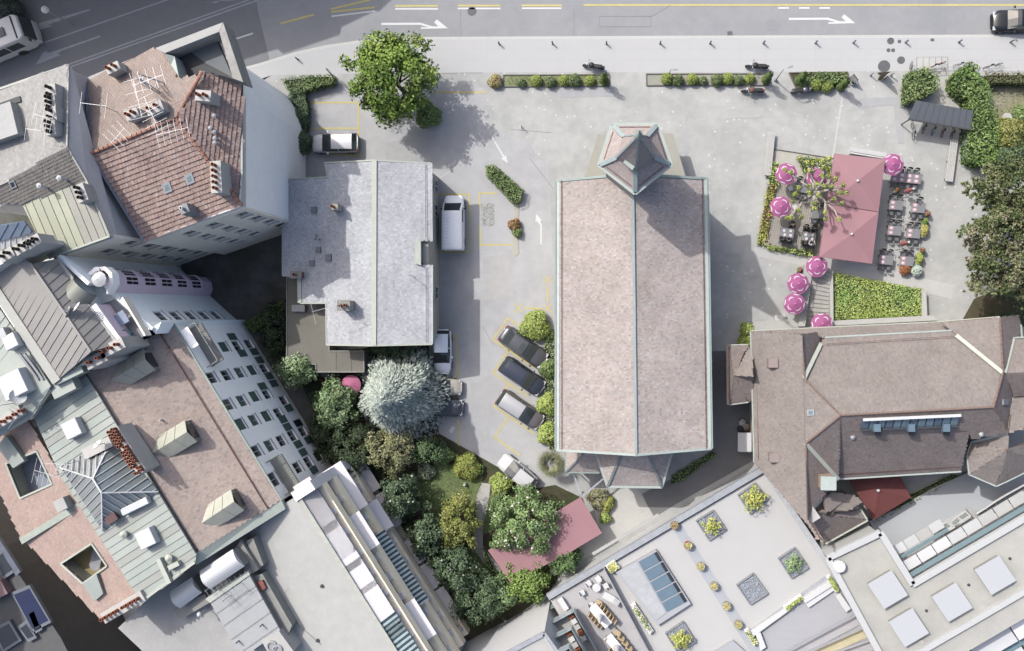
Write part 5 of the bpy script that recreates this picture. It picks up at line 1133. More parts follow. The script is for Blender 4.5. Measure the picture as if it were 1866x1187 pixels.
br([(1468, 808, rL+.3), (1532, 757, rM), (1528, 874, eL+1.2)], 202, PAL_BR2)
br([(1468, 808, rL+.3), (1528, 874, eL+1.2), (1500, 905, eL+1.4), (1478, 932, rL-1.2), (1472, 948, rL-.3)], 203, PAL_BR2, base=(0, 1, 4))
br([(1368, 603.5, eL), (1505, 597, eL), (1713, 587, eL), (1738, 603, eL+1.0), (1504, 616, eL+1.1), (1460, 609, eL+1.4)], 204, base=(0, 2, 4))                     # north lower eaves
br([(1504, 615, eL+1.6), (1738, 602, eL+1.6), (1742, 612, eL+2.0), (1826, 679, rL+.3), (1810, 742, rM), (1532, 757, rM), (1465, 690, rL+.3), (1496, 626, eL+2.0)], 205, base=(0, 1, 4))
br([(1713, 587, eL), (1822, 578, rL-.4), (1827, 678, rL+.3), (1742, 611, eL+1.9)], 206, base=(1, 2, 3))
br([(1822, 578, rL-.4), (1856, 575, eL+1.0), (1860, 592, eL+1.0), (1846, 660, eL+1.5), (1827, 678, rL+.3)], 207, PAL_BR2, base=(0, 1, 4))
br([(1532, 757, rM), (1810, 742, rM), (1838, 790, eL+2.6), (1770, 800, eL+2.6), (1767, 783, eL+3.4), (1529, 798, eL+3.4)], 208, PAL_BR2, base=(0, 1, 5))
br([(1529, 796, eL+3.5), (1768, 781, eL+3.5), (1751, 859, eL+.4), (1526, 873, eL+.4)], 209, PAL_BR2, 'verandah_roof')
br([(1827, 679, rL+.3), (1846, 700, eL+1.7), (1840, 790, eL+2.2), (1838, 789, eL+2.6), (1810, 742, rM)], 210, PAL_BR2, base=(0, 2, 4))
br([(1846, 617, eL+1.9), (1930, 612, eL+1.9), (1930, 676, rL), (1830, 679, rL)], 211); br([(1830, 680, rL), (1930, 677, rL), (1930, 720, eL+2), (1848, 722, eL+2)], 212, PAL_BR2)
br([(1845, 719, eL+1.6), (1930, 715, eL+1.6), (1930, 760, rL-.5), (1838, 790, rL-.4)], 213)
ce = P(1837, 820, 7.6); rim = [(1836, 790), (1770, 806), (1762, 830), (1766, 865), (1815, 886), (1835, 877), (1900, 845), (1920, 790)]
for i in range(len(rim)-1):
 tile_roof(hL, [ce, P(*rim[i], eL+.6 if i else rL-.5), P(*rim[i+1], eL+.6)], PAL_BR, M_tile, M_brb, .2, .17, .022, 220+i, name='bay_roof')
gutter(hL, [P(*q, eL+.6) for q in rim[1:-1]], M_copper, .14, .12, 'bay_gutter'); gutter(hL, [P(*rim[1], eL+.62), P(*rim[0], rL-.45)], M_copper, .2, .1, 'valley_flashing')
for q in ([(1368, 603.5, eL), (1374, 842, eL)], [(1368, 603.5, eL), (1505, 597, eL), (1713, 587, eL), (1822, 578, rL-.4)], [(1526, 873.5, eL+.4), (1751, 859.5, eL+.4)], [(1504, 615, eL+1.65), (1738, 602, eL+1.65)], [(1860, 592, eL+1), (1862, 617, eL+1)], [(1846, 616, eL+2), (1930, 611, eL+2)], [(1845, 719, eL+1.7), (1838, 789, rL-.5)]): gutter(hL, PP(q), M_copper if len(q) < 4 else M_palegreen, .13, .12)
for q in ([(1742, 611, eL+2.05), (1826, 679, rL+.36)], [(1465, 690, rL+.36), (1496, 626, eL+2.1)], [(1468, 808, rL+.36), (1528, 874, eL+1.3)], [(1846, 617, eL+2), (1830, 679, rL+.05)]): gutter(hL, PP(q), M_palegreen, .3, .05, 'valley_flashing', .04)
M_rcap = mat('brown_ridge_tile', alb(150, 128, 118), .85, var=.1)
for q in ([(1460, 609, rL), (1466, 690, rL+.3)], [(1468, 808, rL+.3), (1472, 948, rL-.3)], [(1532, 757, rM), (1810, 742, rM)], [(1532, 757, rM), (1468, 808, rL+.3)], [(1465, 690, rL+.3), (1532, 757, rM)], [(1810, 742, rM), (1827, 679, rL+.3)], [(1810, 742, rM), (1838, 790, eL+2.6)], [(1822, 578, rL-.4), (1827, 678, rL+.3)]):
 a_, b_ = PP(q); n_ = int((b_-a_).length/.35); s_ = MB()
 for i in range(n_): s_.tube(a_.lerp(b_, (i+.05)/n_)+up*.03, a_.lerp(b_, (i+.97)/n_)+up*.045, .085, .1, 6)
 s_.build('ridge_tiles', M_rcap, hL, kind='stuff')
for a_, b_ in ((P(1378, 606, eL+.35), P(1382, 838, eL+.4)), (P(1506, 627, eL+2.2), P(1738, 613, eL+2.2)), (P(1528, 865, eL+.8), P(1750, 851, eL+.8))):
 s_ = MB(); s_.bar(a_, b_, .03, .05); s_.build('snow_rail', 'rusty_iron', hL)
fL = [Vector((p.x, p.y, 0)) for p in PP([(1372, 608), (1500, 603), (1712, 593), (1850, 583), (1850, 700), (1838, 790), (1528, 800), (1500, 925), (1376, 838)], eL)]
walls(hL, inset(fL, .35), 0, eL-.1, M_rend)
for q in ([(1470, 640), (1825, 625), (1825, 740), (1530, 755), (1470, 700)], [(1400, 640), (1460, 640), (1465, 900), (1400, 800)]):
 walls(hL, inset([Vector((p.x, p.y, 0)) for p in PP(q, 6)], .2), eL-.2, 5.6, M_rend, 'attic_wall')
walls(hL, inset([Vector((p.x, p.y, 0)) for p in PP(rim[1:6]+[(1840, 800)], eL)], .3), 0, eL+.5, M_rend, 'bay_wall')
# west porch roof
br([(1328, 629, 3.9), (1363, 628, 3.9), (1338, 685, 5.2)], 230, PAL_BR2, 'porch_roof'); br([(1328, 629, 3.95), (1338, 685, 5.2), (1329, 738, 3.95)], 231, PAL_BR, 'porch_roof'); br([(1329, 738, 3.9), (1338, 685, 5.2), (1364, 733, 3.9)], 232, PAL_BR2, 'porch_roof')
br([(1338, 685, 5.2), (1363, 636, 3.9), (1372, 636, 4.2), (1372, 686, 5.3)], 233, PAL_BR, 'porch_roof'); br([(1338, 685, 5.2), (1372, 686, 5.3), (1372, 733, 4.0), (1362, 727, 3.9)], 234, PAL_BR2, 'porch_roof')
gutter(hL, PP([(1328, 629, 3.9), (1363, 628, 3.9)]), M_palegreen, .1, .1); gutter(hL, PP([(1329, 738, 3.9), (1364, 733, 3.9)]), M_palegreen, .1, .1); gutter(hL, PP([(1327, 629, 3.95), (1328, 738, 3.95)]), mat('porch_board', alb(196, 176, 164), .8), .35, .1, 'eaves_board')
walls(hL, PP([(1336, 634, 3.5), (1372, 634, 3.5), (1372, 732, 3.5), (1337, 732, 3.5)]), 0, 3.6, M_rend, 'porch_wall')
# long glazed rooflight with white head, three box dormers, small rooflights, stacks
pS_ = PP([(1532, 757, rM), (1810, 742, rM), (1529, 798, eL+3.4)]); q = [onplane(x, y, pS_)+up*.3 for x, y in ((1570, 764), (1747, 756), (1742, 776), (1565, 783))]
n_ = 12
for i in range(n_):
 s_ = MB(); a_, b_ = q[0].lerp(q[1], i/n_+.006), q[0].lerp(q[1], (i+1)/n_-.006); c_, d_ = q[3].lerp(q[2], (i+1)/n_-.006), q[3].lerp(q[2], i/n_+.006)
 s_.slab([a_, b_, c_, d_], .25); s_.build('rooflight_pane', M_poolg if i % 3 else M_steel, hL)
gutter(hL, [q[0]+up*.12, q[1]+up*.12], M_white, .22, .14, 'rooflight_head'); gutter(hL, [q[3]+up*.05, q[2]+up*.05], M_slatedk, .1, .2, 'rooflight_foot')
for x in (1594, 1656, 1719):
 p = onplane(x, 778, pS_)+up*.45; s_ = MB(); s_.box(p, (.5, .6, .5)); s_.build('vent_box', M_poolg, hL)
 p = onplane(x+5, 789, pS_)+up*.1; s_ = MB(); s_.box(p, (.4, .5, .3)); s_.build('vent_foot', M_slatedk, hL)
plW = PP([(1368, 604, eL), (1460, 609, rL), (1472, 948, rL-.3), (1374, 842, eL)])
qq = [onplane(1478+dx, 752+dy, PP([(1465, 690, rL+.3), (1532, 757, rM), (1468, 808, rL+.3)])) for dx, dy in ((-7, -5), (6, -6), (7, 5), (-6, 6))]; skylight(hL, qq, .12, M_zinc, M_poolg)
qq = [onplane(1830+dx, 733+dy, PP([(1827, 679, rL+.3), (1846, 700, eL+1.7), (1838, 789, eL+2.6), (1810, 742, rM)])) for dx, dy in ((-4, -5), (5, -5), (5, 5), (-4, 5))]; skylight(hL, qq, .12, M_zinc, M_poolg)
for x, y in ((1406, 661), (1408, 832)):
 p = onplane(x, y, plW); s_ = MB(); s_.box(p+up*.25, (.75, .75, 1.0)); s_.build('chimney', mat('taupe_stack', alb(176, 160, 156), .8), hL)
p = P(1503, 876, 7.2); s_ = MB(); s_.box(p, (1.05, 1.0, 2.2)); ch = s_.build('lift_head', mat('beige_stack', alb(200, 176, 158), .85), hL); s_ = MB(); s_.box(p+up*1.15, (1.2, 1.1, .1)); s_.build('copper_cap', M_copper, ch)
s_ = MB(); s_.slab([onplane(1392, 608, plW)+up*.05, onplane(1460, 611, plW)+up*.05, onplane(1460, 614, plW)+up*.05, onplane(1392, 612, plW)+up*.05], .03); s_.build('copper_flashing', M_copper, hL)
for x, y in ((1550, 795), (1782, 790)):
 p = P(x, y, 7.4); s_ = MB(); s_.tube(p, p+up*.7, .09, .09); s_.lathe(p+up*.7, [(.2, 0), (.03, .15)], 10); s_.build('vent_cowl', M_alu, hL)
# lower south-west roofs
br([(1500, 905, eL+1.6), (1520, 898, eL+.8), (1556, 903, eL), (1506, 935, eL+2.2)], 240); br([(1478, 932, 6.6), (1506, 935, 6.6), (1556, 903, 4.8), (1572, 915, 4.4), (1548, 930, 4.6)], 241)
br([(1479, 936, 6.8), (1580, 947, 4.4), (1568, 928, 4.4), (1552, 931, 4.8), (1510, 937, 5.8)], 242); br([(1479, 938, 6.8), (1580, 948, 4.4), (1505, 990, 4.4), (1492, 968, 5.4)], 243, PAL_BR2)
gutter(hL, PP([(1581, 948, 4.4), (1504, 991, 4.4)]), M_palegreen, .16, .12); gutter(hL, PP([(1580, 947, 4.45), (1568, 928, 4.45)]), M_palegreen, .12, .12); gutter(hL, PP([(1478, 933, 6.7), (1502, 906, 6.2)]), M_palegreen, .18, .06, 'valley_flashing')
walls(hL, inset([Vector((p.x, p.y, 0)) for p in PP([(1480, 935), (1560, 905), (1576, 946), (1504, 986)], 4)], .2), 0, 4.3, M_rend, 'wing_wall')
br([(1374, 842, eL), (1400, 850, eL+.4), (1476, 930, 5.4), (1497, 978, 5.0), (1488, 985, 4.6), (1460, 925, 4.6)], 245, PAL_F, 'lean_to_roof')
s_ = MB(); s_.box(P(1470, 932, 6.3), (1.1, 1.3, 2.4), .6); s_.build('chimney', M_stack, hL)
# dark red awning in the shade of the south yard
s_ = MB(); M_dkred = mat('dark_red_awning', (.10, .035, .034), .85, var=.06)
yard_aw = thing('dark_red_awning', 'large dark red awning in the shaded yard south of the restaurant', 'awning', P(1600, 910, 0))
aw = PP([(1545, 872, 2.3), (1640, 866, 2.3), (1660, 907, 2.1), (1592, 948, 2.1)]); ac = P(1600, 894, 2.7)
for i in range(4):
 s_ = MB(); s_.slab([aw[i], aw[(i+1) % 4], ac], .03); s_.build('canopy_panel', M_dkred, yard_aw)
for p in aw: s_ = MB(); s_.tube(Vector((p.x, p.y, 0)), p-up*.04, .04, .04); s_.build('post', M_alu, yard_aw)
s_ = MB(); s_.ball(ac+up*.08, .14); s_.build('finial', M_white, yard_aw)
# ------------------------------------------------------------------ beige flat-roofed building with white rooflights, lower right
zK = 6.4
hK = thing('beige_flat_roofed_building', 'flat beige-roofed building with white rooflights and glazed terraces', 'building', P(1700, 1080, 0))
M_broof = mat('beige_roof_screed', alb(208, 206, 198), .9, var=.05, scale=.7, col2=alb(198, 196, 190), mix2=.3)
M_wpar = mat('white_parapet', alb(222, 223, 222), .75, var=.03)
k0, k1, k2, k3 = P(1507, 1016, zK), P(1603, 970, zK), P(1661, 1064, zK), P(1930, 905, zK)
k4, k5 = P(1930, 1090, zK), P(1640, 1260, zK)
s_ = MB(); s_.slab([k0, k1, k2, k3, k4, k5], .3); s_.build('flat_roof', M_broof, hK)
walls(hK, inset([Vector((p.x, p.y, 0)) for p in (k0, k1, k2, k3, k4, k5)], .1), 0, zK-.3, mat('pale_wall', alb(214, 214, 212), .85, var=.04))
for a_, b_ in ((k0, k1), (k1, k2), (k2, k3), (k0, k5)): gutter(hK, [a_+up*.1, b_+up*.1], M_wpar, .5, .4, 'parapet')
tK = (k3-k2).normalized(); aK = ang(k2, k3)
for x, y in ((1616, 1073), (1654, 1142), (1733, 1096), (1811, 1047)):
 p = P(x, y, zK+.3); s_ = MB(); s_.box(p-up*.05, (2.05, 2.2, .5), aK); rl = s_.build('rooflight', M_conc_d, hK); s_ = MB(); s_.box(p+up*.24, (2.2, 2.35, .08), aK); s_.build('rooflight_lid', mat('rooflight_lid', alb(216, 218, 221), .6, var=.01), rl)
s_ = MB(); s_.lathe(P(1527, 1030, zK), [(.5, 0), (.5, .5), (.46, .55), (.02, .56)], 20); s_.build('round_vent', M_whitebox, hK)
for x, y in ((1765, 1066), (1840, 1018), (1688, 1113)): s_ = MB(); s_.lathe(P(x, y, zK), [(.12, 0), (.12, .06), (.02, .08)], 10); s_.build('roof_drain', M_slatedk, hK)
for x, y in ((1798, 1098), (1679, 1171), (1852, 1063)): s_ = MB(); s_.box(P(x, y, zK+.04), (.45, .35, .06), aK); s_.build('paving_slab', M_path, hK)
# south terraces stepping down: glazed strips, white ledges
M_tealg = mat('teal_glazing', alb(140, 164, 170), .2, var=.06, spec=.5)
sK = Vector((tK.y, -tK.x, 0)); base = P(1660, 1187, zK)
def kstrip(nm, m_, off, wd, z, u0=-14, u1=26, n_=1, gap=.0):
 for i in range(n_):
  a_ = base+tK*(u0+(u1-u0)*i/n_+gap)+sK*(off); b_ = base+tK*(u0+(u1-u0)*(i+1)/n_-gap)+sK*off; a_.z = b_.z = z
  s_ = MB(); s_.slab([a_, b_, b_+sK*wd, a_+sK*wd], .3); s_.build(nm, m_ if not isinstance(m_, list) else rnd.choice(m_), hK)
o0 = 0
p_ = P(1750, 1140, zK); off0 = (p_-base).dot(sK)
kstrip('south_parapet', M_wpar, off0-.1, .45, zK+.3)
kstrip('terrace_ledge', M_concrete, off0+.4, 1.3, zK-1.0); kstrip('terrace_box', [M_white, M_conc_d, M_lav2], off0+.5, .8, zK-.6, -14, 26, 26, .12)
kstrip('glass_balustrade', M_tealg, off0+1.75, .75, zK-.9); kstrip('awning', [M_white, M_lav, M_concrete], off0+2.6, 1.5, zK-1.4, -14, 26, 11, .06)
kstrip('glass_balustrade', M_tealg, off0+4.2, .8, zK-2.2); kstrip('terrace_box', [M_white, M_conc_d, M_concrete], off0+5.1, 1.0, zK-2.4, -14, 26, 20, .1); kstrip('glass_balustrade', M_tealg, off0+6.2, .8, zK-3.0); kstrip('terrace_ledge', M_concrete, off0+7.1, 3, zK-3.2)
walls(hK, [base+tK*-13.8+sK*(off0+.2), base+tK*25.8+sK*(off0+.2), base+tK*25.8+sK*(off0+10), base+tK*-13.8+sK*(off0+10)], 0, zK-3.8, MATS['pale_wall'], 'terrace_base')
# north glazed strips in the angle and the winter garden
def kn(nm, m_, off, wd, z, u0=0.3, u1=20, n_=1, gap=0.):
 for i in range(n_):
  a_ = k2+tK*(u0+(u1-u0)*i/n_+gap)-sK*off; b_ = k2+tK*(u0+(u1-u0)*(i+1)/n_-gap)-sK*off; a_.z = b_.z = z
  s_ = MB(); s_.slab([a_, b_, b_-sK*wd, a_-sK*wd], .12); s_.build(nm, m_ if not isinstance(m_, list) else rnd.choice(m_), hK)
kn('glass_gutter', M_tealg, .3, .35, zK-.3); kn('sunshade', [M_white, M_wpar, M_concrete], .7, .85, zK-.7, .3, 20, 14, .04); kn('glass_gutter', M_tealg, 1.6, .25, zK-1.2, .3, 5); kn('sunshade', [M_white, M_wpar, M_concrete], 1.9, .8, zK-1.5, .3, 5, 4, .04)
yd = PP([(1584, 950), (1640, 925), (1700, 890), (1790, 850), (1930, 800), (1930, 960), (1640, 1060)], .5)
s_ = MB(); s_.slab(yd, .5); s_.build('yard_paving', mat('bluish_yard_paving', alb(206, 211, 217), .8, var=.03, scale=.5), hK)
wg = thing('winter_garden', 'white-framed faceted glass winter garden in the pale yard', 'conservatory', P(1720, 970, 0))
M_cglass = mat('conservatory_glass', alb(176, 184, 184), .1, var=.05, spec=.5)
def wgq(pts):
 p_ = PP(pts); c_ = sum(p_, Vector())/len(p_); s_ = MB(); s_.slab([c_+(q-c_)*.92 for q in p_], .03); pn = s_.build('pane', M_cglass if max(q[0] for q in pts) < 1800 else M_steel, wg)
 for i in range(len(p_)): s_ = MB(); s_.bar(p_[i], p_[(i+1) % len(p_)], .11, .11); s_.build('glazing_bar', M_white, wg)
zA_, zB_ = 2.9, 3.9
for q in ([(1700, 990, .6), (1705, 963, zA_), (1717, 973, zB_), (1712, 997, 2.0)], [(1705, 963, zA_), (1724, 952, zA_), (1734, 960, zB_), (1717, 973, zB_)], [(1717, 973, zB_), (1737, 962, zB_), (1750, 980, 2.6), (1731, 991, 2.6)], [(1737, 962, zB_), (1756, 950, zB_), (1766, 970, 2.6), (1750, 980, 2.6)], [(1756, 950, zB_), (1768, 942, zB_), (1782, 958, 2.6), (1766, 970, 2.6)], [(1733, 952, zA_), (1744, 942, zA_), (1752, 950, zB_), (1740, 960, zB_)], [(1744, 942, zA_), (1760, 932, zA_), (1768, 940, zB_), (1754, 949, zB_)],
          [(1780, 936, zB_), (1796, 926, zB_), (1808, 944, 2.6), (1794, 953, 2.6)], [(1796, 926, zB_), (1812, 915, zB_), (1824, 933, 2.6), (1808, 944, 2.6)], [(1812, 915, zB_), (1830, 904, zB_), (1841, 922, 2.6), (1824, 933, 2.6)], [(1830, 904, zB_), (1866, 884, zB_), (1876, 904, 2.6), (1841, 922, 2.6)]): wgq(q)
s_ = MB(); s_.slab(PP([(1762, 928, 3.9), (1774, 926, 3.9), (1796, 952, 3.0), (1784, 958, 3.0)]), .4); s_.build('white_pier', M_white, wg)
s_ = MB(); s_.prism([Vector((p.x, p.y, 0)) for p in PP([(1704, 972, 2), (1766, 940, 2), (1786, 955, 2), (1722, 990, 2)])], .5, .62); s_.build('floor_plinth', M_wpar, wg)
# ------------------------------------------------------------------ side street and the building across it; blocks beyond the frame
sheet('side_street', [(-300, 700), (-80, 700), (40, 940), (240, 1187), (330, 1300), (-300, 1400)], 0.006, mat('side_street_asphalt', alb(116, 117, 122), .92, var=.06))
hS = thing('shaded_corner_building', 'dark glass-roofed building in deep shade across the side street', 'building', P(30, 1150, 0))
zS = 9.0
sq = PP([(-90, 920), (-2, 1000), (30, 1040), (112, 1165), (160, 1260), (-90, 1300)], zS)
s_ = MB(); s_.slab(sq, .3); s_.build('flat_roof', mat('dull_roof_felt', alb(116, 116, 116), .9, var=.1), hS); walls(hS, sq, 0, zS-.3, mat('grey_brown_wall', alb(120, 112, 106), .9, var=.1), ins=.1)
M_navy = mat('navy_glass', alb(48, 56, 92), .15, var=.1, spec=.5); M_fr = mat('grey_steel_frame', alb(138, 142, 150), .5)
for q, m_ in (([(25, 1078), (58, 1064), (98, 1132), (64, 1150)], M_navy), ([(53, 1112), (66, 1105), (82, 1145), (70, 1152)], M_glassd), ([(-10, 1145), (22, 1128), (44, 1165), (10, 1187)], M_glassd), ([(36, 1140), (52, 1128), (72, 1160), (56, 1168)], M_glassd), ([(-5, 985), (2, 978), (42, 1040), (34, 1048)], mat('steel_strip', alb(128, 134, 150), .4)), ([(-10, 1010), (10, 1000), (32, 1040), (10, 1055)], M_glassd)):
 skylight(hS, PP(q, zS+.02), .35, M_fr, m_, border=.22)
s_ = MB(); s_.slab(PP([(70, 1160), (120, 1150), (150, 1187), (130, 1230), (90, 1220)], zS-2), .2); s_.build('lower_roof', mat('pale_shaded_roof', alb(150, 156, 160), .8), hS)
s_ = MB(); s_.prism(PP([(-20, 1050), (0, 1056), (14, 1082), (-20, 1100)], zS+.8), zS, zS+.8); s_.build('pink_plant_box', mat('dusty_plum_box', alb(170, 140, 140), .8), hS)
# houses across the road and across the side street, just outside the picture: they throw the shade seen in it
hN = thing('house_across_the_road', 'tall house across the road, outside the picture, shading the bus lane', 'house', P(300, -200, 0))
H_ = 17.0; Ld = H_/math.tan(R_(EL)); sx, sy = math.cos(R_(AZ))*Ld, -math.sin(R_(AZ))*Ld
edge = [P(x, y, -.12)-Vector((sx, sy, 0)) for x, y in ((300, 152), (462, 101), (473, 97), (504, 88), (514, 97), (617, 62), (620, 48), (683, 18), (688, 20), (712, -2))]
back = [edge[-1]+Vector((3, 12, 0)), edge[-1]+Vector((-20, 30, 0)), edge[0]+Vector((-30, 22, 0)), edge[0]+Vector((-13, 1, 0))]
s_ = MB(); s_.prism(edge+back, -.1, H_); s_.build('wall', M_beige, hN)
s_ = MB(); s_.slab([Vector((p.x, p.y, H_+.06)) for p in edge+back], .05); s_.build('roof', M_conc_d, hN)
hW = thing('house_across_the_side_street', 'tall house outside the left picture edge shading the side street', 'house', P(-150, 950, 0))
q = [P(-70, 790), P(-40, 900), P(-60, 1010), P(-260, 1060), P(-260, 700)]; s_ = MB(); s_.prism(q, 0, 27.0); s_.build('wall', M_beige, hW); s_ = MB(); s_.slab([Vector((p.x, p.y, 27.06)) for p in q], .05); s_.build('roof', M_conc_d, hW)
# ------------------------------------------------------------------ vegetation
M_leaf = mat('leaves', None, .75, attr=True, var=.18, scale=.9, spec=.25)
_bs = M_leaf.node_tree.nodes['Principled BSDF']
M_needle = mat('needles', None, .8, attr=True, var=.15, scale=.9, spec=.2)
M_petal = mat('petals', alb(244, 242, 226), .8, var=.05)
M_bark = mat('bark', alb(120, 106, 94), .9, var=.25, scale=5, bump=.4)
M_palebark = mat('pale_plane_bark', alb(206, 198, 184), .9, var=.15, scale=5)
def leaves(C, OUT, size, cols, rs, tilt=.6, slim=.55):
 """diamond leaves at points C, facing roughly along OUT; returns vertices, faces, colours"""
 n = len(C); N = OUT+rs.normal(0, tilt, (n, 3)); N[:, 2] += .25; N /= np.linalg.norm(N, axis=1)[:, None]+1e-9
 T = rs.normal(0, 1, (n, 3)); T -= (T*N).sum(1)[:, None]*N; T /= np.linalg.norm(T, axis=1)[:, None]+1e-9
 B = np.cross(N, T); s = size*(rs.uniform(.65, 1.35, n))[:, None]
 V = np.stack([C-T*s, C+B*s*slim+N*s*.12, C+T*s*1.0, C-B*s*slim+N*s*.12], 1).reshape(-1, 3)
 F = np.arange(4*n).reshape(n, 4)
 return V, F, np.clip(cols*1.75, .004, .8)
def merge(parts):
 V = []; F = []; Cc = []; k = 0
 for v, f, c in parts: V.append(v); F.append(f+k); Cc.append(c); k += len(v)
 return np.concatenate(V), np.concatenate(F), np.concatenate(Cc)
def jitter(col, n, rs, amt=.22, hue=.08): return np.clip(np.array(col)[None, :]*(1+rs.uniform(-amt, amt, (n, 1)))*(1+rs.uniform(-hue, hue, (n, 3))), .004, .8)
GR_MAPLE = [alb(116, 138, 62), alb(100, 124, 54), alb(132, 150, 76), alb(88, 110, 50)]
GR_MID = [alb(110, 128, 78), alb(96, 116, 68), alb(126, 142, 92)]
GR_DARK = [alb(88, 105, 78), alb(78, 96, 70), alb(100, 117, 88)]
GR_LIGHT = [alb(150, 166, 90), alb(138, 154, 78), alb(164, 178, 108)]
GR_OLIVE = [alb(142, 142, 106), alb(130, 132, 96), alb(156, 154, 120)]
GR_BLUE = [alb(170, 178, 167), alb(154, 163, 153), alb(186, 192, 182), alb(134, 144, 136)]
GR_PINE = [alb(112, 120, 84), alb(102, 112, 76), alb(128, 130, 98), alb(92, 104, 68), alb(134, 130, 106)]
def crown_points(c, rad, n_cl, per, clr, rs, shell=.55, flat=1.0, lobes=5):
 """leaf points gathered in clumps through an uneven crown"""
 ph = rs.uniform(0, 6.28, 6); out_c = []; out_n = []; out_k = []
 for i in range(n_cl):
  z = rs.uniform(-.75, 1.0); a = rs.uniform(0, 6.283); r = math.sqrt(max(0, 1-z*z))
  rr = (shell+(1-shell)*rs.rand()**.5)*(1+.16*math.sin(lobes*a+ph[0])+.10*math.sin(3*a+ph[1]+4*z)+.08*math.sin(9*a+ph[2]))
  d = np.array([r*math.cos(a), r*math.sin(a), z]); cc = np.array(c)+d*np.array(rad)*rr
  k = rs.normal(0, 1, (per, 3)); k /= np.linalg.norm(k, axis=1)[:, None]; k *= (rs.rand(per)**.45)[:, None]*clr*rs.uniform(.7, 1.25); k[:, 2] *= .7
  out_c.append(cc+k); o = d*.7+k/clr*.8; out_n.append(o); out_k.append(np.full(per, i))
 return np.concatenate(out_c), np.concatenate(out_n), np.concatenate(out_k)
def tree(name, label, base, c, rad, pal, n_cl=90, per=70, clr=.7, leaf=.13, seed=1, trunk=.18, limbs=7, cat='tree', group=None, shell=.5, flowers=0, bark=None, slim=.55, tilt=.6, lobes=5, core=False):
 rs = np.random.RandomState(seed); t = thing(name, label, cat, base, 0, group)
 C, N, K = crown_points(c, rad, n_cl, per, clr, rs, shell, lobes=lobes)
 pc = np.array(pal)[rs.randint(0, len(pal), n_cl)]*(1+rs.uniform(-.12, .12, (n_cl, 1)))
 cols = np.clip(pc[K]*(1+rs.uniform(-.2, .2, (len(C), 1)))*(1+rs.uniform(-.06, .06, (len(C), 3))), .004, .8)
 keep = C[:, 2] > .05; C, N, cols = C[keep], N[keep], cols[keep]
 V, F, cc = leaves(C, N, leaf, cols, rs, tilt, slim)
 npmesh('crown', V, F, cc, M_leaf, t)
 cv = Vector(c); b = MB(); top = cv-up*rad[2]*.25; b.path([Vector(base), Vector(base).lerp(top, .5)+Vector((rs.uniform(-.1, .1), rs.uniform(-.1, .1), 0)), top], [trunk, trunk*.8, trunk*.55]); b.build('trunk', bark or M_bark, t, smooth=True)
 for i in range(limbs):
  a = 6.283*i/limbs+rs.uniform(-.3, .3); e = cv+Vector((math.cos(a)*rad[0]*.75, math.sin(a)*rad[1]*.75, rs.uniform(-.2, .6)*rad[2]))
  s0 = Vector(base).lerp(top, rs.uniform(.55, .95)); b = MB(); b.path([s0, s0.lerp(e, .5)+up*.2, e], [trunk*.5, trunk*.3, .02], 6); b.build('limb', bark or M_bark, t, smooth=True)
 if flowers:
  idx = rs.choice(len(C), flowers); fc = C[idx]; top_ = fc[:, 2] > c[2]-rad[2]*.2; fc = fc[top_]
  b = MB()
  for p in fc: b.ball(Vector(p)+up*.1, rs.uniform(.07, .13), 6, 4)
  b.build('blossoms', M_petal, t, kind='stuff')
 return t
def shrub(name, label, px, py, r, h, pal, seed, cat='shrub', group=None, leaf=.07, dens=1.0, z=0.0, irregular=.12, slim=.6, flowers=0, petal=None):
 """low bush: a dense leafy dome over a dark inner body"""
 rs = np.random.RandomState(seed); g = P(px, py, z+h*.6); base = Vector((g.x, g.y, z)); t = thing(name, label, cat, base, 0, group)
 n = int(420*dens*(r/.5)**2)+60
 d = rs.normal(0, 1, (n, 3)); d[:, 2] = np.abs(d[:, 2])*1.0-.15; d /= np.linalg.norm(d, axis=1)[:, None]
 a = np.arctan2(d[:, 1], d[:, 0]); ph = rs.uniform(0, 6, 3); k = 1+irregular*(np.sin(3*a+ph[0])+np.sin(5*a+ph[1]+d[:, 2]*3)*.7)+rs.uniform(-.1, .06, n)
 C = np.array(base)+np.array([0, 0, h*.35])+d*np.array([r, r, h*.65])*k[:, None]; C = C[C[:, 2] > z+.02]; d = d[:len(C)]
 n = len(C); d = C-np.array(base)-np.array([0, 0, h*.35]); d /= np.linalg.norm(d, axis=1)[:, None]+1e-9
 cols = np.concatenate([jitter(pal[i % len(pal)], 1, rs) for i in rs.randint(0, len(pal), n)])
 V, F, cc = leaves(C, d, leaf, cols, rs, .5, slim); npmesh('foliage', V, F, cc, M_leaf, t)
 b = MB(); b.ball(base+up*h*.4, r*.86, 10, 6, h*.5/r); b.build('inner_branches', mat('inner_foliage', alb(66, 78, 52), .9, var=.2), t)
 if flowers:
  b = MB(); idx = rs.choice(n, min(n, flowers))
  for p in C[idx]:
   if p[2] > z+h*.5: b.ball(Vector(p)+up*.03, .045, 6, 4)
  b.build('blossoms', petal or M_petal, t, kind='stuff')
 return t
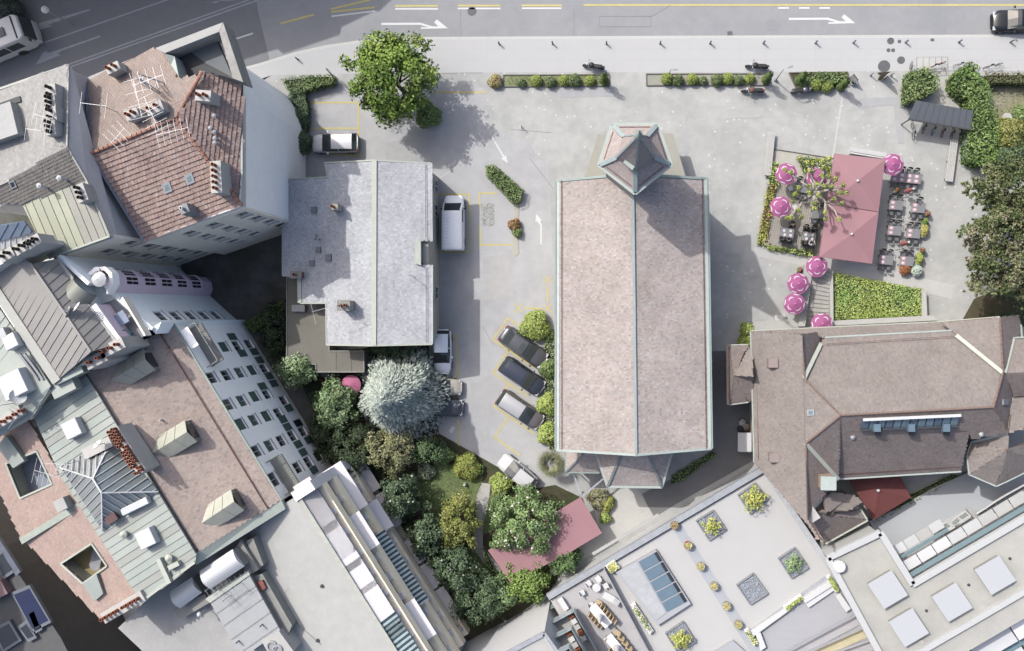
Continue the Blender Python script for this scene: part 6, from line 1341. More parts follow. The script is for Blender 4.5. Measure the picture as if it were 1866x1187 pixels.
def hedge(name, label, pts, h, pal, seed, cat='hedge', leaf=.08, dens=90, z=0.0, bump=.12, group=None, slim=.6, core=True):
 """clipped or ivy-like mass over a footprint given in the picture (sighted at its top)"""
 rs = np.random.RandomState(seed); q = [Vector((p.x, p.y, z)) for p in PP(pts, z+h)]; c = sum(q, Vector())/len(q); t = thing(name, label, cat, c, 0, group)
 poly = [(p.x, p.y) for p in q]; xs = [p[0] for p in poly]; ys = [p[1] for p in poly]
 A = (max(xs)-min(xs))*(max(ys)-min(ys)); n = int(A*dens); x = rs.uniform(min(xs), max(xs), n); y = rs.uniform(min(ys), max(ys), n); k = inpoly(x, y, poly); x, y = x[k], y[k]; n = len(x)
 ph = rs.uniform(0, 6, 6); bz = np.sin(x*2.3+ph[0])*np.sin(y*2.1+ph[1])+.6*np.sin(x*5.1+ph[2]+y*1.7)*np.sin(y*4.6+ph[3])
 top = h*(1-bump*.6)+bump*h*.5*bz; C = np.stack([x, y, z+top-np.abs(rs.normal(0, .05+.05*h, n))], 1); O = np.tile(np.array([0, 0, 1.]), (n, 1))
    # sides
 m = len(q); per = sum((q[i]-q[(i+1) % m]).length for i in range(m)); ns = int(per*h*dens*.55); SC_ = []; SO = []
 for i in range(m):
  a_, b_ = q[i], q[(i+1) % m]; L = (b_-a_).length; kk = int(ns*L/per); tt = rs.rand(kk)
  pt = np.array(a_)[None]+(np.array(b_)-np.array(a_))[None]*tt[:, None]; pt[:, 2] = z+rs.uniform(.02, h, kk); pt[:, :2] += rs.normal(0, .05, (kk, 2))
  nn = np.array(((b_-a_).y, -(b_-a_).x, 0)); nn = nn/np.linalg.norm(nn); ctr = np.array(c); s = np.sign((pt[:, :2].mean(0)-ctr[:2]) @ nn[:2]) if kk else 1
  SC_.append(pt); SO.append(np.tile(nn*s, (kk, 1)))
 C = np.concatenate([C]+SC_); O = np.concatenate([O]+SO); n = len(C)
 pidx = ((np.sin(C[:, 0]*1.3+ph[4])+np.sin(C[:, 1]*1.6+ph[5])+rs.normal(0, .8, n))*.7+len(pal)/2).astype(int) % len(pal)
 cols = np.clip(np.array(pal)[pidx]*(1+rs.uniform(-.22, .22, (n, 1))), .004, .8)
 V, F, cc = leaves(C, O, leaf, cols, rs, .55, slim); npmesh('foliage', V, F, cc, M_leaf, t)
 if core: b = MB(); b.prism(inset(q, .1), z, z+h*.72); b.build('inner_branches', MATS.get('inner_foliage') or mat('inner_foliage', alb(66, 78, 52), .9, var=.2), t)
 return t
# --- big leafy tree by the pavement
bt = P(742, 172); tree('leafy_tree', 'big round leafy green tree between pavement and car park', bt, (bt.x-.2, bt.y+.15, 5.2), (3.6, 3.7, 3.0), GR_MAPLE, 150, 85, .78, .15, 5, .24, 10, lobes=7, shell=.45, slim=.6)
shrub('dark_bush', 'dark green bush at the foot of the big leafy tree', 779, 208, 1.1, 2.4, GR_MID, 6, leaf=.1)
# --- blue spruce: drooping whorls of needle sprays
bs = P(741, 713); sp = thing('blue_spruce', 'large silver-blue spruce beside the car park', 'tree', bs); rs = np.random.RandomState(9)
HS = 10.4; n = 19000; hz_ = rs.rand(n)**1.0; zz = .8+hz_*(HS-.9); Rm = 4.35*(1-hz_)**.8+.12; lay = np.sin(zz*5.2)*.07
aa = rs.uniform(0, 6.283, n); br_ = np.round(aa/6.283*17+hz_*23)/17*6.283; aa = .35*aa+.65*(br_-hz_*23/17*6.283)+rs.normal(0, .05, n)
fr = .45+.55*np.sqrt(rs.rand(n)); rr = Rm*fr*(1+lay+.12*np.sin(aa*5+hz_*9)); C = np.stack([bs.x+rr*np.cos(aa), bs.y+rr*np.sin(aa), zz-.28*rr*fr+rs.normal(0, .08, n)], 1)
D = np.stack([np.cos(aa), np.sin(aa), np.full(n, -.35)], 1)+rs.normal(0, .28, (n, 3)); D /= np.linalg.norm(D, axis=1)[:, None]; U_ = np.tile(np.array([0, 0, 1.]), (n, 1))+rs.normal(0, .25, (n, 3)); S_ = np.cross(D, U_); S_ /= np.linalg.norm(S_, axis=1)[:, None]
ln_ = (.22*rs.uniform(.6, 1.3, n))[:, None]; wd_ = ln_*.3
V = np.stack([C-D*ln_*.5, C+S_*wd_, C+D*ln_, C-S_*wd_], 1).reshape(-1, 3); cols = np.clip(1.7*np.array(GR_BLUE)[rs.randint(0, 4, n)]*(1+rs.uniform(-.18, .18, (n, 1))), .01, .8)
npmesh('crown', V, np.arange(4*n).reshape(n, 4), cols, M_needle, sp)
b = MB(); b.path([bs, bs+up*HS*.5, bs+up*(HS-.2)], [.22, .14, .02]); b.build('trunk', M_bark, sp, smooth=True)
for i in range(40):
 h_ = .1+.02*i; a_ = i*2.4; z_ = .9+h_*HS; R_2 = 3.6*(1-z_/HS)**.8; b = MB(); b.path([bs+up*z_, bs+up*(z_-.25*R_2)+Vector((math.cos(a_)*R_2, math.sin(a_)*R_2, 0))], [.05, .012], 5); b.build('branch', M_bark, sp)
# --- pines at the right edge
def pine(label, base, c, rad, seed, n_cl, per, name='pine_tree', pal=GR_PINE, clr=.62):
 rs = np.random.RandomState(seed); t = thing(name, label, 'tree', base); C, N, K = crown_points(c, rad, n_cl, 10, clr, rs, .5, lobes=5)
 n = len(C); k = per; dirs = rs.normal(0, 1, (n, k, 3))+N[:, None, :]*.9; dirs[:, :, 2] += .5; dirs /= np.linalg.norm(dirs, axis=2)[:, :, None]
 Cb = np.repeat(C, k, 0); D = dirs.reshape(-1, 3); m_ = len(Cb); S_ = np.cross(D, rs.normal(0, 1, (m_, 3))); S_ /= np.linalg.norm(S_, axis=1)[:, None]
 l_ = (.24*rs.uniform(.6, 1.3, m_))[:, None]; V = np.stack([Cb-D*l_*.2, Cb+D*l_*.4+S_*l_*.26, Cb+D*l_, Cb+D*l_*.4-S_*l_*.26], 1).reshape(-1, 3)
 pc = np.array(pal)[rs.randint(0, len(pal), n_cl)]*(1+rs.uniform(-.1, .1, (n_cl, 1))); cols = np.clip(1.9*np.repeat(pc[K], k, 0)*(1+rs.uniform(-.18, .18, (m_, 1))), .004, .8)
 npmesh('crown', V, np.arange(4*m_).reshape(m_, 4), cols, M_needle, t)
 b = MB(); cv = Vector(c); b.path([base, base.lerp(cv, .6), cv+up*rad[2]*.7], [.28, .2, .05]); b.build('trunk', M_bark, t, smooth=True)
 for i in range(14):
  a_ = rs.uniform(0, 6.28); s0 = base.lerp(cv+up*rad[2]*.6, rs.uniform(.4, .95)); e = cv+Vector((math.cos(a_)*rad[0]*.92, math.sin(a_)*rad[1]*.92, rs.uniform(-.3, .75)*rad[2])); b = MB(); b.path([s0, s0.lerp(e, .5)+up*.25, e], [.09, .05, .015], 5); b.build('branch', M_palebark if i % 4 == 0 else M_bark, t)
 return t
pb_ = P(1770, 455); pine('broad olive-green pine overhanging the cafe terrace', pb_, (pb_.x+.5, pb_.y-.5, 7.2), (3.5, 3.9, 3.4), 12, 300, 15)
pb2 = P(1800, 370); pine('dark bushy pine behind the waste bins', pb2, (pb2.x+.7, pb2.y+.2, 6.0), (3.9, 3.0, 3.2), 13, 260, 15, pal=GR_PINE[:4]+[alb(88, 104, 72)])
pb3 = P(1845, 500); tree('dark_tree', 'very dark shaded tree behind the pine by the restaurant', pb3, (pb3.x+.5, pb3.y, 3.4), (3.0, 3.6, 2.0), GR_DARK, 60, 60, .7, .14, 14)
# --- garden trees
def gt(label, px, py, r, h, pal, seed, n_cl=60, per=60, fl=0, name='garden_tree', leaf=.12, clr=.55, cat='tree', rz=None, group='trees and tall bushes in the garden'):
 g = P(px, py, h*.62); return tree(name, label, Vector((g.x, g.y, 0)), (g.x, g.y, h*.6), (r[0], r[1], rz or h*.42), pal, n_cl, per, clr, leaf, seed, .12, 5, cat, group, flowers=fl)
gt('round white-blossomed tree next to the faded red awning', 955, 948, (2.9, 2.9), 5.0, [alb(120, 142, 92), alb(134, 156, 104), alb(106, 128, 82)], 21, 130, 75, 110)
gt('yellowish green rounded tree on the garden lawn', 838, 950, (1.6, 2.4), 4.6, [alb(134, 138, 78), alb(120, 126, 68), alb(146, 148, 90)], 22, 80, 70)
gt('dark tree with cream blossom clusters beside the balcony block, upper one', 728, 908, (1.6, 2.0), 5.2, GR_DARK+[alb(92, 110, 82)], 23, 70, 65, 60)
gt('dark tree with cream blossom clusters beside the balcony block, middle one', 778, 975, (1.4, 2.0), 5.0, GR_DARK+[alb(92, 110, 82)], 24, 70, 65, 36)
gt('dark tree with cream blossom clusters beside the balcony block, lower one', 828, 1035, (1.9, 2.0), 5.0, GR_DARK+[alb(92, 110, 82)], 25, 70, 65, 30)
gt('tall dark bush at the lower tip of the garden', 868, 1095, (2.0, 2.2), 4.6, GR_DARK, 26, 70, 65)
gt('olive-coloured small tree below the blue spruce', 712, 822, (2.4, 1.9), 4.4, GR_OLIVE, 27, 80, 65)
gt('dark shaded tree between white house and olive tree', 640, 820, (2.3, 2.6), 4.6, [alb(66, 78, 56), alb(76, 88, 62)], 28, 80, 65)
gt('bright-topped green tree right of the shuttered house', 610, 735, (1.9, 2.0), 4.8, [alb(126, 146, 104), alb(110, 132, 90), alb(140, 158, 118)], 29, 80, 65)
gt('light green tree at the corner of the flat dark wing', 542, 672, (1.6, 1.4), 4.2, [alb(140, 160, 116), alb(118, 138, 96), alb(156, 172, 132)], 30, 60, 60)
gt('bushy green tree above the white wing wall', 962, 1058, (1.9, 1.6), 3.4, [alb(128, 150, 82), alb(114, 136, 72)], 31, 70, 65)
gt('low green tree at the foot of the faded red awning', 1030, 1020, (1.6, 1.0), 2.6, [alb(104, 128, 82), alb(90, 112, 70)], 32, 45, 60)
gt('pale green tree in the lower garden corner', 905, 1085, (1.7, 1.4), 3.2, [alb(134, 156, 112), alb(120, 142, 98)], 33, 55, 60)
gt('dark ivy-covered tree behind the spruce by the house', 720, 640, (2.4, .9), 2.6, GR_DARK, 34, 50, 60)
gt('shaded tree below the spruce at the car park edge', 782, 822, (1.4, .9), 3.0, [alb(92, 112, 78), alb(80, 98, 66)], 35, 50, 60)
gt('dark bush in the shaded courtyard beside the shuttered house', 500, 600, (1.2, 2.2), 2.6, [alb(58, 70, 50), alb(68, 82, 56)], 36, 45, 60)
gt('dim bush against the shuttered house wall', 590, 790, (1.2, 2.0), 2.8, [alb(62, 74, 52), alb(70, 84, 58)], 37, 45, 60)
# --- bushes
SHR = [('rounded light green bush at the car park edge beside the garden path', 912, 884, 1.0, 1.5, GR_LIGHT), ('yellow-green hedge bush at the top of the lawn', 850, 852, 1.2, 1.4, [alb(150, 156, 84), alb(134, 144, 76)]), ('leafy bush at the upper left of the lawn', 806, 830, .9, 1.5, GR_MID), ('pale shrub on the left of the lawn', 775, 860, .8, 1.0, [alb(146, 154, 130), alb(128, 140, 112)]),
       ('round green bush beside the dark grey car at the church wall', 975, 594, 1.3, 1.6, GR_LIGHT), ('small bush against the church wall under the round one', 1001, 612, .55, .8, GR_MID), ('green bush between the two dark cars and the church', 998, 672, .8, 1.2, GR_MID), ('clipped bush at the nose of the silver-roofed car', 997, 738, .95, 1.4, GR_LIGHT), ('clipped bush below the silver-roofed car at the church wall', 998, 792, .95, 1.5, GR_LIGHT),
       ('ochre dry shrub at the left end of the pavement beds', 902, 148, .6, .8, [alb(168, 156, 112), alb(150, 140, 98)]), ('dark shrub beside the silver car against the grey wall', 545, 260, 1.05, 2.0, GR_DARK), ('leafy shrub in the corner of the grey wall', 545, 215, .8, 1.6, GR_DARK),
       ('reddish brown shrub on the car park island', 937, 410, .55, .9, [alb(150, 112, 84), alb(132, 116, 78)]), ('small leafy shrub at the island tip', 942, 424, .4, .8, GR_MID), ('green bush at the restaurant corner by the stairs', 1362, 601, .6, 1.1, GR_LIGHT), ('lower green bush at the restaurant corner', 1358, 622, .6, 1.0, GR_LIGHT),
       ('yellow-green bush in the yard below the church apse', 1104, 918, .75, .9, [alb(170, 172, 96), alb(150, 156, 86)]), ('brownish bush in the yard below the church apse', 1090, 910, .9, 1.1, [alb(156, 152, 120), alb(140, 140, 110)]), ('small green bush at the awning corner', 1103, 945, .5, .8, GR_LIGHT),
       ('yellowish shrub in the right-hand garden', 1838, 245, 1.5, 1.8, [alb(140, 140, 82), alb(126, 130, 74)]), ('dark shrub in the shaded right-hand garden', 1835, 290, 1.4, 1.8, GR_DARK), ('green shrub at the right picture edge', 1862, 210, .8, 1.2, GR_MID), ('bush hiding the top left picture corner', 10, 14, 1.4, 2.2, [alb(84, 92, 84), alb(70, 78, 70)])]
for i, (lb, x, y, r, h, pal) in enumerate(SHR): shrub('shrub', lb, x, y, r, h, pal, 300+i, leaf=.09, irregular=.1, group='loose shrubs and bushes')
# --- palm by the church
pp = P(1004, 845, 1.6); pm_ = thing('fan_palm', 'greyish fan palm between white car and church annex', 'palm', Vector((pp.x, pp.y, 0))); rs = np.random.RandomState(44)
b = MB(); b.path([Vector((pp.x, pp.y, 0)), Vector((pp.x, pp.y, 1.5))], [.16, .12]); b.build('trunk', M_bark, pm_)
for i in range(26):
 a_ = i*2.399; el = .15+1.1*(i/26.0); L = 1.35; d_ = Vector((math.cos(a_)*math.cos(el), math.sin(a_)*math.cos(el), math.sin(el))); o_ = Vector((pp.x, pp.y, 1.5)); s0 = o_+d_*L*.45; sd_ = Vector((-math.sin(a_), math.cos(a_), 0)); b = MB(); b.tube(o_, s0, .02, .015, 4)
 for k in range(11):
  f_ = (k-5)/5*1.15; dd = (d_*math.cos(f_)+sd_*math.sin(f_)).normalized(); e = s0+dd*L*.75*(1-.25*abs(f_))-up*.12*abs(f_); w2 = (d_*-math.sin(f_)+sd_*math.cos(f_))*.045; m2 = s0.lerp(e, .5)
  c_ = rnd.choice([alb(176, 180, 140), alb(160, 166, 124), alb(190, 192, 158), alb(150, 156, 122)]); b.add([s0, m2+w2, e-up*.08, m2-w2], [(0, 1, 2, 3)], c_)
 b.build('fan_leaf', M_leaf, pm_)
# --- pollarded plane at the cafe: pale limbs ending in leafy knobs
pt_ = P(1487, 350); pl_ = thing('pollarded_plane_tree', 'pollarded plane tree with bare pale limbs and leafy knobs over the cafe', 'tree', pt_)
b = MB(); ctr = P(1485, 352, 3.3); b.path([pt_, ctr], [.2, .17]); b.build('trunk', M_palebark, pl_)
KN = [(1458, 289), (1470, 297), (1481, 297), (1490, 292), (1500, 293), (1511, 289), (1430, 311), (1441, 315), (1476, 311), (1498, 308), (1505, 307), (1497, 320), (1510, 322), (1523, 327), (1537, 338), (1543, 352), (1535, 371), (1455, 342), (1448, 354), (1450, 354), (1484, 371), (1485, 380), (1455, 384), (1460, 396), (1504, 387), (1528, 400), (1435, 398), (1441, 397), (1502, 340), (1489, 335), (1475, 340), (1515, 341), (1531, 352), (1492, 356), (1474, 352), (1444, 367), (1505, 399), (1520, 363)]
MAINL = [P(x, y, 3.8) for x, y in ((1458, 330), (1478, 312), (1505, 318), (1518, 345), (1508, 372), (1482, 372), (1458, 368))]
for m0 in MAINL:
 b = MB(); b.path([ctr-up*.3, ctr.lerp(m0, .5)+up*.15, m0], [.14, .11, .085], 7); b.build('main_limb', M_palebark, pl_, smooth=True)
for i, (x, y) in enumerate(KN):
 z = 4.3+(i*37 % 10)*.09; e = P(x, y, z); k = (i*53 % 7)/7; m0 = min(MAINL, key=lambda v: (v-e).length); s0 = m0.lerp(ctr, .35*k); mid = s0.lerp(e, .5)+Vector((math.sin(i*7.1)*.12, math.cos(i*5.3)*.12, .12)); b = MB(); b.path([s0, mid, e], [.065, .055, .04], 6); lm = b.build('limb', M_palebark, pl_, smooth=True)
 rs = np.random.RandomState(500+i); n = 70; d = rs.normal(0, 1, (n, 3)); d /= np.linalg.norm(d, axis=1)[:, None]; C = np.array(e)+d*(rs.rand(n)**.4)[:, None]*.24; cols = jitter(rnd.choice([alb(160, 166, 92), alb(146, 154, 82), alb(128, 138, 76)]), n, rs, .25)
 V, F, cc = leaves(C, d, .085, cols, rs, .4); npmesh('leaf_knob', V, F, cc, M_leaf, lm)
# --- clipped balls and twisted cones along the pavement beds
BALL = [(977, 147, .52, 1), (1003, 149, .5, 0), (1028, 146, .48, 1), (1047, 146, .56, 0), (1075, 147, .46, 1), (950, 151, .4, 0), (1216, 143, .52, 1), (1236, 146, .5, 0), (1262, 144, .5, 1), (1281, 147, .38, 0), (1307, 146, .54, 0), (1327, 143, .5, 1), (1347, 146, .45, 0), (1367, 143, .44, 1), (1466, 152, .52, 0), (1487, 154, .54, 1), (1508, 157, .52, 1)]
ordw = ['first', 'second', 'third', 'fourth', 'fifth', 'sixth', 'seventh', 'eighth', 'ninth']
bedname = lambda x: 'left pavement bed' if x < 1150 else ('middle pavement bed' if x < 1420 else 'hedge island by the motorcycles')
cnt = {}
for i, (x, y, r, k) in enumerate(sorted(BALL)):
 bn = bedname(x); cnt[bn] = cnt.get(bn, 0)+1
 shrub('box_ball', f'{"lime green" if k else "dull green"} clipped ball, {ordw[cnt[bn]-1]} from left in the {bn}', x, y, r, r*1.75, [alb(140, 152, 82), alb(126, 140, 72)] if k else [alb(110, 122, 84), alb(98, 112, 74)], 600+i, 'topiary', 'clipped box balls along the pavement', .06, 1.5, irregular=.02 if k else .08)
def spiral(label, px, py, h, lean, seed):
 rs = np.random.RandomState(seed); b0 = P(px, py); t = thing('twisted_topiary', label, 'topiary', b0, 0, 'twisted evergreen columns'); n = 1700
 u = rs.rand(n); a = rs.uniform(0, 6.28, n); R0 = .36*(1-u*.55); tw_ = np.cos(a-u*14)*.35+1; r = R0*tw_; C = np.array(b0)+np.stack([r*np.cos(a)+lean[0]*u*h, r*np.sin(a)+lean[1]*u*h, .05+u*h], 1)
 O = np.stack([np.cos(a), np.sin(a), np.full(n, .4)], 1); cols = np.concatenate([jitter(alb(76, 94, 52), n//2, rs), jitter(alb(92, 110, 60), n-n//2, rs)]); V, F, cc = leaves(C, O, .06, cols, rs, .4); npmesh('foliage', V, F, cc, M_leaf, t)
 b = MB(); b.path([b0, b0+Vector((lean[0]*h, lean[1]*h, h*.95))], [.2, .06], 8); b.build('stem', MATS['inner_foliage'], t); return t
for i, (x, y, lb) in enumerate(((1101, 151, 'at the right end of the left pavement bed'), (1394, 149, 'at the right end of the middle pavement bed'), (1455, 150, 'at the left end of the hedge island'), (1530, 161, 'at the right end of the hedge island'))): spiral('dark twisted evergreen column '+lb, x, y, 2.7, (.0, .0), 640+i)
# --- hedges and ivy masses
hedge('clipped_hedge', 'clipped hedge along the back of the island by the motorcycles', [(1459, 132), (1543, 131), (1545, 146), (1520, 150), (1462, 147)], 1.0, GR_MID, 700)
hedge('clipped_hedge', 'diagonal clipped hedge on the car park island', [(884, 303), (899, 300), (952, 345), (948, 366), (934, 370), (886, 320)], 1.1, GR_MID+[alb(120, 140, 80)], 701)
hedge('ground_cover', 'wedge-shaped bed of bright green ground cover beside the cafe stairs', [(1516, 497), (1684, 528), (1679, 576), (1517, 583)], .7, GR_LIGHT+[alb(118, 150, 78)], 702, 'plants', .07, 190)
hedge('clipped_hedge', 'low bright hedge along the bottom of the cafe deck', [(1398, 447), (1483, 458), (1482, 468), (1400, 454)], .6, GR_LIGHT, 703)
hedge('flower_border', 'red and yellow-green planted border left of the cafe deck', [(1400, 337), (1416, 337), (1396, 447), (1380, 446)], .55, [alb(174, 168, 84), alb(158, 128, 84), alb(146, 150, 76), alb(178, 176, 96)], 704, 'border')
hedge('flower_border', 'green planted strip above the red border by the bench', [(1404, 295), (1422, 298), (1420, 338), (1402, 334)], .6, GR_LIGHT+GR_MID, 705, 'border')
hedge('leafy_planting', 'leafy planting along the top of the cafe deck', [(1455, 285), (1515, 290), (1514, 316), (1470, 318)], .8, GR_LIGHT+GR_MID, 706, 'plants')
hedge('ivy_mass', 'ivy-covered wall left of the bicycle shelter gateway', [(1660, 128), (1692, 122), (1711, 136), (1712, 162), (1690, 172), (1672, 180), (1655, 186), (1656, 150)], 2.0, GR_MID+[alb(120, 136, 84)], 707, 'ivy', .1, 75)
hedge('ivy_mass', 'tall ivy hedge running down the right side of the bicycle shelter', [(1742, 135), (1766, 114), (1782, 114), (1788, 135), (1806, 150), (1812, 190), (1822, 220), (1822, 292), (1790, 300), (1770, 290), (1770, 180), (1744, 160)], 2.4, [alb(106, 128, 70), alb(92, 116, 60), alb(120, 142, 82)], 708, 'ivy', .1, 75)
hedge('clipped_hedge', 'dark hedge behind the pavement railing at the right edge', [(1800, 133), (1930, 132), (1930, 153), (1805, 150)], 1.5, [alb(112, 104, 76), alb(88, 96, 62)], 709, dens=80)
hedge('ivy_mass', 'leafy hedge between pavement and the blank grey house wall', [(512, 144), (560, 137), (607, 136), (606, 150), (570, 160), (532, 172), (520, 160)], 1.4, GR_MID+GR_DARK, 710, 'hedge')
hedge('ivy_mass', 'creeping ivy along the foot of the curved grey wall', [(524, 168), (552, 165), (560, 195), (556, 240), (542, 235)], 1.2, GR_DARK, 711, 'ivy')
hedge('ivy_mass', 'ivy hedge crossing the shaded courtyard', [(440, 590), (515, 545), (522, 560), (460, 606)], 1.5, [alb(104, 120, 70), alb(88, 104, 60)], 712, 'hedge')
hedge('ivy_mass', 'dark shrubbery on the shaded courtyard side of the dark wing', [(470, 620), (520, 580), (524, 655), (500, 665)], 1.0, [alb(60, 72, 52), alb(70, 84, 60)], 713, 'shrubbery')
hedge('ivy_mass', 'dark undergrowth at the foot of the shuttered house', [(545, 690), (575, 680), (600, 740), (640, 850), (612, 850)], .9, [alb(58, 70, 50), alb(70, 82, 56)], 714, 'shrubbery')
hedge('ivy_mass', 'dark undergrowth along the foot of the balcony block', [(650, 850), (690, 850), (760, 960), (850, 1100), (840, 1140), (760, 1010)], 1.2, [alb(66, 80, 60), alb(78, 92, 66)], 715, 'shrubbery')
hedge('ivy_mass', 'low green undergrowth between lawn and car park', [(820, 825), (880, 850), (878, 866), (830, 850)], .7, GR_MID, 716, 'shrubbery')
hedge('ivy_mass', 'undergrowth below the blossoming tree at the lower garden', [(880, 1000), (900, 1040), (990, 1075), (960, 1100), (900, 1110)], .7, GR_MID, 717, 'shrubbery')
hedge('ivy_mass', 'shaded greenery below the restaurant yard awning', [(1592, 935), (1660, 905), (1740, 865), (1748, 872), (1640, 930), (1600, 952)], .6, [alb(110, 124, 74), alb(96, 110, 66)], 718, 'shrubbery', dens=60)
hedge('ivy_mass', 'green planting between car park and church wall', [(985, 640), (1012, 600), (1012, 820), (1000, 822), (990, 700)], .45, [alb(150, 158, 120), alb(132, 144, 102)], 719, 'shrubbery', dens=60)
hedge('ivy_mass', 'greenery along the shaded foot of the church behind the apse', [(1225, 868), (1300, 822), (1306, 830), (1240, 880), (1222, 885)], .5, GR_MID, 720, 'shrubbery', dens=60)
# --- lawns in the two pavement beds, dry garden at the right, grass tufts
def grass(name, label, pts, z, pal, n_m2, seed, h=.09):
 rs = np.random.RandomState(seed); q = PP(pts, z); poly = [(p.x, p.y) for p in q]; xs = [p[0] for p in poly]; ys = [p[1] for p in poly]; n = int((max(xs)-min(xs))*(max(ys)-min(ys))*n_m2)
 x = rs.uniform(min(xs), max(xs), n); y = rs.uniform(min(ys), max(ys), n); k = inpoly(x, y, poly); x, y = x[k], y[k]; n = len(x); a = rs.uniform(0, 6.28, n); hh = h*rs.uniform(.5, 1.4, n); w_ = .03
 B0 = np.stack([x, y, np.full(n, z)], 1); d = np.stack([np.cos(a), np.sin(a), np.zeros(n)], 1); e = np.stack([-np.sin(a), np.cos(a), np.zeros(n)], 1)
 V = np.stack([B0-e*w_, B0+e*w_, B0+d*hh[:, None]*.8+np.array([0, 0, 1])*hh[:, None]], 1).reshape(-1, 3); cols = np.clip(np.array(pal)[rs.randint(0, len(pal), n)]*(1+rs.uniform(-.2, .2, (n, 1))), .004, .8)
 return npmesh(name, V, np.arange(3*n).reshape(n, 3), cols, M_leaf, kind='stuff', label=label, cat='grass')
BED1 = [(917, 137), (1110, 136), (1110, 157), (917, 158)]; BED2 = [(1178, 135), (1400, 134.5), (1400, 155.5), (1178, 156)]; BED3 = [(1438, 133), (1470, 132), (1545, 131.5), (1547, 150), (1510, 165), (1450, 160)]
for i, (q, m_, nm) in enumerate(((BED1, mat('bed_soil_green', alb(150, 156, 118), .95, var=.2, scale=2), 'left'), (BED2, mat('bed_gravel', alb(178, 176, 164), .95, var=.1, scale=2), 'middle'), (BED3, MATS['garden_soil'], 'hedge'))):
 sheet('planting_bed', q, .05, m_, thick=.09)
 qq = PP(q, .1)
 for j in range(len(qq)):
  s_ = MB(); s_.bar(qq[j]-up*.03, qq[(j+1) % len(qq)]-up*.03, .07, .14); s_.build('bed_edging', mat('steel_edging', alb(128, 126, 122), .7), kind='structure')
grass('bed_grass', 'short grass between the clipped balls of the left bed', [(925, 139), (1108, 138), (1108, 155), (925, 156)], .052, [alb(146, 156, 96), alb(130, 144, 84), alb(158, 164, 120)], 70, 800)
for i, q in enumerate(([(752, 872), (800, 842), (880, 862), (875, 905), (868, 950), (845, 960), (790, 950), (760, 905)], [(905, 880), (960, 900), (940, 950), (880, 975), (872, 960), (885, 920)], [(852, 985), (880, 1000), (912, 1060), (890, 1080), (850, 1060)])):
 grass('lawn_grass', ['mown grass of the lawn by the yellowish tree', 'mown grass right of the garden path', 'strip of grass left of the lower garden path'][i], q, .016, [alb(124, 144, 92), alb(112, 134, 82), alb(140, 152, 108)], 130, 810+i, .07)
sheet('dry_garden', [(1800, 150), (1950, 150), (1950, 330), (1815, 310)], .01, M_dry)
grass('dry_grass', 'patchy dry grass of the right-hand garden', [(1806, 152), (1940, 152), (1940, 330), (1818, 305)], .012, [alb(160, 160, 112), alb(140, 148, 96), alb(176, 172, 140)], 60, 820)
grass('weeds', 'weeds in the disused parking bay by the island', [(876, 372), (900, 370), (902, 412), (878, 412)], .012, [alb(150, 166, 104), alb(136, 154, 92)], 130, 821, .06)
sheet('dark_yard', [(1775, 545), (1950, 470), (1950, 600), (1750, 590)], .008, MATS['garden_soil'])
sheet('shelter_path', [(1695, 133), (1748, 133), (1770, 250), (1690, 230)], .006, M_path)
sheet('terrace_slabs', [(1376, 446), (1500, 464), (1740, 520), (1735, 545), (1690, 535), (1500, 492), (1372, 466)], .012, mat('cafe_paving', alb(214, 213, 210), .9, var=.05))
sheet('island_strip', [(936, 372), (946, 372), (944, 440), (946, 462), (938, 468), (932, 460), (936, 430)], .05, mat('island_gravel', alb(204, 202, 188), .95, var=.08), thick=.08)
# pale globe lamps / drums in the right-hand garden
for k, (x, y, lb) in enumerate(((1835, 215, 'upper pale round garden table in the dry garden'), (1854, 229, 'lower pale round garden table in the dry garden'))):
 p = P(x, y, .7); t = thing('garden_table', lb, 'table', Vector((p.x, p.y, 0)), 0, 'pale round garden tables'); b = MB(); b.lathe((p.x, p.y, .68), [(.42, 0), (.42, .04), (.02, .045)], 18); b.build('tabletop', M_concrete, t); b = MB(); b.tube(Vector((p.x, p.y, .02)), Vector((p.x, p.y, .68)), .05, .05); b.lathe((p.x, p.y, 0), [(.25, 0), (.25, .03), (.05, .05)], 12); b.build('pedestal', M_alu, t)
# ------------------------------------------------------------------ vehicles
M_tyre = mat('tyre_rubber', (.02, .02, .02), .85); M_rim = mat('wheel_rim', alb(176, 178, 182), .35, .6)
M_carglass = mat('car_glass', (.03, .036, .038), .08, var=0, spec=.6); M_lamp_r = mat('red_lamp', (.32, .02, .02), .25); M_lamp_w = mat('clear_lamp', alb(225, 228, 232), .15)
M_trim = mat('black_trim', (.018, .018, .02), .5)
def paint(nm, c, metal=.35, rough=.28): return mat('paint_'+nm, c, rough, metal, var=.015, scale=1, spec=.5)
def ring(x, hw, z0, z1, k=.14, n=3):
 """a car cross-section at station x: flat bottom, bellied sides, rounded shoulders"""
 pts = [(-hw*.9, z0), (-hw, z0+(z1-z0)*.35), (-hw*.985, z0+(z1-z0)*.68), (-hw*(1-k), z1-.01), (-hw*.5, z1+.015), (0, z1+.022)]
 pts += [(-a, b) for a, b in reversed(pts[:-1])]
 return [Vector((x, a, b)) for a, b in pts]
def loft(secs):
 b = MB(); n = len(secs[0]); v = [p for s in secs for p in s]; f = []
 for i in range(len(secs)-1):
  for j in range(n-1): f.append((i*n+j, i*n+j+1, (i+1)*n+j+1, (i+1)*n+j))
  f.append((i*n+n-1, i*n, (i+1)*n, (i+1)*n+n-1))
 f.append(tuple(range(n))); f.append(tuple(range(len(secs)*n-1, (len(secs)-1)*n-1, -1))); b.add(v, f)
 b.f = [tuple(reversed(q)) for q in b.f]; return b
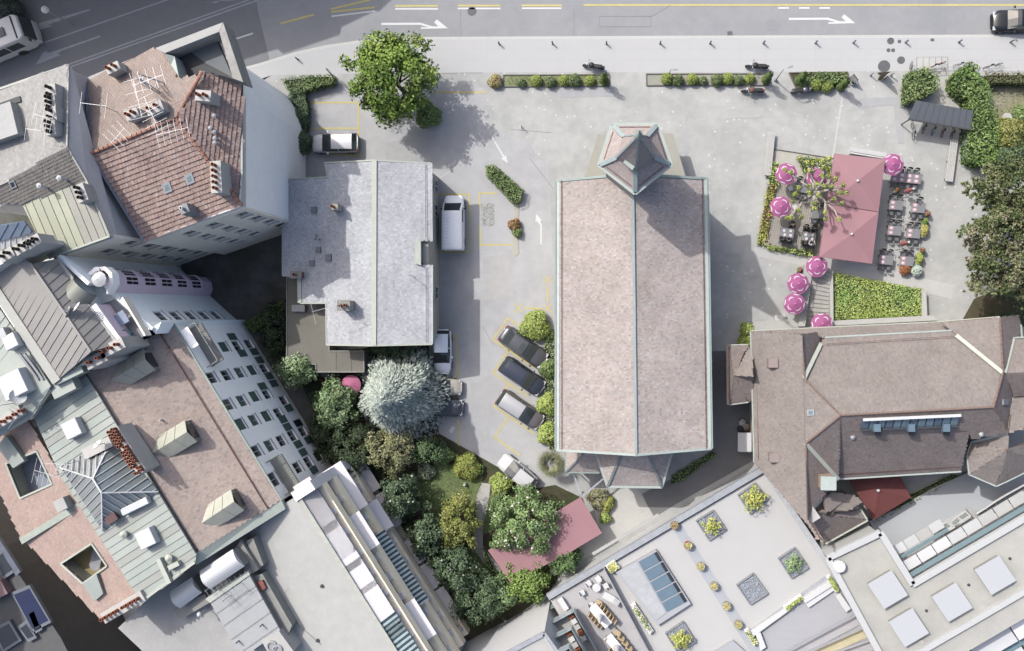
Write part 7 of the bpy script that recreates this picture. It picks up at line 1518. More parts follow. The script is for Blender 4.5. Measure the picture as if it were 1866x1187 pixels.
def car(label, px, py, head, L=4.4, W=1.78, H=1.46, body='m', roof=None, kind='hatch', name='car', z=0.0, sun=False, group='cars parked around the church', ang_world=None):
 """head = direction of the bonnet in the picture, degrees anticlockwise from right"""
 p = P(px, py, z+.7); t = thing(name, label, 'car' if name == 'car' else 'van', Vector((p.x, p.y, z)), R_(head), group); h = W/2; l = L/2
 if kind == 'van':
  st = [(-l, .86, .55, .9), (-l+.06, .95, .3, 1.02), (-l+.3, .99, .22, 1.05), (0, 1.0, .2, 1.05), (l-1.25, .99, .2, 1.08), (l-.75, .97, .22, 1.05), (l-.3, .9, .26, .92), (l-.08, .78, .32, .8), (l, .66, .42, .66)]
  cab = [(-l+.05, .9, 1.0, H-.06, .93), (-l+.12, .93, 1.0, H, .93), (-l+1, .95, 1.0, H+.03, .93), (l-1.75, .95, 1.0, H+.02, .92), (l-1.55, .93, 1.0, H-.04, .9), (l-.72, .88, .98, 1.06, .9)]
  wsx, rwx = l-1.5, -l+.06
 elif kind == 'sedan':
  st = [(-l, .72, .5, .8), (-l+.08, .86, .36, .92), (-l+.35, .95, .25, .98), (-l+1.0, .99, .2, .98), (0, 1.0, .18, .95), (l-1.35, .99, .18, .95), (l-.6, .94, .2, .86), (l-.18, .82, .26, .72), (l, .62, .38, .6)]
  cab = [(-l+.45, .82, .95, 1.0, .86), (-l+1.15, .88, .95, H-.03, .76), (-l+1.7, .9, .94, H, .76), (l-2.15, .9, .94, H-.02, .76), (l-1.85, .89, .94, H-.1, .78), (l-1.2, .84, .92, .97, .84)]
  wsx, rwx = l-1.7, -l+.95
 else:
  st = [(-l, .76, .5, .86), (-l+.07, .88, .34, .98), (-l+.3, .96, .24, 1.02), (-l+1.0, .99, .2, 1.0), (0, 1.0, .18, .97), (l-1.2, .99, .18, .95), (l-.55, .94, .2, .88), (l-.16, .82, .26, .74), (l, .64, .38, .6)]
  cab = [(-l+.1, .8, .98, 1.04, .88), (-l+.42, .86, .98, H-.05, .8), (-l+.8, .89, .96, H, .78), (l-2.0, .9, .95, H-.01, .77), (l-1.75, .89, .95, H-.08, .79), (l-1.02, .84, .92, .98, .85)]
  wsx, rwx = l-1.5, -l+.3
 bm = MATS['paint_'+body]; loft([ring(x, h*w_, z0, z1) for x, w_, z0, z1 in st]).build('body', bm, t, local=True, smooth=True)
 def cring(x, w_, z0, z1, tw): return [Vector((x, -h*w_, z0)), Vector((x, -h*tw*1.02, z0+(z1-z0)*.85)), Vector((x, -h*tw*.8, z1)), Vector((x, 0, z1+.03)), Vector((x, h*tw*.8, z1)), Vector((x, h*tw*1.02, z0+(z1-z0)*.85)), Vector((x, h*w_, z0))]
 g = loft([cring(*c) for c in cab]).build('glasshouse', M_carglass if kind != 'van' else bm, t, local=True)
    # roof skin between the screens, proud of the glass
 rs_ = [c for c in cab if c[3] > H-.07]; b = MB(); pts = []
 for c in rs_:
  x, w_, z0, z1, tw = c; pts.append([Vector((x, -h*tw*.98, z0+(z1-z0)*.86+.012)), Vector((x, -h*tw*.8, z1+.014)), Vector((x, 0, z1+.046)), Vector((x, h*tw*.8, z1+.014)), Vector((x, h*tw*.98, z0+(z1-z0)*.86+.012))])
 v = [q for s in pts for q in s]; b.add(v, [(i*5+j, (i+1)*5+j, (i+1)*5+j+1, i*5+j+1) for i in range(len(pts)-1) for j in range(4)]); rf = b.build('roof', MATS['paint_'+(roof or body)], t, local=True, smooth=True)
 if kind == 'van':
  c0, c1 = cab[-2], cab[-1]; b = MB(); b.add([Vector((c0[0]+.06, -h*.74, c0[3]-.02)), Vector((c0[0]+.06, h*.74, c0[3]-.02)), Vector((c1[0]-.02, h*.8, c1[3]+.06)), Vector((c1[0]-.02, -h*.8, c1[3]+.06))], [(0, 1, 2, 3)]); b.build('windscreen', M_carglass, t, local=True)
  for s in (-1, 1):
   b = MB(); b.add([Vector((l-2.5, s*h*.965, 1.12)), Vector((l-1.15, s*h*.965, 1.12)), Vector((l-1.6, s*h*.945, H-.25)), Vector((l-2.5, s*h*.945, H-.25))], [(0, 1, 2, 3)]); b.build('side_window', M_carglass, t, local=True)
  for i in range(11):
   b = MB(); x = -l+.35+i*.29; b.bar((x, -h*.72, H+.05), (x, h*.72, H+.05), .09, .035); b.build('roof_rib', bm, rf, local=True)
 else:
  for s in (-1, 1):      # door pillars across the side glass, sill line
   b = MB(); x = -l+1.75 if kind == 'hatch' else -l+2.0; b.bar((x, s*h*.93, .96), (x-.05, s*h*.79, H-.06), .07, .04); b.build('pillar', bm, t, local=True)
 if sun: b = MB(); b.box((l-2.35, 0, H+.045), (.55, .75, .02)); b.build('sunroof', M_carglass, rf, local=True)
 for s in (-1, 1):
  b = MB(); b.box((wsx-.05 if kind != 'van' else l-1.25, s*(h+.09), 1.0), (.14, .2, .13)); b.build('mirror', bm if kind != 'van' else M_trim, t, local=True, bevel=.03)
  b = MB(); b.box((l-.22, s*h*.66, .68), (.24, .34, .12)); b.build('headlight', M_lamp_w, t, local=True, bevel=.03)
  b = MB(); b.box((-l+.1, s*h*.72, .82), (.16, .3, .16)); b.build('tail_light', M_lamp_r, t, local=True, bevel=.02)
  for x in (-l+.82, l-.85):
   b = MB(); b.tube((x, s*(h-.21), .31), (x, s*(h+.0), .31), .31, .31, 18); w_ = b.build('wheel', M_tyre, t, local=True)
   b = MB(); b.tube((x, s*(h-.02), .31), (x, s*(h+.012), .31), .2, .18, 14); b.build('rim', M_rim, w_, local=True)
 return t
for nm, c, mt, rg in (('silver', (.5, .5, .51), .15, .3), ('white', alb(232, 232, 233), .0, .35), ('dark_grey', (.075, .077, .085), .4, .25), ('black_blue', (.035, .042, .06), .35, .2), ('taupe', (.12, .11, .115), .4, .3), ('silver_roof', alb(212, 212, 214), .3, .35), ('cream', alb(206, 200, 186), .0, .4), ('black', (.014, .015, .018), .2, .2), ('pale_blue', (.6, .63, .66), .1, .3), ('grey_van', (.72, .73, .74), .0, .35)): paint(nm, c, mt, rg)
car('silver hatchback parked beside the blank grey house wall', 611, 261, 180, 4.35, 1.8, 1.48, 'silver')
car('white panel van with ribbed roof beside the grey-roofed house', 827, 407, 90, 5.05, 1.95, 1.98, 'grey_van', kind='van', name='van')
car('dark grey saloon with sunroof, uppermost of the slanted row by the church', 954, 633, -35, 4.75, 1.85, 1.44, 'dark_grey', kind='sedan', sun=True)
car('blue-black car, second of the slanted row by the church', 952, 686, -34, 4.4, 1.82, 1.48, 'black_blue')
car('dark taupe estate car with silver roof, third of the slanted row by the church', 948, 747, -33, 4.6, 1.8, 1.5, 'taupe', 'silver_roof')
car('small white car slanting at the garden end of the car park', 942, 861, 141, 3.95, 1.7, 1.42, 'white')
car('pale blue car half under the blue spruce beside the grey-roofed house', 806, 641, -90, 4.1, 1.7, 1.5, 'pale_blue')
car('cream vintage car mostly hidden under the blue spruce', 806, 706, 0, 3.6, 1.6, 1.4, 'cream')
car('dark grey car mostly hidden under the blue spruce, below the cream one', 806, 743, 0, 3.9, 1.65, 1.45, 'dark_grey')
car('black car driving off the right picture edge on the road', 1862, 37, 180, 4.9, 1.9, 1.46, 'black', kind='sedan', z=-.12, group='vehicles on the road')
# bus
p = P(10, 72, 1.5); bus = thing('bus', 'white bus cut off by the left picture edge in the shaded road', 'bus', Vector((p.x, p.y, -.12)), R_(20), 'vehicles on the road'); h = 1.25; l0, l1 = -7.0, 2.6
b = MB(); b.slab([Vector(q) for q in ((l0, -h, 3.0), (l1-.5, -h, 3.0), (l1-.1, -h*.8, 2.95), (l1-.1, h*.8, 2.95), (l1-.5, h, 3.0), (l0, h, 3.0))], 2.65); b.build('body', paint('bus_white', alb(222, 224, 228), 0, .4), bus, local=True, bevel=.12)
b = MB(); b.add([Vector((l1-.05, -h*.82, 2.7)), Vector((l1-.05, h*.82, 2.7)), Vector((l1+.18, h*.86, 1.2)), Vector((l1+.18, -h*.86, 1.2)), Vector((l1-.75, -h*.9, 3.04)), Vector((l1-.75, h*.9, 3.04))], [(0, 1, 2, 3), (4, 5, 1, 0)]); b.build('windscreen', M_carglass, bus, local=True)
b = MB(); b.slab([Vector(q) for q in ((l1-.12, -h*.86, 1.18), (l1+.2, -h*.8, 1.18), (l1+.3, 0, 1.18), (l1+.2, h*.8, 1.18), (l1-.12, h*.86, 1.18))], .85); b.build('front_bumper', MATS['paint_bus_white'], bus, local=True, bevel=.06)
for s in (-1, 1):
 for i in range(5):
  b = MB(); x = l1-1.1-i*1.5; b.box((x-.6, s*(h+.005), 1.95), (1.35, .03, 1.1)); b.build('side_window', M_carglass, bus, local=True)
 for x in (l1-2.0, l0+2): b = MB(); b.tube((x, s*(h-.25), .45), (x, s*(h+.01), .45), .46, .46, 18); b.build('wheel', M_tyre, bus, local=True)
 b = MB(); b.box((l1+.1, s*(h+.12), 2.4), (.12, .28, .4)); b.build('mirror', M_trim, bus, local=True, bevel=.03)
for x in (.6, -1.0, -4.0): b = MB(); b.box((x, 0, 3.06), (.7, .8, .12)); b.build('roof_hatch', mat('hatch_grey', alb(120, 122, 128), .6), bus, local=True, bevel=.03)
# motorcycles
def bike_motor(label, px, py, head, seatc=None, base=None):
 t = thing('motorcycle', label, 'motorcycle', P(px, py), R_(head), 'parked motorcycles')
 for x, nm in ((-.68, 'rear_wheel'), (.72, 'front_wheel')):
  b = MB(); b.tube((x, -.06, .31), (x, .06, .31), .31, .31, 18); w_ = b.build(nm, M_tyre, t, local=True); b = MB(); b.tube((x, -.07, .31), (x, .07, .31), .19, .19, 12); b.build('rim', M_rim, w_, local=True)
 b = MB(); b.box((0, 0, .45), (.6, .34, .4)); b.tube((-.25, .2, .35), (-.85, .24, .42), .055, .07, 8); b.build('engine', M_rim, t, local=True, bevel=.04)
 b = MB(); b.ball((.2, 0, .82), .26, 12, 8, .65); b.build('tank', seatc or M_trim, t, local=True, smooth=True)
 b = MB(); b.box((-.38, 0, .8), (.8, .34, .12), taper=.85); b.build('seat', M_trim, t, local=True, bevel=.04)
 b = MB(); b.bar((.45, -.36, 1.05), (.45, .36, 1.05), .04, .04); b.tube((.5, -.07, .95), (.74, -.07, .32), .03, .03, 6); b.tube((.5, .07, .95), (.74, .07, .32), .03, .03, 6); b.build('handlebar', M_rim, t, local=True)
 b = MB(); b.ball((.58, 0, .92), .11, 10, 6); b.build('headlight', M_lamp_w, t, local=True)
 for s in (-1, 1): b = MB(); b.box((.42, s*.34, 1.18), (.03, .14, .09)); b.build('mirror', M_trim, t, local=True)
 b = MB(); b.box((-.85, 0, .72), (.3, .2, .08)); b.build('mudguard', seatc or M_trim, t, local=True, bevel=.03)
 return t
M_brown = mat('brown_leather', alb(150, 108, 92), .7)
bike_motor('black motorcycle on the pavement above the left bed', 1082, 124, 170); bike_motor('black motorcycle on the pavement above the middle bed', 1378, 124, 175); bike_motor('motorcycle with brown saddle below the middle bed', 1371, 168, 178, M_brown); bike_motor('dark grey motorcycle below the hedge island', 1460, 168, 5, paint('bike_grey', (.12, .12, .13), .4, .3)); bike_motor('scooter in the shade right of the blue spruce', 828, 738, 10, paint('bike_silver', alb(170, 176, 186), .4, .3))
# bicycles
def bicycle(label, px, py, head, c=None, z=0.0):
 t = thing('bicycle', label, 'bicycle', P(px, py, z), R_(head), 'parked bicycles')
 for x in (-.5, .5):
  b = MB(); n = 20
  for i in range(n):
   a0, a1 = 6.283*i/n, 6.283*(i+1)/n; b.tube((x+.33*math.cos(a0), 0, .34+.33*math.sin(a0)), (x+.33*math.cos(a1), 0, .34+.33*math.sin(a1)), .02, .02, 5)
  for i in range(6): a0 = math.pi*i/6; b.bar((x-.32*math.cos(a0), 0, .34-.32*math.sin(a0)), (x+.32*math.cos(a0), 0, .34+.32*math.sin(a0)), .006, .006)
  b.build('wheel', M_tyre, t, local=True)
 b = MB()
 for a, c_ in (((-.5, 0, .34), (-.1, 0, .3)), ((-.1, 0, .3), (.35, 0, .8)), ((-.1, 0, .3), (-.22, 0, .85)), ((-.22, 0, .78), (.35, 0, .8)), ((-.5, 0, .34), (-.22, 0, .78)), ((.5, 0, .34), (.34, 0, .98))): b.tube(a, c_, .02, .02, 6)
 b.build('frame', c or M_trim, t, local=True); b = MB(); b.box((-.24, 0, .9), (.26, .14, .06)); b.build('saddle', M_trim, t, local=True, bevel=.02); b = MB(); b.bar((.33, -.28, 1.0), (.33, .28, 1.0), .03, .03); b.build('handlebar', M_alu, t, local=True)
 return t
M_redf = mat('red_frame', alb(176, 84, 70), .5); M_whf = mat('grey_frame', alb(190, 192, 196), .4)
bicycle('bicycle with red frame at the railing over the ventilation grille', 1704, 121, 20, M_redf); bicycle('grey bicycle at the railing right of the red one', 1752, 119, 8, M_whf); bicycle('pale bicycle by the right-hand pavement railing', 1806, 122, 12, M_whf); bicycle('dark bicycle leaning at the left corner of the ivy wall', 1656, 132, 80); bicycle('bicycle standing at the left end of the dark shelter', 1661, 240, 95, M_whf)
for i in range(5): bicycle(['bicycle parked under the shelter, leftmost', 'bicycle parked under the shelter, second from left', 'bicycle parked under the shelter, in the middle', 'bicycle parked under the shelter, fourth from left', 'bicycle parked under the shelter, rightmost'][i], 1682+i*17, 228+i*3.6, 80, [None, M_whf, M_redf, None, M_whf][i])
# railing behind the bicycles
rl = thing('pavement_railing', 'pale double-bar railing along the pavement beside the bicycles', 'railing', P(1750, 124)); pts_ = [(1672, 128), (1690, 124), (1720, 121), (1765, 121)]
for z in (.5, .95):
 b = MB()
 for i in range(3): b.tube(P(*pts_[i], z), P(*pts_[i+1], z), .025, .025, 6)
 b.build('rail', M_white, rl)
for q in pts_: b = MB(); b.tube(P(*q, 0), P(*q, 1.0), .03, .03, 6); b.build('post', M_white, rl)
rl = thing('garden_railing', 'pale railing on the low wall in front of the right-hand hedge', 'railing', P(1850, 126))
for z in (.6, 1.0): b = MB(); b.tube(P(1796, 128, z), P(1930, 126, z), .025, .025, 6); b.build('rail', M_white, rl)
for x in (1796, 1826, 1856, 1890): b = MB(); b.tube(P(x, 127.5, 0), P(x, 127.5, 1.0), .03, .03, 6); b.build('post', M_white, rl)
# ------------------------------------------------------------------ bollards, lamps, signs
BX = [(543, 109), (910, 81), (1007, 80.5), (1105, 80.5), (1203, 80), (1294, 79.8), (1391, 79.5), (1486, 79), (1555, 78.5), (1650, 78), (1747, 77.5), (1841, 77.5)]
wh = ['left of the big leafy tree', 'above the dry shrub, just right of the big tree', 'above the left bed, over its second ball', 'above the black motorcycle on the left bed', 'between the left and middle beds', 'above the middle of the middle bed', 'above the right motorcycle on the pavement', 'above the hedge island', 'above the right end of the hedge island', 'beside the small manhole covers', 'above the ventilation grille end', 'nearest the right picture edge']
bol = None
for i, (x, y) in enumerate(BX):
 lb = 'grey pavement bollard '+wh[i]
 if bol is None:
  bol = thing('bollard', lb, 'bollard', P(x, y), 0, 'bollards along the kerb'); b = MB(); b.lathe((0, 0, 0), [(.09, 0), (.09, .03), (.075, .05), (.07, .62), (.08, .66), (.05, .72), (.01, .74)], 12); b.build('post', mat('bollard_grey', alb(150, 150, 154), .5, .3), bol, local=True, smooth=True); b = MB(); b.lathe((0, 0, .5), [(.078, 0), (.078, .05), (.07, .05)], 12); b.build('collar', M_alu, bol, local=True)
 else: dup(bol, P(x, y), 0, lb)
def lamp(label, px, py, h, arm, rz):
 t = thing('street_lamp', label, 'street lamp', P(px, py)); p = P(px, py); b = MB(); b.path([p, p+up*h*.5, p+up*h], [.05, .04, .03], 8); b.build('post', M_zinc, t); d = Vector((math.cos(rz), math.sin(rz), 0)); b = MB(); b.tube(p+up*h, p+up*(h+.15)+d*arm, .03, .03, 6); b.build('arm', M_zinc, t); b = MB(); b.box(p+up*(h+.14)+d*(arm+.25), (.45, .16, .08), rz); b.build('lantern', M_zinc, t, bevel=.03); b = MB(); b.lathe(p, [(.13, 0), (.13, .3), (.08, .34)], 10); b.build('base', M_zinc, t)
lamp('slim grey street lamp at the right end of the middle bed', 1413, 147, 3.6, .3, .3); lamp('small post with a cross arm in the middle bed', 1219, 138, 1.8, .15, 0.0)
p = P(86, 20, 4.0); t = thing('globe_lamp', 'white globe street lamp above the shaded road', 'street lamp', Vector((p.x, p.y, -.1))); b = MB(); b.tube(Vector((p.x, p.y, -.1)), p, .06, .05); b.build('post', M_zinc, t); b = MB(); b.ball(p+up*.3, .34, 14, 10); b.build('globe', M_white, t, smooth=True)
def aboard(label, px, py, rz, m_, h=1.1):
 t = thing('signboard', label, 'sign', P(px, py), rz, 'signboards at the pavement edge')
 for s in (-1, 1):
  b = MB(); b.add([Vector((s*.3, -.33, 0)), Vector((s*.3, .33, 0)), Vector((s*.02, .33, h)), Vector((s*.02, -.33, h)), Vector((s*.3+s*.03, -.33, 0)), Vector((s*.3+s*.03, .33, 0)), Vector((s*.02+s*.03, .33, h)), Vector((s*.02+s*.03, -.33, h))], [(0, 1, 2, 3), (7, 6, 5, 4), (0, 4, 5, 1), (1, 5, 6, 2), (2, 6, 7, 3), (3, 7, 4, 0)]); b.build('panel', m_, t, local=True)
 b = MB(); b.bar((0, -.34, h), (0, .34, h), .08, .05); b.build('hinge', M_trim, t, local=True)
aboard('white and dark folding signboard right of the hedge island', 1553, 147, .6, mat('sign_grey', alb(196, 196, 196), .7)); aboard('brown and black folding signboard at the pavement edge', 1606, 139, 1.6, mat('sign_brown', alb(160, 146, 124), .7), 1.2)
for x, lb in ((1586, 'short grey post left of the brown signboard'), (1623, 'short grey post right of the brown signboard')):
 t = thing('barrier_post', lb, 'post', P(x, 138), 0, 'posts beside the brown signboard'); b = MB(); b.lathe((0, 0, 0), [(.06, 0), (.05, .85), (.07, .9), (.01, .95)], 10); b.build('shaft', M_zinc, t, local=True); b = MB(); b.lathe((0, 0, 0), [(.12, 0), (.12, .03), (.05, .04)], 10); b.build('foot', M_zinc, t, local=True)
t = thing('banner_flag', 'tall white banner flag in front of the brown signboard', 'flag', P(1605, 148)); p = P(1605, 148); b = MB(); b.path([p, p+up*2.3], [.025, .015], 6); b.build('pole', M_alu, t)
b = MB(); q = []
for i in range(9):
 z_ = .6+1.7*i/8; w_ = .42*math.sin(math.pi*(.12+.88*i/8))+.05; q.append((z_, w_))
b.add([p+up*z_ for z_, w_ in q]+[p+up*z_+Vector((w_*.55, .04*math.sin(z_*3)+w_*.75, 0)) for z_, w_ in q], [(i, i+1, i+10, i+9) for i in range(8)]); b.build('cloth', M_white, t)
t = thing('round_planter', 'small white pot plant at the corner of the hedge island', 'planter', P(1553, 152)); b = MB(); p = P(1553, 152); b.lathe(p, [(.18, 0), (.24, .35), (.2, .35), (.18, .25)], 12); b.build('pot', M_white, t); b = MB(); b.ball(p+up*.42, .2, 8, 6); b.build('plant', MATS['inner_foliage'], t)
t = thing('sign_post', 'slim sign post standing in the shrub bed left of the big tree', 'sign', P(612, 142)); p = P(612, 142); b = MB(); b.tube(p, p+up*2.2, .03, .03); b.build('post', M_zinc, t); b = MB(); b.box(p+up*1.9, (.12, .75, .5), .7); b.build('panel', M_slatedk, t)
t = thing('low_barrier', 'small red and white barrier post on the forecourt', 'post', P(951, 233)); p = P(951, 233); b = MB(); b.tube(p, p+up*.9, .04, .04); b.build('shaft', M_redf, t); b = MB(); b.lathe(p, [(.14, 0), (.14, .04), (.05, .05)], 10); b.build('foot', M_zinc, t)
# ------------------------------------------------------------------ bicycle shelter and bins
sh = thing('bicycle_shelter', 'dark slate-roofed bicycle shelter in the forecourt corner', 'shelter', P(1712, 215)); zs = 2.2; M_shr = mat('slate_blue_roof', alb(104, 110, 118), .6, .1, var=.04)
q = PP([(1668, 184), (1772, 203), (1770, 237), (1655, 218)], zs); b = MB(); b.slab([q[0]+up*.2, q[1]+up*.2, q[2], q[3]], .1); b.build('roof', M_shr, sh, bevel=.02)
b = MB(); b.bar(q[3]+up*.05, q[2]+up*.05, .12, .14); b.build('gutter', M_slatedk, sh)
for i in range(1, 9): b = MB(); a_ = q[0].lerp(q[1], i/9)+up*.22; c_ = q[3].lerp(q[2], i/9)+up*.02; b.bar(a_, c_, .03, .03); b.build('roof_seam', M_shr, sh)
for a_ in q: b = MB(); c_ = a_.lerp(sum(q, Vector())/4, .05); b.tube(Vector((c_.x, c_.y, 0)), Vector((c_.x, c_.y, zs-.06)), .05, .05); b.build('post', M_slatedk, sh)
def bin_(label, px, py, rz, m_, white):
 t = thing('waste_bin', label, 'bin', P(px, py), rz, 'wheeled bins by the shelter'); b = MB(); b.box((0, 0, .6), (1.1, .85, 1.0), taper=1.08); b.build('body', m_, t, local=True, bevel=.04)
 b = MB(); n = 8; v = []
 for i in range(n+1): a_ = math.pi*i/n; v += [Vector((-.6, .48*math.cos(a_), 1.12+.22*math.sin(a_))), Vector((.6, .48*math.cos(a_), 1.12+.22*math.sin(a_)))]
 b.add(v, [(2*i, 2*i+1, 2*i+3, 2*i+2) for i in range(n)]); b.add([v[2*i] for i in range(n+1)], [tuple(range(n+1))]); b.add([v[2*i+1] for i in range(n+1)], [tuple(range(n, -1, -1))]); b.build('lid', m_, t, local=True)
 for x in (-.45, .45):
  for y in (-.33, .33): b = MB(); b.tube((x-.03, y, .09), (x+.03, y, .09), .09, .09, 10); b.build('wheel', M_tyre, t, local=True)
 if white:
  for i in range(4): b = MB(); b.ball((-.4+.27*i, -.47, 1.14), .09, 8, 6); b.build('grip', M_white, t, local=True)
bin_('grey wheeled bin under the corner of the shelter', 1760, 259, 1.45, mat('bin_grey', alb(132, 140, 146), .5), False); bin_('dark green wheeled bin with white grips below the grey one', 1760, 281, 1.45, mat('bin_green', alb(84, 108, 106), .5), True)
# long benches
def longbench(label, a, c, wd=.66):
 p0, p1 = P(*a, .5), P(*c, .5); m = (p0+p1)/2; t = thing('long_bench', label, 'bench', Vector((m.x, m.y, 0)), 0, 'long slatted benches'); d = (p1-p0).normalized(); s = Vector((-d.y, d.x, 0))
 for i in range(5): b = MB(); o_ = s*((i-2)*wd/5); b.bar(p0+o_, p1+o_, wd/5*.86, .06); b.build('slat', M_woodb, t)
 for k in (.06, .5, .94): b = MB(); c_ = p0.lerp(p1, k); b.box((c_.x, c_.y, .235), (.12, wd*.8, .46), ang(p0, p1)); b.build('support', M_conc_d, t)
longbench('long pale slatted bench left of the cafe deck', (1406, 241), (1398, 320)); longbench('long pale slatted bench right of the cafe near the pine', (1739, 255), (1729, 331))
# ------------------------------------------------------------------ cafe: deck, canopy, parasols, tables, chairs, guests
dq = PP([(1408, 300), (1520, 318), (1500, 470), (1390, 448)], .0); dk_ = thing('cafe_deck', 'grey timber cafe deck under the pollarded plane tree', 'deck', sum(dq, Vector())/4)
o0, o1, o2, o3 = [P(*q, .12) for q in ((1420, 330), (1522, 340), (1500, 468), (1396, 448))]; n_ = 26
for i in range(n_):
 b = MB(); b.slab([o0.lerp(o1, i/n_+.002), o0.lerp(o1, (i+1)/n_-.002), o3.lerp(o2, (i+1)/n_-.002), o3.lerp(o2, i/n_+.002)], .06); b.build('plank', M_deck, dk_)
b = MB(); b.slab([p-up*.065 for p in (o0, o1, o2, o3)], .05); b.build('frame', M_conc_d, dk_)
sheet('gravel_bed', [(1410, 272), (1520, 290), (1518, 342), (1404, 334)], .01, mat('pale_bed_gravel', alb(206, 202, 192), .95, var=.08, spots=(6, .12, alb(186, 184, 172))))
b = MB(); b.bar(P(1410, 272, .05), P(1520, 289, .05), .06, .1); b.build('bed_edging', MATS['steel_edging'], kind='structure')
M_cred = mat('faded_red_canvas', alb(186, 142, 148), .85, var=.035, scale=.7)
cn = thing('red_canopy', 'large faded red double canopy over the cafe terrace', 'canopy', P(1565, 380))
zc = 2.75
for q, ap_, nm in (([(1521, 280), (1613, 291), (1601, 386), (1507, 371)], (1563, 330), 0), ([(1507, 372.5), (1601, 387.5), (1589, 481), (1493, 468)], (1552, 427), 1)):
 pts_ = PP(q, zc); a_ = P(*ap_, zc+.5)
 for i in range(4): b = MB(); b.slab([pts_[i], pts_[(i+1) % 4], a_], .025); b.build('canopy_panel', M_cred, cn)
 for i in range(4): b = MB(); b.bar(pts_[i]-up*.11, pts_[(i+1) % 4]-up*.11, .02, .2); b.build('valance', M_cred, cn)
 b = MB(); b.tube(Vector((a_.x, a_.y, .03)), a_-up*.03, .06, .06); b.build('mast', M_alu, cn); b = MB(); b.ball(a_+up*.06, .12, 10, 6); b.build('finial', M_white, cn)
 for i in range(4): b = MB(); b.tube(a_-up*.1, pts_[i]-up*.05, .02, .02, 6); b.build('rib', M_alu, cn)
b = thing('bar_counter', 'white serving counter with pebbled top at the canopy head', 'counter', P(1585, 278)); c_ = MB(); c_.prism(PP([(1551, 269), (1614, 279), (1613, 290), (1550, 280)], 1.05), 0, 1.05); c_.build('cabinet', M_white, b, bevel=.02); c_ = MB(); c_.slab(PP([(1549, 268), (1616, 279), (1615, 287), (1549, 276)], 1.12), .06); c_.build('worktop', mat('pebbled_top', alb(222, 222, 222), .8, var=.1, spots=(14, .2, alb(120, 118, 118))), b)
# faded red awning in the garden
for q, zz, lb in (([(1058, 906), (1097, 972), (1030, 1012), (930, 1062), (889, 1003), (985, 950)], 2.5, 'long faded red awning under the blossoming garden tree'),):
 t = thing('garden_awning', lb, 'awning', P(q[0][0], q[0][1])); pts_ = PP(q, zz); b = MB(); b.slab(pts_, .03); b.build('canvas', M_cred, t)
 for p in pts_: b = MB(); p = p.lerp(sum(pts_, Vector())/len(pts_), .04); b.tube(Vector((p.x, p.y, 0)), p-up*.04, .03, .03, 6); b.build('post', M_alu, t)
# pink parasols with white crescents
M_mag = mat('magenta_canvas', alb(186, 104, 156), .8, var=.03); M_cres = mat('white_print', alb(240, 232, 238), .8)
def parasol(label, px, py, rot, z=2.25, r=.94, src=None, zb=0.0):
 p = P(px, py, z); base = Vector((p.x, p.y, zb))
 if src: return dup(src, base, rot, label)
 t = thing('parasol', label, 'parasol', base, rot, 'pink parasols with white crescents'); n = 8; rise = .34; h = z-zb
 for i in range(n):
  a0, a1 = 6.283*i/n, 6.283*(i+1)/n; b = MB(); am = (a0+a1)/2; e = lambda a, k, dz=0: Vector((math.cos(a)*r*k, math.sin(a)*r*k, h-.1+rise*(1-k)**.85+dz))
  b.add([e(a0, 0), e(a0, .5), e(a1, .5), e(a0, 1), e(am, .965), e(a1, 1)], [(0, 1, 2), (1, 3, 4, 5, 2)]); pn = b.build('canopy_panel', M_mag, t, local=True)
  k0 = .58 if i % 2 == 0 else .9; R0 = .2; c_ = MB(); m_ = 9; out = []; inn_ = []
  for j in range(m_):
   f_ = -1.15+2.3*j/(m_-1); rr = k0+R0*(math.cos(f_)-.55)*(1 if i % 2 == 0 else -.6); aa = am+.34*math.sin(f_)/max(k0, .4)*.9; w_ = .1*math.cos(f_*1.25)+.008
   out.append(e(aa, min(.985, rr+w_/2), .012)); inn_.append(e(aa, rr-w_/2, .012))
  c_.add(out+inn_, [(j, j+1, m_+j+1, m_+j) for j in range(m_-1)]); c_.build('crescent_print', M_cres, pn, local=True)
  b = MB(); b.tube((0, 0, h+.1), e(a0, .97, -.03), .012, .012, 5); b.build('rib', M_alu, t, local=True)
 b = MB(); b.tube((0, 0, .05), (0, 0, h+.26), .025, .02, 8); b.build('pole', M_alu, t, local=True); b = MB(); b.ball((0, 0, h+.27), .045, 8, 6); b.build('finial', M_white, t, local=True)
 b = MB(); b.lathe((0, 0, 0), [(.28, 0), (.28, .05), (.06, .09), (.05, .3)], 14); b.build('base', M_conc_d, t, local=True)
 return t
par0 = None
for i, (x, y, lb, z, zb) in enumerate(((1433, 317, 'upper left, under the plane tree branches', 2.25, 0), (1489, 323, 'half hidden by the plane tree leaves', 2.25, 0), (1423, 377, 'lower left on the cafe deck', 2.25, 0), (1627, 300, 'at the upper right corner of the red canopy', 2.25, 0), (1489, 486, 'at the top of the stairs below the canopy', 2.25, 0), (1455, 517, 'second of the three in a column left of the stairs', 2.25, 0), (1448, 554, 'lowest of the column left of the stairs', 2.25, 0), (1498, 590, 'partly hidden by the restaurant eaves', 2.25, 0))):
 q = parasol('pink parasol with white crescents, '+lb, x, y, .3*i, z, .94, par0, zb); par0 = par0 or q
p = P(639, 702, 2.2); t = thing('plain_parasol', 'plain bright pink parasol half in shade below the dark wing', 'parasol', Vector((p.x, p.y, 0))); b = MB(); b.lathe((p.x, p.y, 2.05), [(.92, 0), (.91, .02), (.45, .2), (.03, .34)], 20); b.build('canopy', mat('bright_pink', alb(214, 130, 166), .85), t); b = MB(); b.tube(Vector((p.x, p.y, 0)), p+up*.15, .025, .025); b.build('pole', M_alu, t)
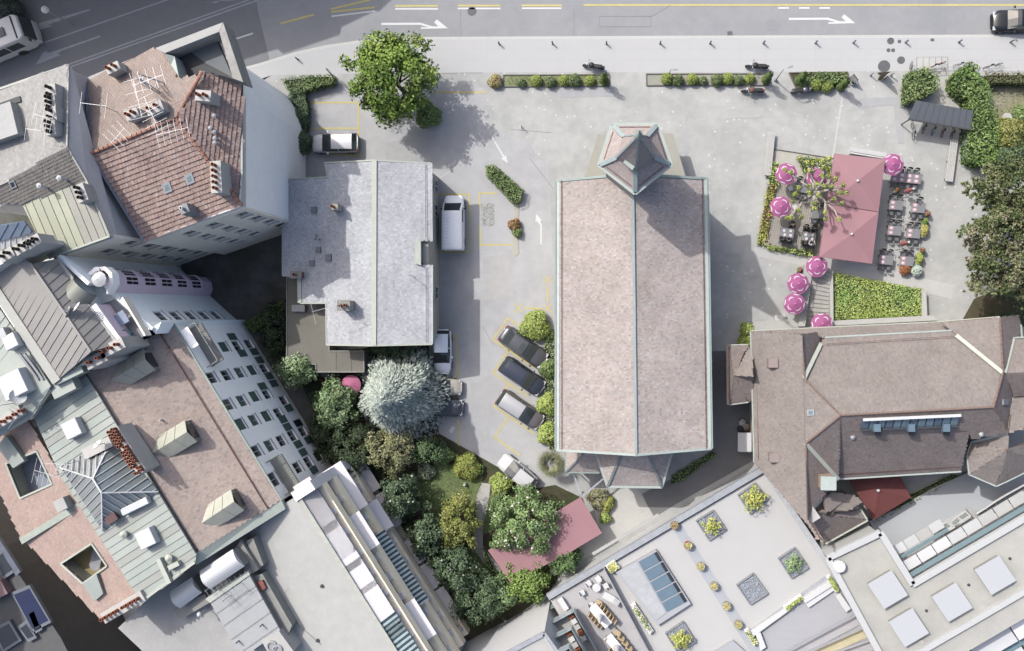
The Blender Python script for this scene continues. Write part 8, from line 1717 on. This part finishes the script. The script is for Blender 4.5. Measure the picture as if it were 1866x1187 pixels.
t = thing('brick_edging', 'brick-red bench slab in the shaded garden below the dark wing', 'bench', P(582, 699)); b = MB(); b.slab(PP([(567, 690), (577, 683), (600, 705), (590, 716)], .42), .1); b.build('seat', mat('brick_red', alb(190, 134, 120), .9, var=.1), t); b = MB(); b.prism(PP([(572, 692), (576, 688), (592, 706), (588, 710)], .3), 0, .32); b.build('support', M_conc_d, t)
# closed parasols standing at the right-hand tables
M_cl = mat('closed_parasol_red', alb(186, 116, 114), .85, var=.08, scale=3)
for i, (bx, by, lb) in enumerate(((1645, 352, 'upper closed dusky red parasol among the right-hand tables'), (1637, 446, 'lower closed dusky red parasol among the right-hand tables'))):
 p = P(bx, by); t = thing('closed_parasol', lb, 'parasol', p, 0, 'closed parasols'); b = MB(); b.tube(p+up*.05, p+up*2.7, .03, .025, 8); b.build('pole', M_alu, t); b = MB(); b.lathe(p+up*1.0, [(.08, 0), (.24, .1), (.2, .6), (.12, 1.3), (.05, 1.6)], 9); b.build('folded_canvas', M_cl, t); b = MB(); b.ball(p+up*2.72, .1, 10, 6); b.build('finial', M_white, t); b = MB(); b.box(p+up*.04, (.8, .8, .08), .2); b.build('base', M_concrete, t)
# tables and chairs
M_ttop = mat('grey_tabletop', alb(150, 150, 153), .6, var=.04); M_mat_p = mat('pink_placemat', alb(214, 164, 178), .85, var=.12, scale=12); M_chair = mat('black_chair', (.028, .028, .03), .55); M_seat = mat('grey_mesh_seat', alb(128, 129, 134), .8, var=.06)
def mk_table(label, px, py, rz, src=None, L=1.15, W=.8, mats=2):
 if src: return dup(src, P(px, py), rz, label)
 t = thing('cafe_table', label, 'table', P(px, py), rz, 'cafe tables'); b = MB(); b.box((0, 0, .73), (L, W, .035)); b.build('tabletop', M_ttop, t, local=True)
 for x in (-L/2+.07, L/2-.07):
  for y in (-W/2+.07, W/2-.07): b = MB(); b.box((x, y, .355), (.04, .04, .71)); b.build('leg', M_chair, t, local=True)
 return t
def mk_chair(label, loc, rz, src=None):
 if src: return dup(src, loc, rz, label)
 t = thing('cafe_chair', label, 'chair', loc, rz, 'black cafe chairs'); b = MB(); b.box((0, 0, .44), (.44, .42, .04)); b.build('seat', M_seat, t, local=True, bevel=.01)
 n = 7; v = []
 for i in range(n+1):
  a = -1.1+2.2*i/n; v += [Vector((-.1-.16*math.cos(a), .27*math.sin(a)/math.sin(1.1)*.86, .56)), Vector((-.16-.16*math.cos(a), .25*math.sin(a)/math.sin(1.1)*.86, .84))]
 b = MB(); b.add(v, [(2*i, 2*i+2, 2*i+3, 2*i+1) for i in range(n)]); b.add([p-Vector((.03, 0, 0)) for p in v], [(2*i+1, 2*i+3, 2*i+2, 2*i) for i in range(n)]); b.add([v[2*i+1] for i in range(n+1)]+[v[2*i+1]-Vector((.035, 0, 0)) for i in range(n+1)], [(i, i+1, n+2+i, n+1+i) for i in range(n)]); b.build('backrest', M_chair, t, local=True)
 for x in (-.19, .19):
  for y in (-.18, .18): b = MB(); b.box((x, y, .21), (.03, .03, .42)); b.build('leg', M_chair, t, local=True)
 for y in (-.24, .24): b = MB(); b.bar((-.2, y, .64), (.16, y, .64), .035, .03); b.build('armrest', M_chair, t, local=True)
 return t
tabs = [(1646, 327, -.12, 'the long set table', 4, 4), (1628, 376, -.08, 'the upper left set table', 2, 2), (1668, 381, -.12, 'the upper right set table', 1, 2), (1625, 422, -.1, 'the middle left set table', 2, 2), (1659, 427, -.1, 'the middle right set table', 2, 2), (1610, 475, -.1, 'the lowest left set table', 2, 2), (1647, 477, -.1, 'the lowest right set table', 2, 0)]
tab0 = cha0 = None
def setting(loc, rz, dx, dy, label):
 t = thing('placemat', label, 'placemat', loc, rz, 'pink placemats'); b = MB(); b.box((dx, dy, .7515), (.42, .3, .008)); b.build('mat', M_mat_p, t, local=True); b = MB(); b.lathe((dx, dy+.02, .756), [(.1, 0), (.12, .015), (.02, .012)], 12); b.build('plate', M_white, t, local=True); return t
for x, y, rz, lb, na, nb_ in tabs:
 loc = P(x, y); long_ = na == 4
 if long_:
  t = thing('cafe_table', 'grey cafe table: '+lb+' right of the canopy', 'table', loc, rz, 'cafe tables')
  b = MB(); b.box((0, 0, .73), (2.5, .8, .035)); b.build('tabletop', M_ttop, t, local=True)
  for xx in (-1.15, 0, 1.15):
   for yy in (-.33, .33): b = MB(); b.box((xx, yy, .355), (.04, .04, .71)); b.build('leg', M_chair, t, local=True)
  xs = (-.95, -.35, .25, .85)
 else:
  q = mk_table('grey cafe table: '+lb+' right of the canopy', x, y, rz, tab0); tab0 = tab0 or q; xs = (-.3, .3)
 m = Matrix.Rotation(rz, 3, 'Z')
 for side, cntc in ((1, na), (-1, nb_)):
  for i in range(cntc):
   xx = xs[i] if cntc > 1 else .1; o_ = m @ Vector((xx, side*.62, 0)); nm_ = ('first', 'second', 'third', 'fourth')[i]
   q = mk_chair(f'black chair, {nm_} from left {"above" if side > 0 else "below"} {lb} beside the canopy', loc+o_, rz-side*math.pi/2, cha0); cha0 = cha0 or q
 if long_:
  for i, xx in enumerate(xs):
   for s in (1, -1): setting(loc, rz, xx, s*.2, f'pink placemat with plate, {("first", "second", "third", "fourth")[i]} from left, {"upper" if s > 0 else "lower"} edge of {lb}')
 else:
  for s in (1, -1): setting(loc, rz, -.3, s*.2, f'pink placemat with plate on the {"upper" if s > 0 else "lower"} left of {lb}')
# rust, silver and green plants in planters; magenta flower pots
def planter(label, px, py, sz, m_, pal, seed, rz=-.1, r=.4, hh=.7, petal=None):
 p = P(px, py); t = thing('planter', label, 'planter', p, rz, 'planters beside the right-hand tables'); b = MB(); b.box((0, 0, .25), (sz[0], sz[1], .5)); b.build('trough', m_, t, local=True, bevel=.02)
 rs = np.random.RandomState(seed); n = 420; a = rs.uniform(0, 6.28, n); u = rs.rand(n)**.5; C = np.stack([u*np.cos(a)*max(r, sz[0]*.5), u*np.sin(a)*max(r, sz[1]*.5), .5+hh*.6*(1-u*u)*rs.uniform(.5, 1, n)], 1); O = np.stack([np.cos(a)*.5, np.sin(a)*.5, np.ones(n)], 1); cols = np.concatenate([jitter(pal[k], 1, rs) for k in rs.randint(0, len(pal), n)]); V, F, cc = leaves(C, O, .08, cols, rs, .5); npmesh('foliage', V, F, cc, M_leaf, t, local=True)
 b = MB(); b.ball((0, 0, .5), max(r, sz[0]*.4)*.75, 8, 5, .6); b.build('inner_leaves', MATS['inner_foliage'], t, local=True)
 if petal: 
  b = MB()
  for k in range(26): q = C[rs.randint(n)]; b.ball(Vector(q)+up*.06, .06, 6, 4)
  b.build('blossoms', petal, t, kind='stuff', local=True)
planter('rust-leaved bush in a planter below the lowest right table', 1645, 492, (.5, .5), M_concrete, [alb(150, 100, 70), alb(134, 86, 58)], 900, r=.5, hh=.9); planter('silver-leaved bush in a planter right of the rust one', 1667, 494, (.5, .5), M_concrete, [alb(178, 190, 178), alb(160, 174, 164)], 901, r=.48, hh=.8); planter('bright green tall plant above the silver bush', 1671, 472, (.4, 1.1), M_white, [alb(150, 162, 84), alb(136, 150, 74)], 902, r=.3, hh=.9)
planter('ochre-leaved planter trough right of the middle tables', 1680, 421, (.4, 1.2), M_white, [alb(166, 160, 94), alb(150, 150, 88)], 903, r=.32, hh=.8); planter('dark green plant at the top of the ochre trough', 1681, 405, (.4, .5), M_white, [alb(110, 132, 70)], 904, r=.28)
M_magp = mat('magenta_petals', alb(188, 60, 116), .8)
planter('magenta flower pot right of the upper right table', 1686, 391, (.35, .35), M_white, [alb(110, 130, 70)], 905, r=.22, petal=M_magp); planter('magenta flower pot above the bright green plant', 1677, 457, (.35, .35), M_white, [alb(110, 130, 70)], 906, r=.22, petal=M_magp); planter('magenta flower pot on the white wall left of the stairs', 1455, 493, (.35, .35), M_white, [alb(110, 130, 70)], 907, r=.22, petal=M_magp)
planter('red flower pot below the upper closed parasol', 1631, 348, (.4, .4), M_white, [alb(120, 130, 80)], 908, r=.2, petal=mat('red_petals', alb(170, 60, 70), .8))
t = thing('clay_ring_pot', 'round clay pot at the lower left corner of the cafe deck', 'pot', P(1395, 443)); b = MB(); p = P(1395, 443); b.lathe(p, [(.2, 0), (.27, .4), (.27, .5), (.2, .5), (.17, .25)], 16); b.build('vessel', mat('pale_clay', alb(198, 184, 168), .85), t)
for x, y, lb in ((1413, 560, 'left round white lid on the box by the stairs'), (1422, 561, 'right round white lid on the box by the stairs')): pass
t = thing('drinks_box', 'low white box with two round lids left of the stairs', 'box', P(1421, 580)); b = MB(); b.box(P(1421, 580, .25), (.9, .5, .5)); b.build('box', M_white, t)
for x in (1415, 1427): b = MB(); b.lathe(P(x, 577, .5), [(.19, 0), (.19, .06), (.03, .07)], 14); b.build('lid', M_whitebox, t)
# left deck: two tables with seated guests, one bare table
tl = [(1431, 426, -.15, 'the left guest table'), (1470, 433, -.12, 'the right guest table'), (1488, 392, -.1, 'the bare deck table'), (1458, 345, -.2, 'the plane tree table')]
M_skin = mat('skin', (.42, .27, .2), .6, var=.03); M_hair = mat('dark_hair', (.02, .016, .013), .7); M_hair2 = mat('brown_hair', (.09, .055, .035), .7)
def seated(label, loc, rz, top, trouser, hair):
 """a guest sitting at a table: one skinned body, hair as its own part"""
 t = thing('person', label, 'person', loc, rz, 'guests seated on the cafe deck')
 V = [(0, 0, .55), (0, 0, .78), (.02, 0, 1.0), (.02, 0, 1.12), (.05, 0, 1.22), (.08, 0, 1.33),                    # pelvis, waist, chest, neck, head base, head
         (.0, .19, 1.03), (.12, .27, .82), (.36, .18, .78), (.45, .13, .79), (.0, -.19, 1.03), (.12, -.27, .82), (.36, -.18, .78), (.45, -.13, .79),
         (.05, .1, .52), (.45, .12, .5), (.42, .12, .1), (.56, .13, .05), (.05, -.1, .52), (.45, -.12, .5), (.42, -.12, .1), (.56, -.13, .05)]
 E_ = [(0, 1), (1, 2), (2, 3), (3, 4), (4, 5), (2, 6), (6, 7), (7, 8), (8, 9), (2, 10), (10, 11), (11, 12), (12, 13), (0, 14), (14, 15), (15, 16), (16, 17), (0, 18), (18, 19), (19, 20), (20, 21)]
 Rr = [.16, .155, .165, .07, .075, .105, .075, .055, .042, .035, .075, .055, .042, .035, .095, .075, .055, .04, .095, .075, .055, .04]
 me = bpy.data.meshes.new('body'); me.from_pydata(V, E_, []); o = bpy.data.objects.new('body', me); COL.objects.link(o); o.parent = t
 sk = o.modifiers.new('skin', 'SKIN'); o.modifiers.new('sub', 'SUBSURF').levels = 1; o.modifiers['sub'].render_levels = 1
 for i, r in enumerate(Rr): me.skin_vertices[0].data[i].radius = (r, r*(1.15 if i in (1, 2) else 1))
 me.skin_vertices[0].data[0].use_root = True
 dg = bpy.context.evaluated_depsgraph_get(); m2 = bpy.data.meshes.new_from_object(o.evaluated_get(dg)); o.modifiers.clear(); o.data = m2; m2.name = 'body'
 m2.materials.clear()
 for m_ in (top, trouser, M_skin): m2.materials.append(m_)
 for f in m2.polygons:
  c = f.center; f.use_smooth = True; f.material_index = 2 if (c.z > 1.13 or (c.x > .38 and c.z > .7)) else (1 if c.z < .62 else 0)
 b = MB(); b.ball((.05, 0, 1.38), .118, 12, 8, .95); b.build('hair', hair, t, local=True, smooth=True)
 b = MB(); b.ball((.185, 0, 1.31), .02, 6, 4); b.build('nose', M_skin, t, local=True)
 return t
M_dark1 = mat('black_jacket', (.02, .02, .022), .85); M_dark2 = mat('charcoal_jacket', (.045, .045, .05), .85); M_navy2 = mat('navy_trousers', (.03, .04, .08), .85); M_wsh = mat('white_shirt', alb(226, 230, 238), .85)
guests = {0: [(.3, 1, M_dark2, M_hair2, 'charcoal jacket with brown hair'), (-.3, -1, M_dark1, M_hair, 'black jacket on the left'), (.3, -1, M_dark2, M_hair, 'charcoal jacket on the right')], 1: [(-.3, 1, M_dark1, M_hair, 'black jacket on the upper left'), (.35, 1, M_dark2, M_hair, 'charcoal jacket on the upper right'), (-.3, -1, M_dark1, M_hair2, 'black jacket on the lower left'), (.32, -1, M_wsh, M_hair2, 'white shirt')]}
for k, (x, y, rz, lb) in enumerate(tl):
 loc = P(x, y)+up*.12; q = dup(tab0, loc, rz, 'dark grey table: '+lb+' on the timber deck'); m = Matrix.Rotation(rz, 3, 'Z')
 if k in guests:
  for xx, s, tp_, hr, dsc in guests[k]:
   o_ = m @ Vector((xx, s*.72, 0)); dup(cha0, loc+o_, rz-s*math.pi/2, f'black chair of the guest in {dsc}, {lb}'); seated(f'person seated at {lb}, wearing {dsc}', loc+m @ Vector((xx, s*.72, 0)), rz-s*math.pi/2, tp_, M_navy2, hr)
  for j, (a_, c_) in enumerate(((-.3, .15), (.25, .2), (-.2, -.2), (.3, -.18))):
   t = thing('plate', f'white plate, {("upper left", "upper right", "lower left", "lower right")[j]} on {lb}', 'plate', loc+m @ Vector((a_, c_, .75)), 0, 'plates on the deck tables'); b = MB(); b.lathe((0, 0, 0), [(.07, 0), (.12, .018), (.02, .012)], 14); b.build('dish', M_white, t, local=True)
 else:
  for s in (1, -1):
   for xx in (-.3, .3): dup(cha0, loc+m @ Vector((xx, s*.62, 0)), rz-s*math.pi/2, f'black chair on the {"upper" if s > 0 else "lower"} {"left" if xx < 0 else "right"} of {lb} on the deck')
for i, (x, y) in enumerate(((1439, 345), (1447, 379))):
 t = thing('white_cushion_stool', ['white stool beside the upper left parasol', 'white stool right of the lower left parasol'][i], 'stool', P(x, y, .12)); b = MB(); b.box((0, 0, .42), (.4, .4, .1), .5); b.build('seat', M_white, t, local=True, bevel=.03)
 for dx in (-.14, .14):
  for dy in (-.14, .14): b = MB(); b.box((dx, dy, .18), (.03, .03, .36)); b.build('leg', M_chair, t, local=True)
# stairs down to the restaurant with walls
st = thing('stone_stairs', 'stone stairs descending beside the ground-cover bed', 'stairs', P(1496, 545)); a0, a1, b0, b1 = (1488, 478), (1512, 490), (1466, 592), (1514, 592)
for i in range(14):
 k0, k1 = i/14, (i+1)/14; L0 = (a0[0]+(b0[0]-a0[0])*k0, a0[1]+(b0[1]-a0[1])*k0); L1 = (a0[0]+(b0[0]-a0[0])*k1, a0[1]+(b0[1]-a0[1])*k1); R0 = (a1[0]+(b1[0]-a1[0])*k0, a1[1]+(b1[1]-a1[1])*k0); R1 = (a1[0]+(b1[0]-a1[0])*k1, a1[1]+(b1[1]-a1[1])*k1)
 z = 1.4-.1*i; b = MB(); b.prism([Vector((p.x, p.y, 0)) for p in (P(*L0, z), P(*R0, z), P(*R1, z), P(*L1, z))], .0, z+.02); b.build('step', mat('step_stone', alb(196, 192, 186), .9, var=.08), st)
for q, hh, lb in (([(1466, 484), (1483, 478), (1476, 530), (1467, 595), (1455, 595)], .95, 'pale wall with plants left of the stone stairs'), ([(1512, 490), (1518, 495), (1519, 588), (1513, 588)], 1.0, 'pale wall between stairs and ground-cover bed'), ([(1372, 587), (1461, 580), (1463, 597), (1374, 603)], .6, 'pale low wall at the restaurant corner'), ([(1514, 585), (1700, 575), (1712, 584), (1516, 594)], .8, 'pale wall along the restaurant front below the ground cover'), ([(1680, 527), (1688, 532), (1690, 580), (1680, 580)], .7, 'pale wall at the right end of the ground-cover bed')):
 t = thing('garden_wall', lb, 'wall', P(q[0][0], q[0][1]), 0, 'pale garden walls by the restaurant'); b = MB(); b.prism(PP(q, hh), 0, hh); b.build('masonry', M_path, t); b = MB(); b.slab(PP(q, hh+.05), .045); b.build('coping', M_concrete, t)
hr = thing('stair_railing', 'thin steel handrail along the stone stairs', 'railing', P(1470, 560)); b = MB(); b.tube(P(1482, 505, 1.9), P(1464, 588, 1.1), .022, .022, 6); b.build('handrail', M_alu, hr)
for k in range(5): b = MB(); q = (1482-18*k/4, 505+83*k/4); z1 = 1.9-.8*k/4; b.tube(P(*q, z1).xy.to_3d(), P(*q, z1), .018, .018, 6); b.build('baluster', M_alu, hr)
# ------------------------------------------------------------------ roof terrace furniture, pots and tree planters on the white building
pt0 = None
for i, (x, y) in enumerate(((1229, 957), (1254, 994), (1277, 1032), (1301, 1068), (1324, 1104), (1345, 1138))):
 z0 = zJ+.015; lb = ['ochre-filled round pot, first of the row on the grey roof path', 'red-rimmed round pot, second of the row on the roof path', 'cream round pot, third of the row on the roof path', 'cream round pot, fourth of the row on the roof path', 'cream round pot, fifth of the row on the roof path', 'cream round pot, last of the row on the roof path'][i]
 t = thing('roof_pot', lb, 'pot', P(x, y, z0+.4).xy.to_3d()+up*z0, 0, 'round pots on the white roof'); b = MB(); b.lathe((0, 0, 0), [(.28, 0), (.36, .5), (.36, .56), (.3, .56), (.28, .42)], 18); b.build('vessel', [mat('taupe_pot', alb(150, 140, 126), .8), mat('red_pot', alb(196, 90, 92), .7), mat('dark_cream_pot', alb(190, 182, 162), .8)][min(i, 2)], t, local=True)
 rs = np.random.RandomState(950+i); n = 150; a = rs.uniform(0, 6.28, n); u = rs.rand(n)**.5*.3; C = np.stack([u*np.cos(a), u*np.sin(a), .5+rs.uniform(0, .16, n)], 1); O = np.tile(np.array([0, 0, 1.]), (n, 1)); V, F, cc = leaves(C, O, .07, jitter(alb(222, 212, 150) if i else alb(204, 178, 130), n, rs), rs, .5); npmesh('plants', V, F, cc/1.6, M_leaf, t, local=True); b = MB(); b.lathe((0, 0, .47), [(.29, 0), (.02, .01)], 14); b.build('soil', mat('pale_moss', alb(214, 204, 150), .9), t, local=True)
def roofbed(label, pts, kind, seed):
 q = PP(pts, zJ+.28); c = sum(q, Vector())/4; t = thing('roof_planter', label, 'planter', Vector((c.x, c.y, zJ)), 0, 'square planting openings in the white roof'); rs = np.random.RandomState(seed)
 for i in range(4): b = MB(); b.bar(q[i]-up*.13, q[(i+1) % 4]-up*.13, .09, .27); b.build('frame_side', mat('planter_frame', alb(168, 170, 176), .7), t)
 b = MB(); b.slab([p-up*.14 for p in inset(q, .05)], .1); b.build('gravel_fill', mat('slate_gravel', alb(158, 164, 172), .9, var=.15, scale=6, spots=(12, .3, alb(206, 210, 214))), t)
 b = MB(); poly = [(p.x, p.y) for p in inset(q, .15)]; x = rs.uniform(min(a[0] for a in poly), max(a[0] for a in poly), 260); y = rs.uniform(min(a[1] for a in poly), max(a[1] for a in poly), 260); k = inpoly(x, y, poly)
 for a_, c_ in zip(x[k], y[k]): b.ball((a_, c_, zJ+.16), rs.uniform(.05, .11), 5, 3, .6)
 b.build('stones', mat('loose_stones', alb(178, 184, 192), .85, var=.25, scale=5), t, kind='stuff')
 if kind:
  n = kind[0]; r = kind[1]; h = kind[2]; a = rs.uniform(0, 6.28, n); u = rs.rand(n)**.6*r*(1+.3*np.sin(a*5)); C = np.array((c.x, c.y, zJ+.3))+np.stack([u*np.cos(a), u*np.sin(a), h*rs.uniform(.3, 1, n)], 1); O = np.stack([np.cos(a)*.6, np.sin(a)*.6, np.ones(n)], 1); V, F, cc = leaves(C, O, .1, np.concatenate([jitter(kind[3][j], 1, rs) for j in rs.randint(0, len(kind[3]), n)]), rs, .5); npmesh('shrub', V, F, cc, M_leaf, t)
  b = MB()
  for j in range(8): aa = j*.785; b.tube(Vector((c.x, c.y, zJ+.15)), Vector((c.x+math.cos(aa)*r*.6, c.y+math.sin(aa)*r*.6, zJ+.2+h*.7)), .02, .012, 5)
  b.build('stems', M_bark, t)
YG = [alb(172, 176, 92), alb(154, 160, 78), alb(186, 186, 110)]
roofbed('square roof planter with a big yellow-green shrub, topmost', [(1345, 903), (1377, 881), (1399, 909), (1367, 937)], (520, .95, 1.0, YG), 960); roofbed('square roof planter with a sparse shrub beside the first pots', [(1269, 950), (1300, 931), (1323, 965), (1292, 985)], (260, .7, .7, YG), 961); roofbed('square roof planter filled with stones only', [(1343, 1067), (1373, 1046), (1399, 1082), (1367, 1102)], None, 962)
roofbed('square roof planter with low green plants near the beige roof', [(1419, 1019), (1449, 999), (1473, 1035), (1442, 1054)], (420, .7, .35, [alb(140, 160, 120), alb(120, 140, 100)]), 963); roofbed('square roof planter with yellow-green shrub below the long rooflight', [(1213, 1155), (1245, 1134), (1268, 1170), (1235, 1190)], (380, .75, .8, YG), 964)
def lowbox(label, pts, pal, seed, h=.4):
 q = PP(pts, zJ+h); c = sum(q, Vector())/len(q); t = thing('terrace_planter', label, 'planter', Vector((c.x, c.y, zJ)), 0, 'planters on the white roof terrace'); b = MB(); b.prism(q, zJ+.01, zJ+h); b.build('trough', M_lav2, t); rs = np.random.RandomState(seed); n = 260; w4 = rs.dirichlet([1]*len(q), n); C = w4 @ np.array([tuple(p) for p in q]); C[:, 2] = zJ+h+rs.uniform(.02, .3, n); O = np.tile(np.array([0, 0, 1.]), (n, 1)); V, F, cc = leaves(C, O, .08, np.concatenate([jitter(pal[j], 1, rs) for j in rs.randint(0, len(pal), n)]), rs, .6); npmesh('foliage', V, F, cc, M_leaf, t)
lowbox('square planter with pale yellow plant at the deck corner', [(1103, 1032), (1118, 1020), (1130, 1034), (1114, 1046)], [alb(214, 208, 150), alb(170, 176, 100)], 970); lowbox('long narrow planter between deck screen and rooflight', [(1149, 1104), (1157, 1099), (1191, 1150), (1184, 1157)], [alb(130, 146, 90), alb(206, 202, 160), alb(110, 128, 78)], 971); lowbox('planter with two clipped bushes along the step wall', [(1428, 1108), (1460, 1084), (1464, 1090), (1433, 1113)], GR_LIGHT, 972); lowbox('planter with bushes in the corner by the beige roof', [(1506, 1052), (1513, 1049), (1530, 1076), (1522, 1080)], GR_LIGHT, 973); lowbox('planter with pale flowers beside the last roof pot', [(1356, 1149), (1364, 1146), (1383, 1172), (1374, 1178)], [alb(200, 200, 150), alb(120, 140, 80)], 974)
# deck furniture
M_wood = mat('pale_teak', alb(216, 194, 158), .8, var=.08); M_grey_s = mat('grey_shell', alb(190, 190, 194), .7); dch = {}
def dchair(label, px, py, rz, m_, nm):
 z0 = zJ+.032; loc = P(px, py, z0)
 if nm in dch: return dup(dch[nm], loc, rz, label)
 t = thing('terrace_chair', label, 'chair', loc, rz, 'chairs on the roof deck'); b = MB(); b.box((0, 0, .42), (.46, .46, .06)); b.build('seat', m_, t, local=True, bevel=.015); b = MB(); b.box((-.24, 0, .66), (.05, .44, .42)); b.build('backrest', m_, t, local=True)
 for x in (-.18, .18):
  for y in (-.18, .18): b = MB(); b.box((x, y, .195), (.03, .03, .39)); b.build('leg', M_alu, t, local=True)
 dch[nm] = t; return t
for i, (x, y, a_) in enumerate(((1090, 1052, 2.2), (1073, 1061, .6), (1104, 1065, 3.6), (1061, 1078, .4), (1077, 1100, .2))): dchair('white armchair '+['nearest the deck corner planter', 'left of the round white table', 'right of the round white table', 'on the left of the deck, below the round table', 'beside the teak dining group'][i], x, y, a_, M_white, 'w')
for i in range(6): dchair(f'teak chair, {ordw[i]} down the right side of the upper dining group', 1091+i*5.2, 1096+i*6.0, 2.6, M_wood, 't')
for i in range(4): dchair(f'teak chair, {ordw[i]} down the left side of the upper dining group', 1077+i*5.4, 1119+i*6.2, -.5, M_wood, 't')
for i in range(5): dchair(f'teak chair, {ordw[i]} down the right side of the lower dining group', 1124+i*7, 1150+i*9, 2.6, M_wood, 't')
for i in range(2): dchair(f'teak chair, {ordw[i]} down the left side of the lower dining group', 1107+i*8, 1163+i*17, -.5, M_wood, 't')
p = P(1087, 1068, zJ+.032); t = thing('round_table', 'round white table between the white armchairs', 'table', p); b = MB(); b.lathe((0, 0, .48), [(.36, 0), (.36, .04), (.02, .045)], 20); b.build('tabletop', M_white, t, local=True); b = MB(); b.tube((0, 0, 0), (0, 0, .48), .05, .05); b.build('pedestal', M_alu, t, local=True)
for x, y, L, lb in ((1094, 1117, 2.2, 'long pale table of the upper dining group'), (1122, 1172, 2.2, 'long pale table of the lower dining group')):
 t = thing('dining_table', lb, 'table', P(x, y, zJ+.032), -.86, 'dining tables on the roof deck'); b = MB(); b.box((0, 0, .73), (L, .8, .04)); b.build('tabletop', M_lav2, t, local=True)
 for xx in (-L/2+.1, L/2-.1):
  for yy in (-.32, .32): b = MB(); b.box((xx, yy, .355), (.05, .05, .7)); b.build('leg', M_alu, t, local=True)
for x, y, lb in ((1093, 1122, 'closed white parasol at the upper dining table'), (1124, 1178, 'closed white parasol at the lower dining table')):
 p = P(x, y, zJ+.78); t = thing('closed_white_parasol', lb, 'parasol', Vector((p.x, p.y, zJ+.03)), 0, 'closed white parasols on the roof deck'); b = MB(); b.tube((0, 0, .02), (0, 0, 2.7), .03, .03, 8); b.build('pole', M_alu, t, local=True); b = MB(); b.lathe((0, 0, .95), [(.06, 0), (.3, .12), (.22, .7), (.1, 1.4), (.03, 1.7)], 9); b.build('folded_canvas', M_white, t, local=True)
 b = MB(); b.lathe((0, 0, 0), [(.4, 0), (.4, .06), (.05, .08)], 16); b.build('base', M_white, t, local=True)
t = thing('sun_lounger', 'white sun lounger at the edge of the roof deck', 'lounger', P(1112, 1088, zJ+.032), -.5); b = MB(); b.box((-.15, 0, .32), (1.0, .6, .07)); b.build('seat', M_white, t, local=True); b = MB(); b.box((.6, 0, .45), (.6, .58, .06), 0, tilt=-.5); b.build('backrest', M_grey_s, t, local=True)
for x in (-.55, .3):
 for y in (-.25, .25): b = MB(); b.box((x, y, .145), (.04, .04, .29)); b.build('leg', M_alu, t, local=True)
t = thing('storage_chest', 'white storage chest at the left end of the roof deck', 'chest', P(1027, 1098, zJ+.032), -1.0); b = MB(); b.box((0, 0, .25), (1.1, .45, .5)); b.build('box', M_white, t, local=True, bevel=.03); b = MB(); b.box((0, 0, .53), (1.14, .48, .06)); b.build('lid', M_white, t, local=True, bevel=.02)
# white delivery crates and sacks in the passage, plank at the car park
t = thing('white_container', 'white covered container against the restaurant wall in the passage', 'container', P(1358, 805)); b = MB(); b.box(P(1357, 806, .65), (1.1, 1.6, 1.3)); b.build('body', M_white, t, bevel=.08)
b = MB(); b.slab([P(1357, 806, 1.36)+Vector(q) for q in ((-.58, -.83, 0), (.58, -.83, 0), (.58, .83, 0), (-.58, .83, 0))], .05); b.build('cover', M_whitebox, t)
for i, (x, y, m_) in enumerate(((1352, 770, M_white), (1359, 778, mat('sack_beige', alb(200, 184, 168), .9)), (1349, 782, M_slatedk))):
 t = thing('refuse_sack', ['white refuse sack at the restaurant wall', 'beige refuse sack beside the white container', 'dark refuse sack left of the beige one'][i], 'sack', P(x, y), 0, 'refuse sacks in the passage'); b = MB(); b.lathe((0, 0, 0), [(.22, 0), (.34, .18), (.3, .42), (.12, .58), (.07, .66), (.1, .7)], 11); b.build('bag', m_, t, local=True, smooth=True); b = MB(); b.lathe((0, 0, .57), [(.125, 0), (.125, .03)], 10); b.build('tie', M_trim, t, local=True)
t = thing('garden_board', 'small white board lying in the shaded parking bay', 'board', P(824, 783)); b = MB(); b.box((0, 0, .06), (.35, .6, .05), -.6); b.build('panel', M_white, t, local=True); b = MB(); b.box((-.02, 0, .02), (.06, .5, .03), -.6); b.build('batten', M_woodb, t, local=True)
t = thing('lawn_ornament', 'small white and red ornament on the lawn', 'ornament', P(848, 883)); b = MB(); b.lathe((0, 0, 0), [(.16, 0), (.2, .2), (.12, .4), (.14, .5), (.02, .62)], 12); b.build('figure', M_white, t, local=True, smooth=True); b = MB(); b.ball((-.12, .05, .35), .09, 8, 6); b.build('flower', M_redf, t, local=True)
# steel frame joints by the church annex
t = thing('steel_arbour', 'pale steel arbour frame between church annex and garden', 'frame', P(1065, 880)); 
for a_, c_ in (((1045, 864, 2.3), (1060, 905, 2.3)), ((1060, 906, 2.3), (1100, 872, 2.3))): b = MB(); b.bar(P(*a_), P(*c_), .14, .1); b.build('beam', M_alu, t)
for q in ((1045, 864), (1060, 905), (1100, 872)): b = MB(); p = P(*q, 2.25); b.tube(p.xy.to_3d(), p, .05, .05); b.build('post', M_alu, t)
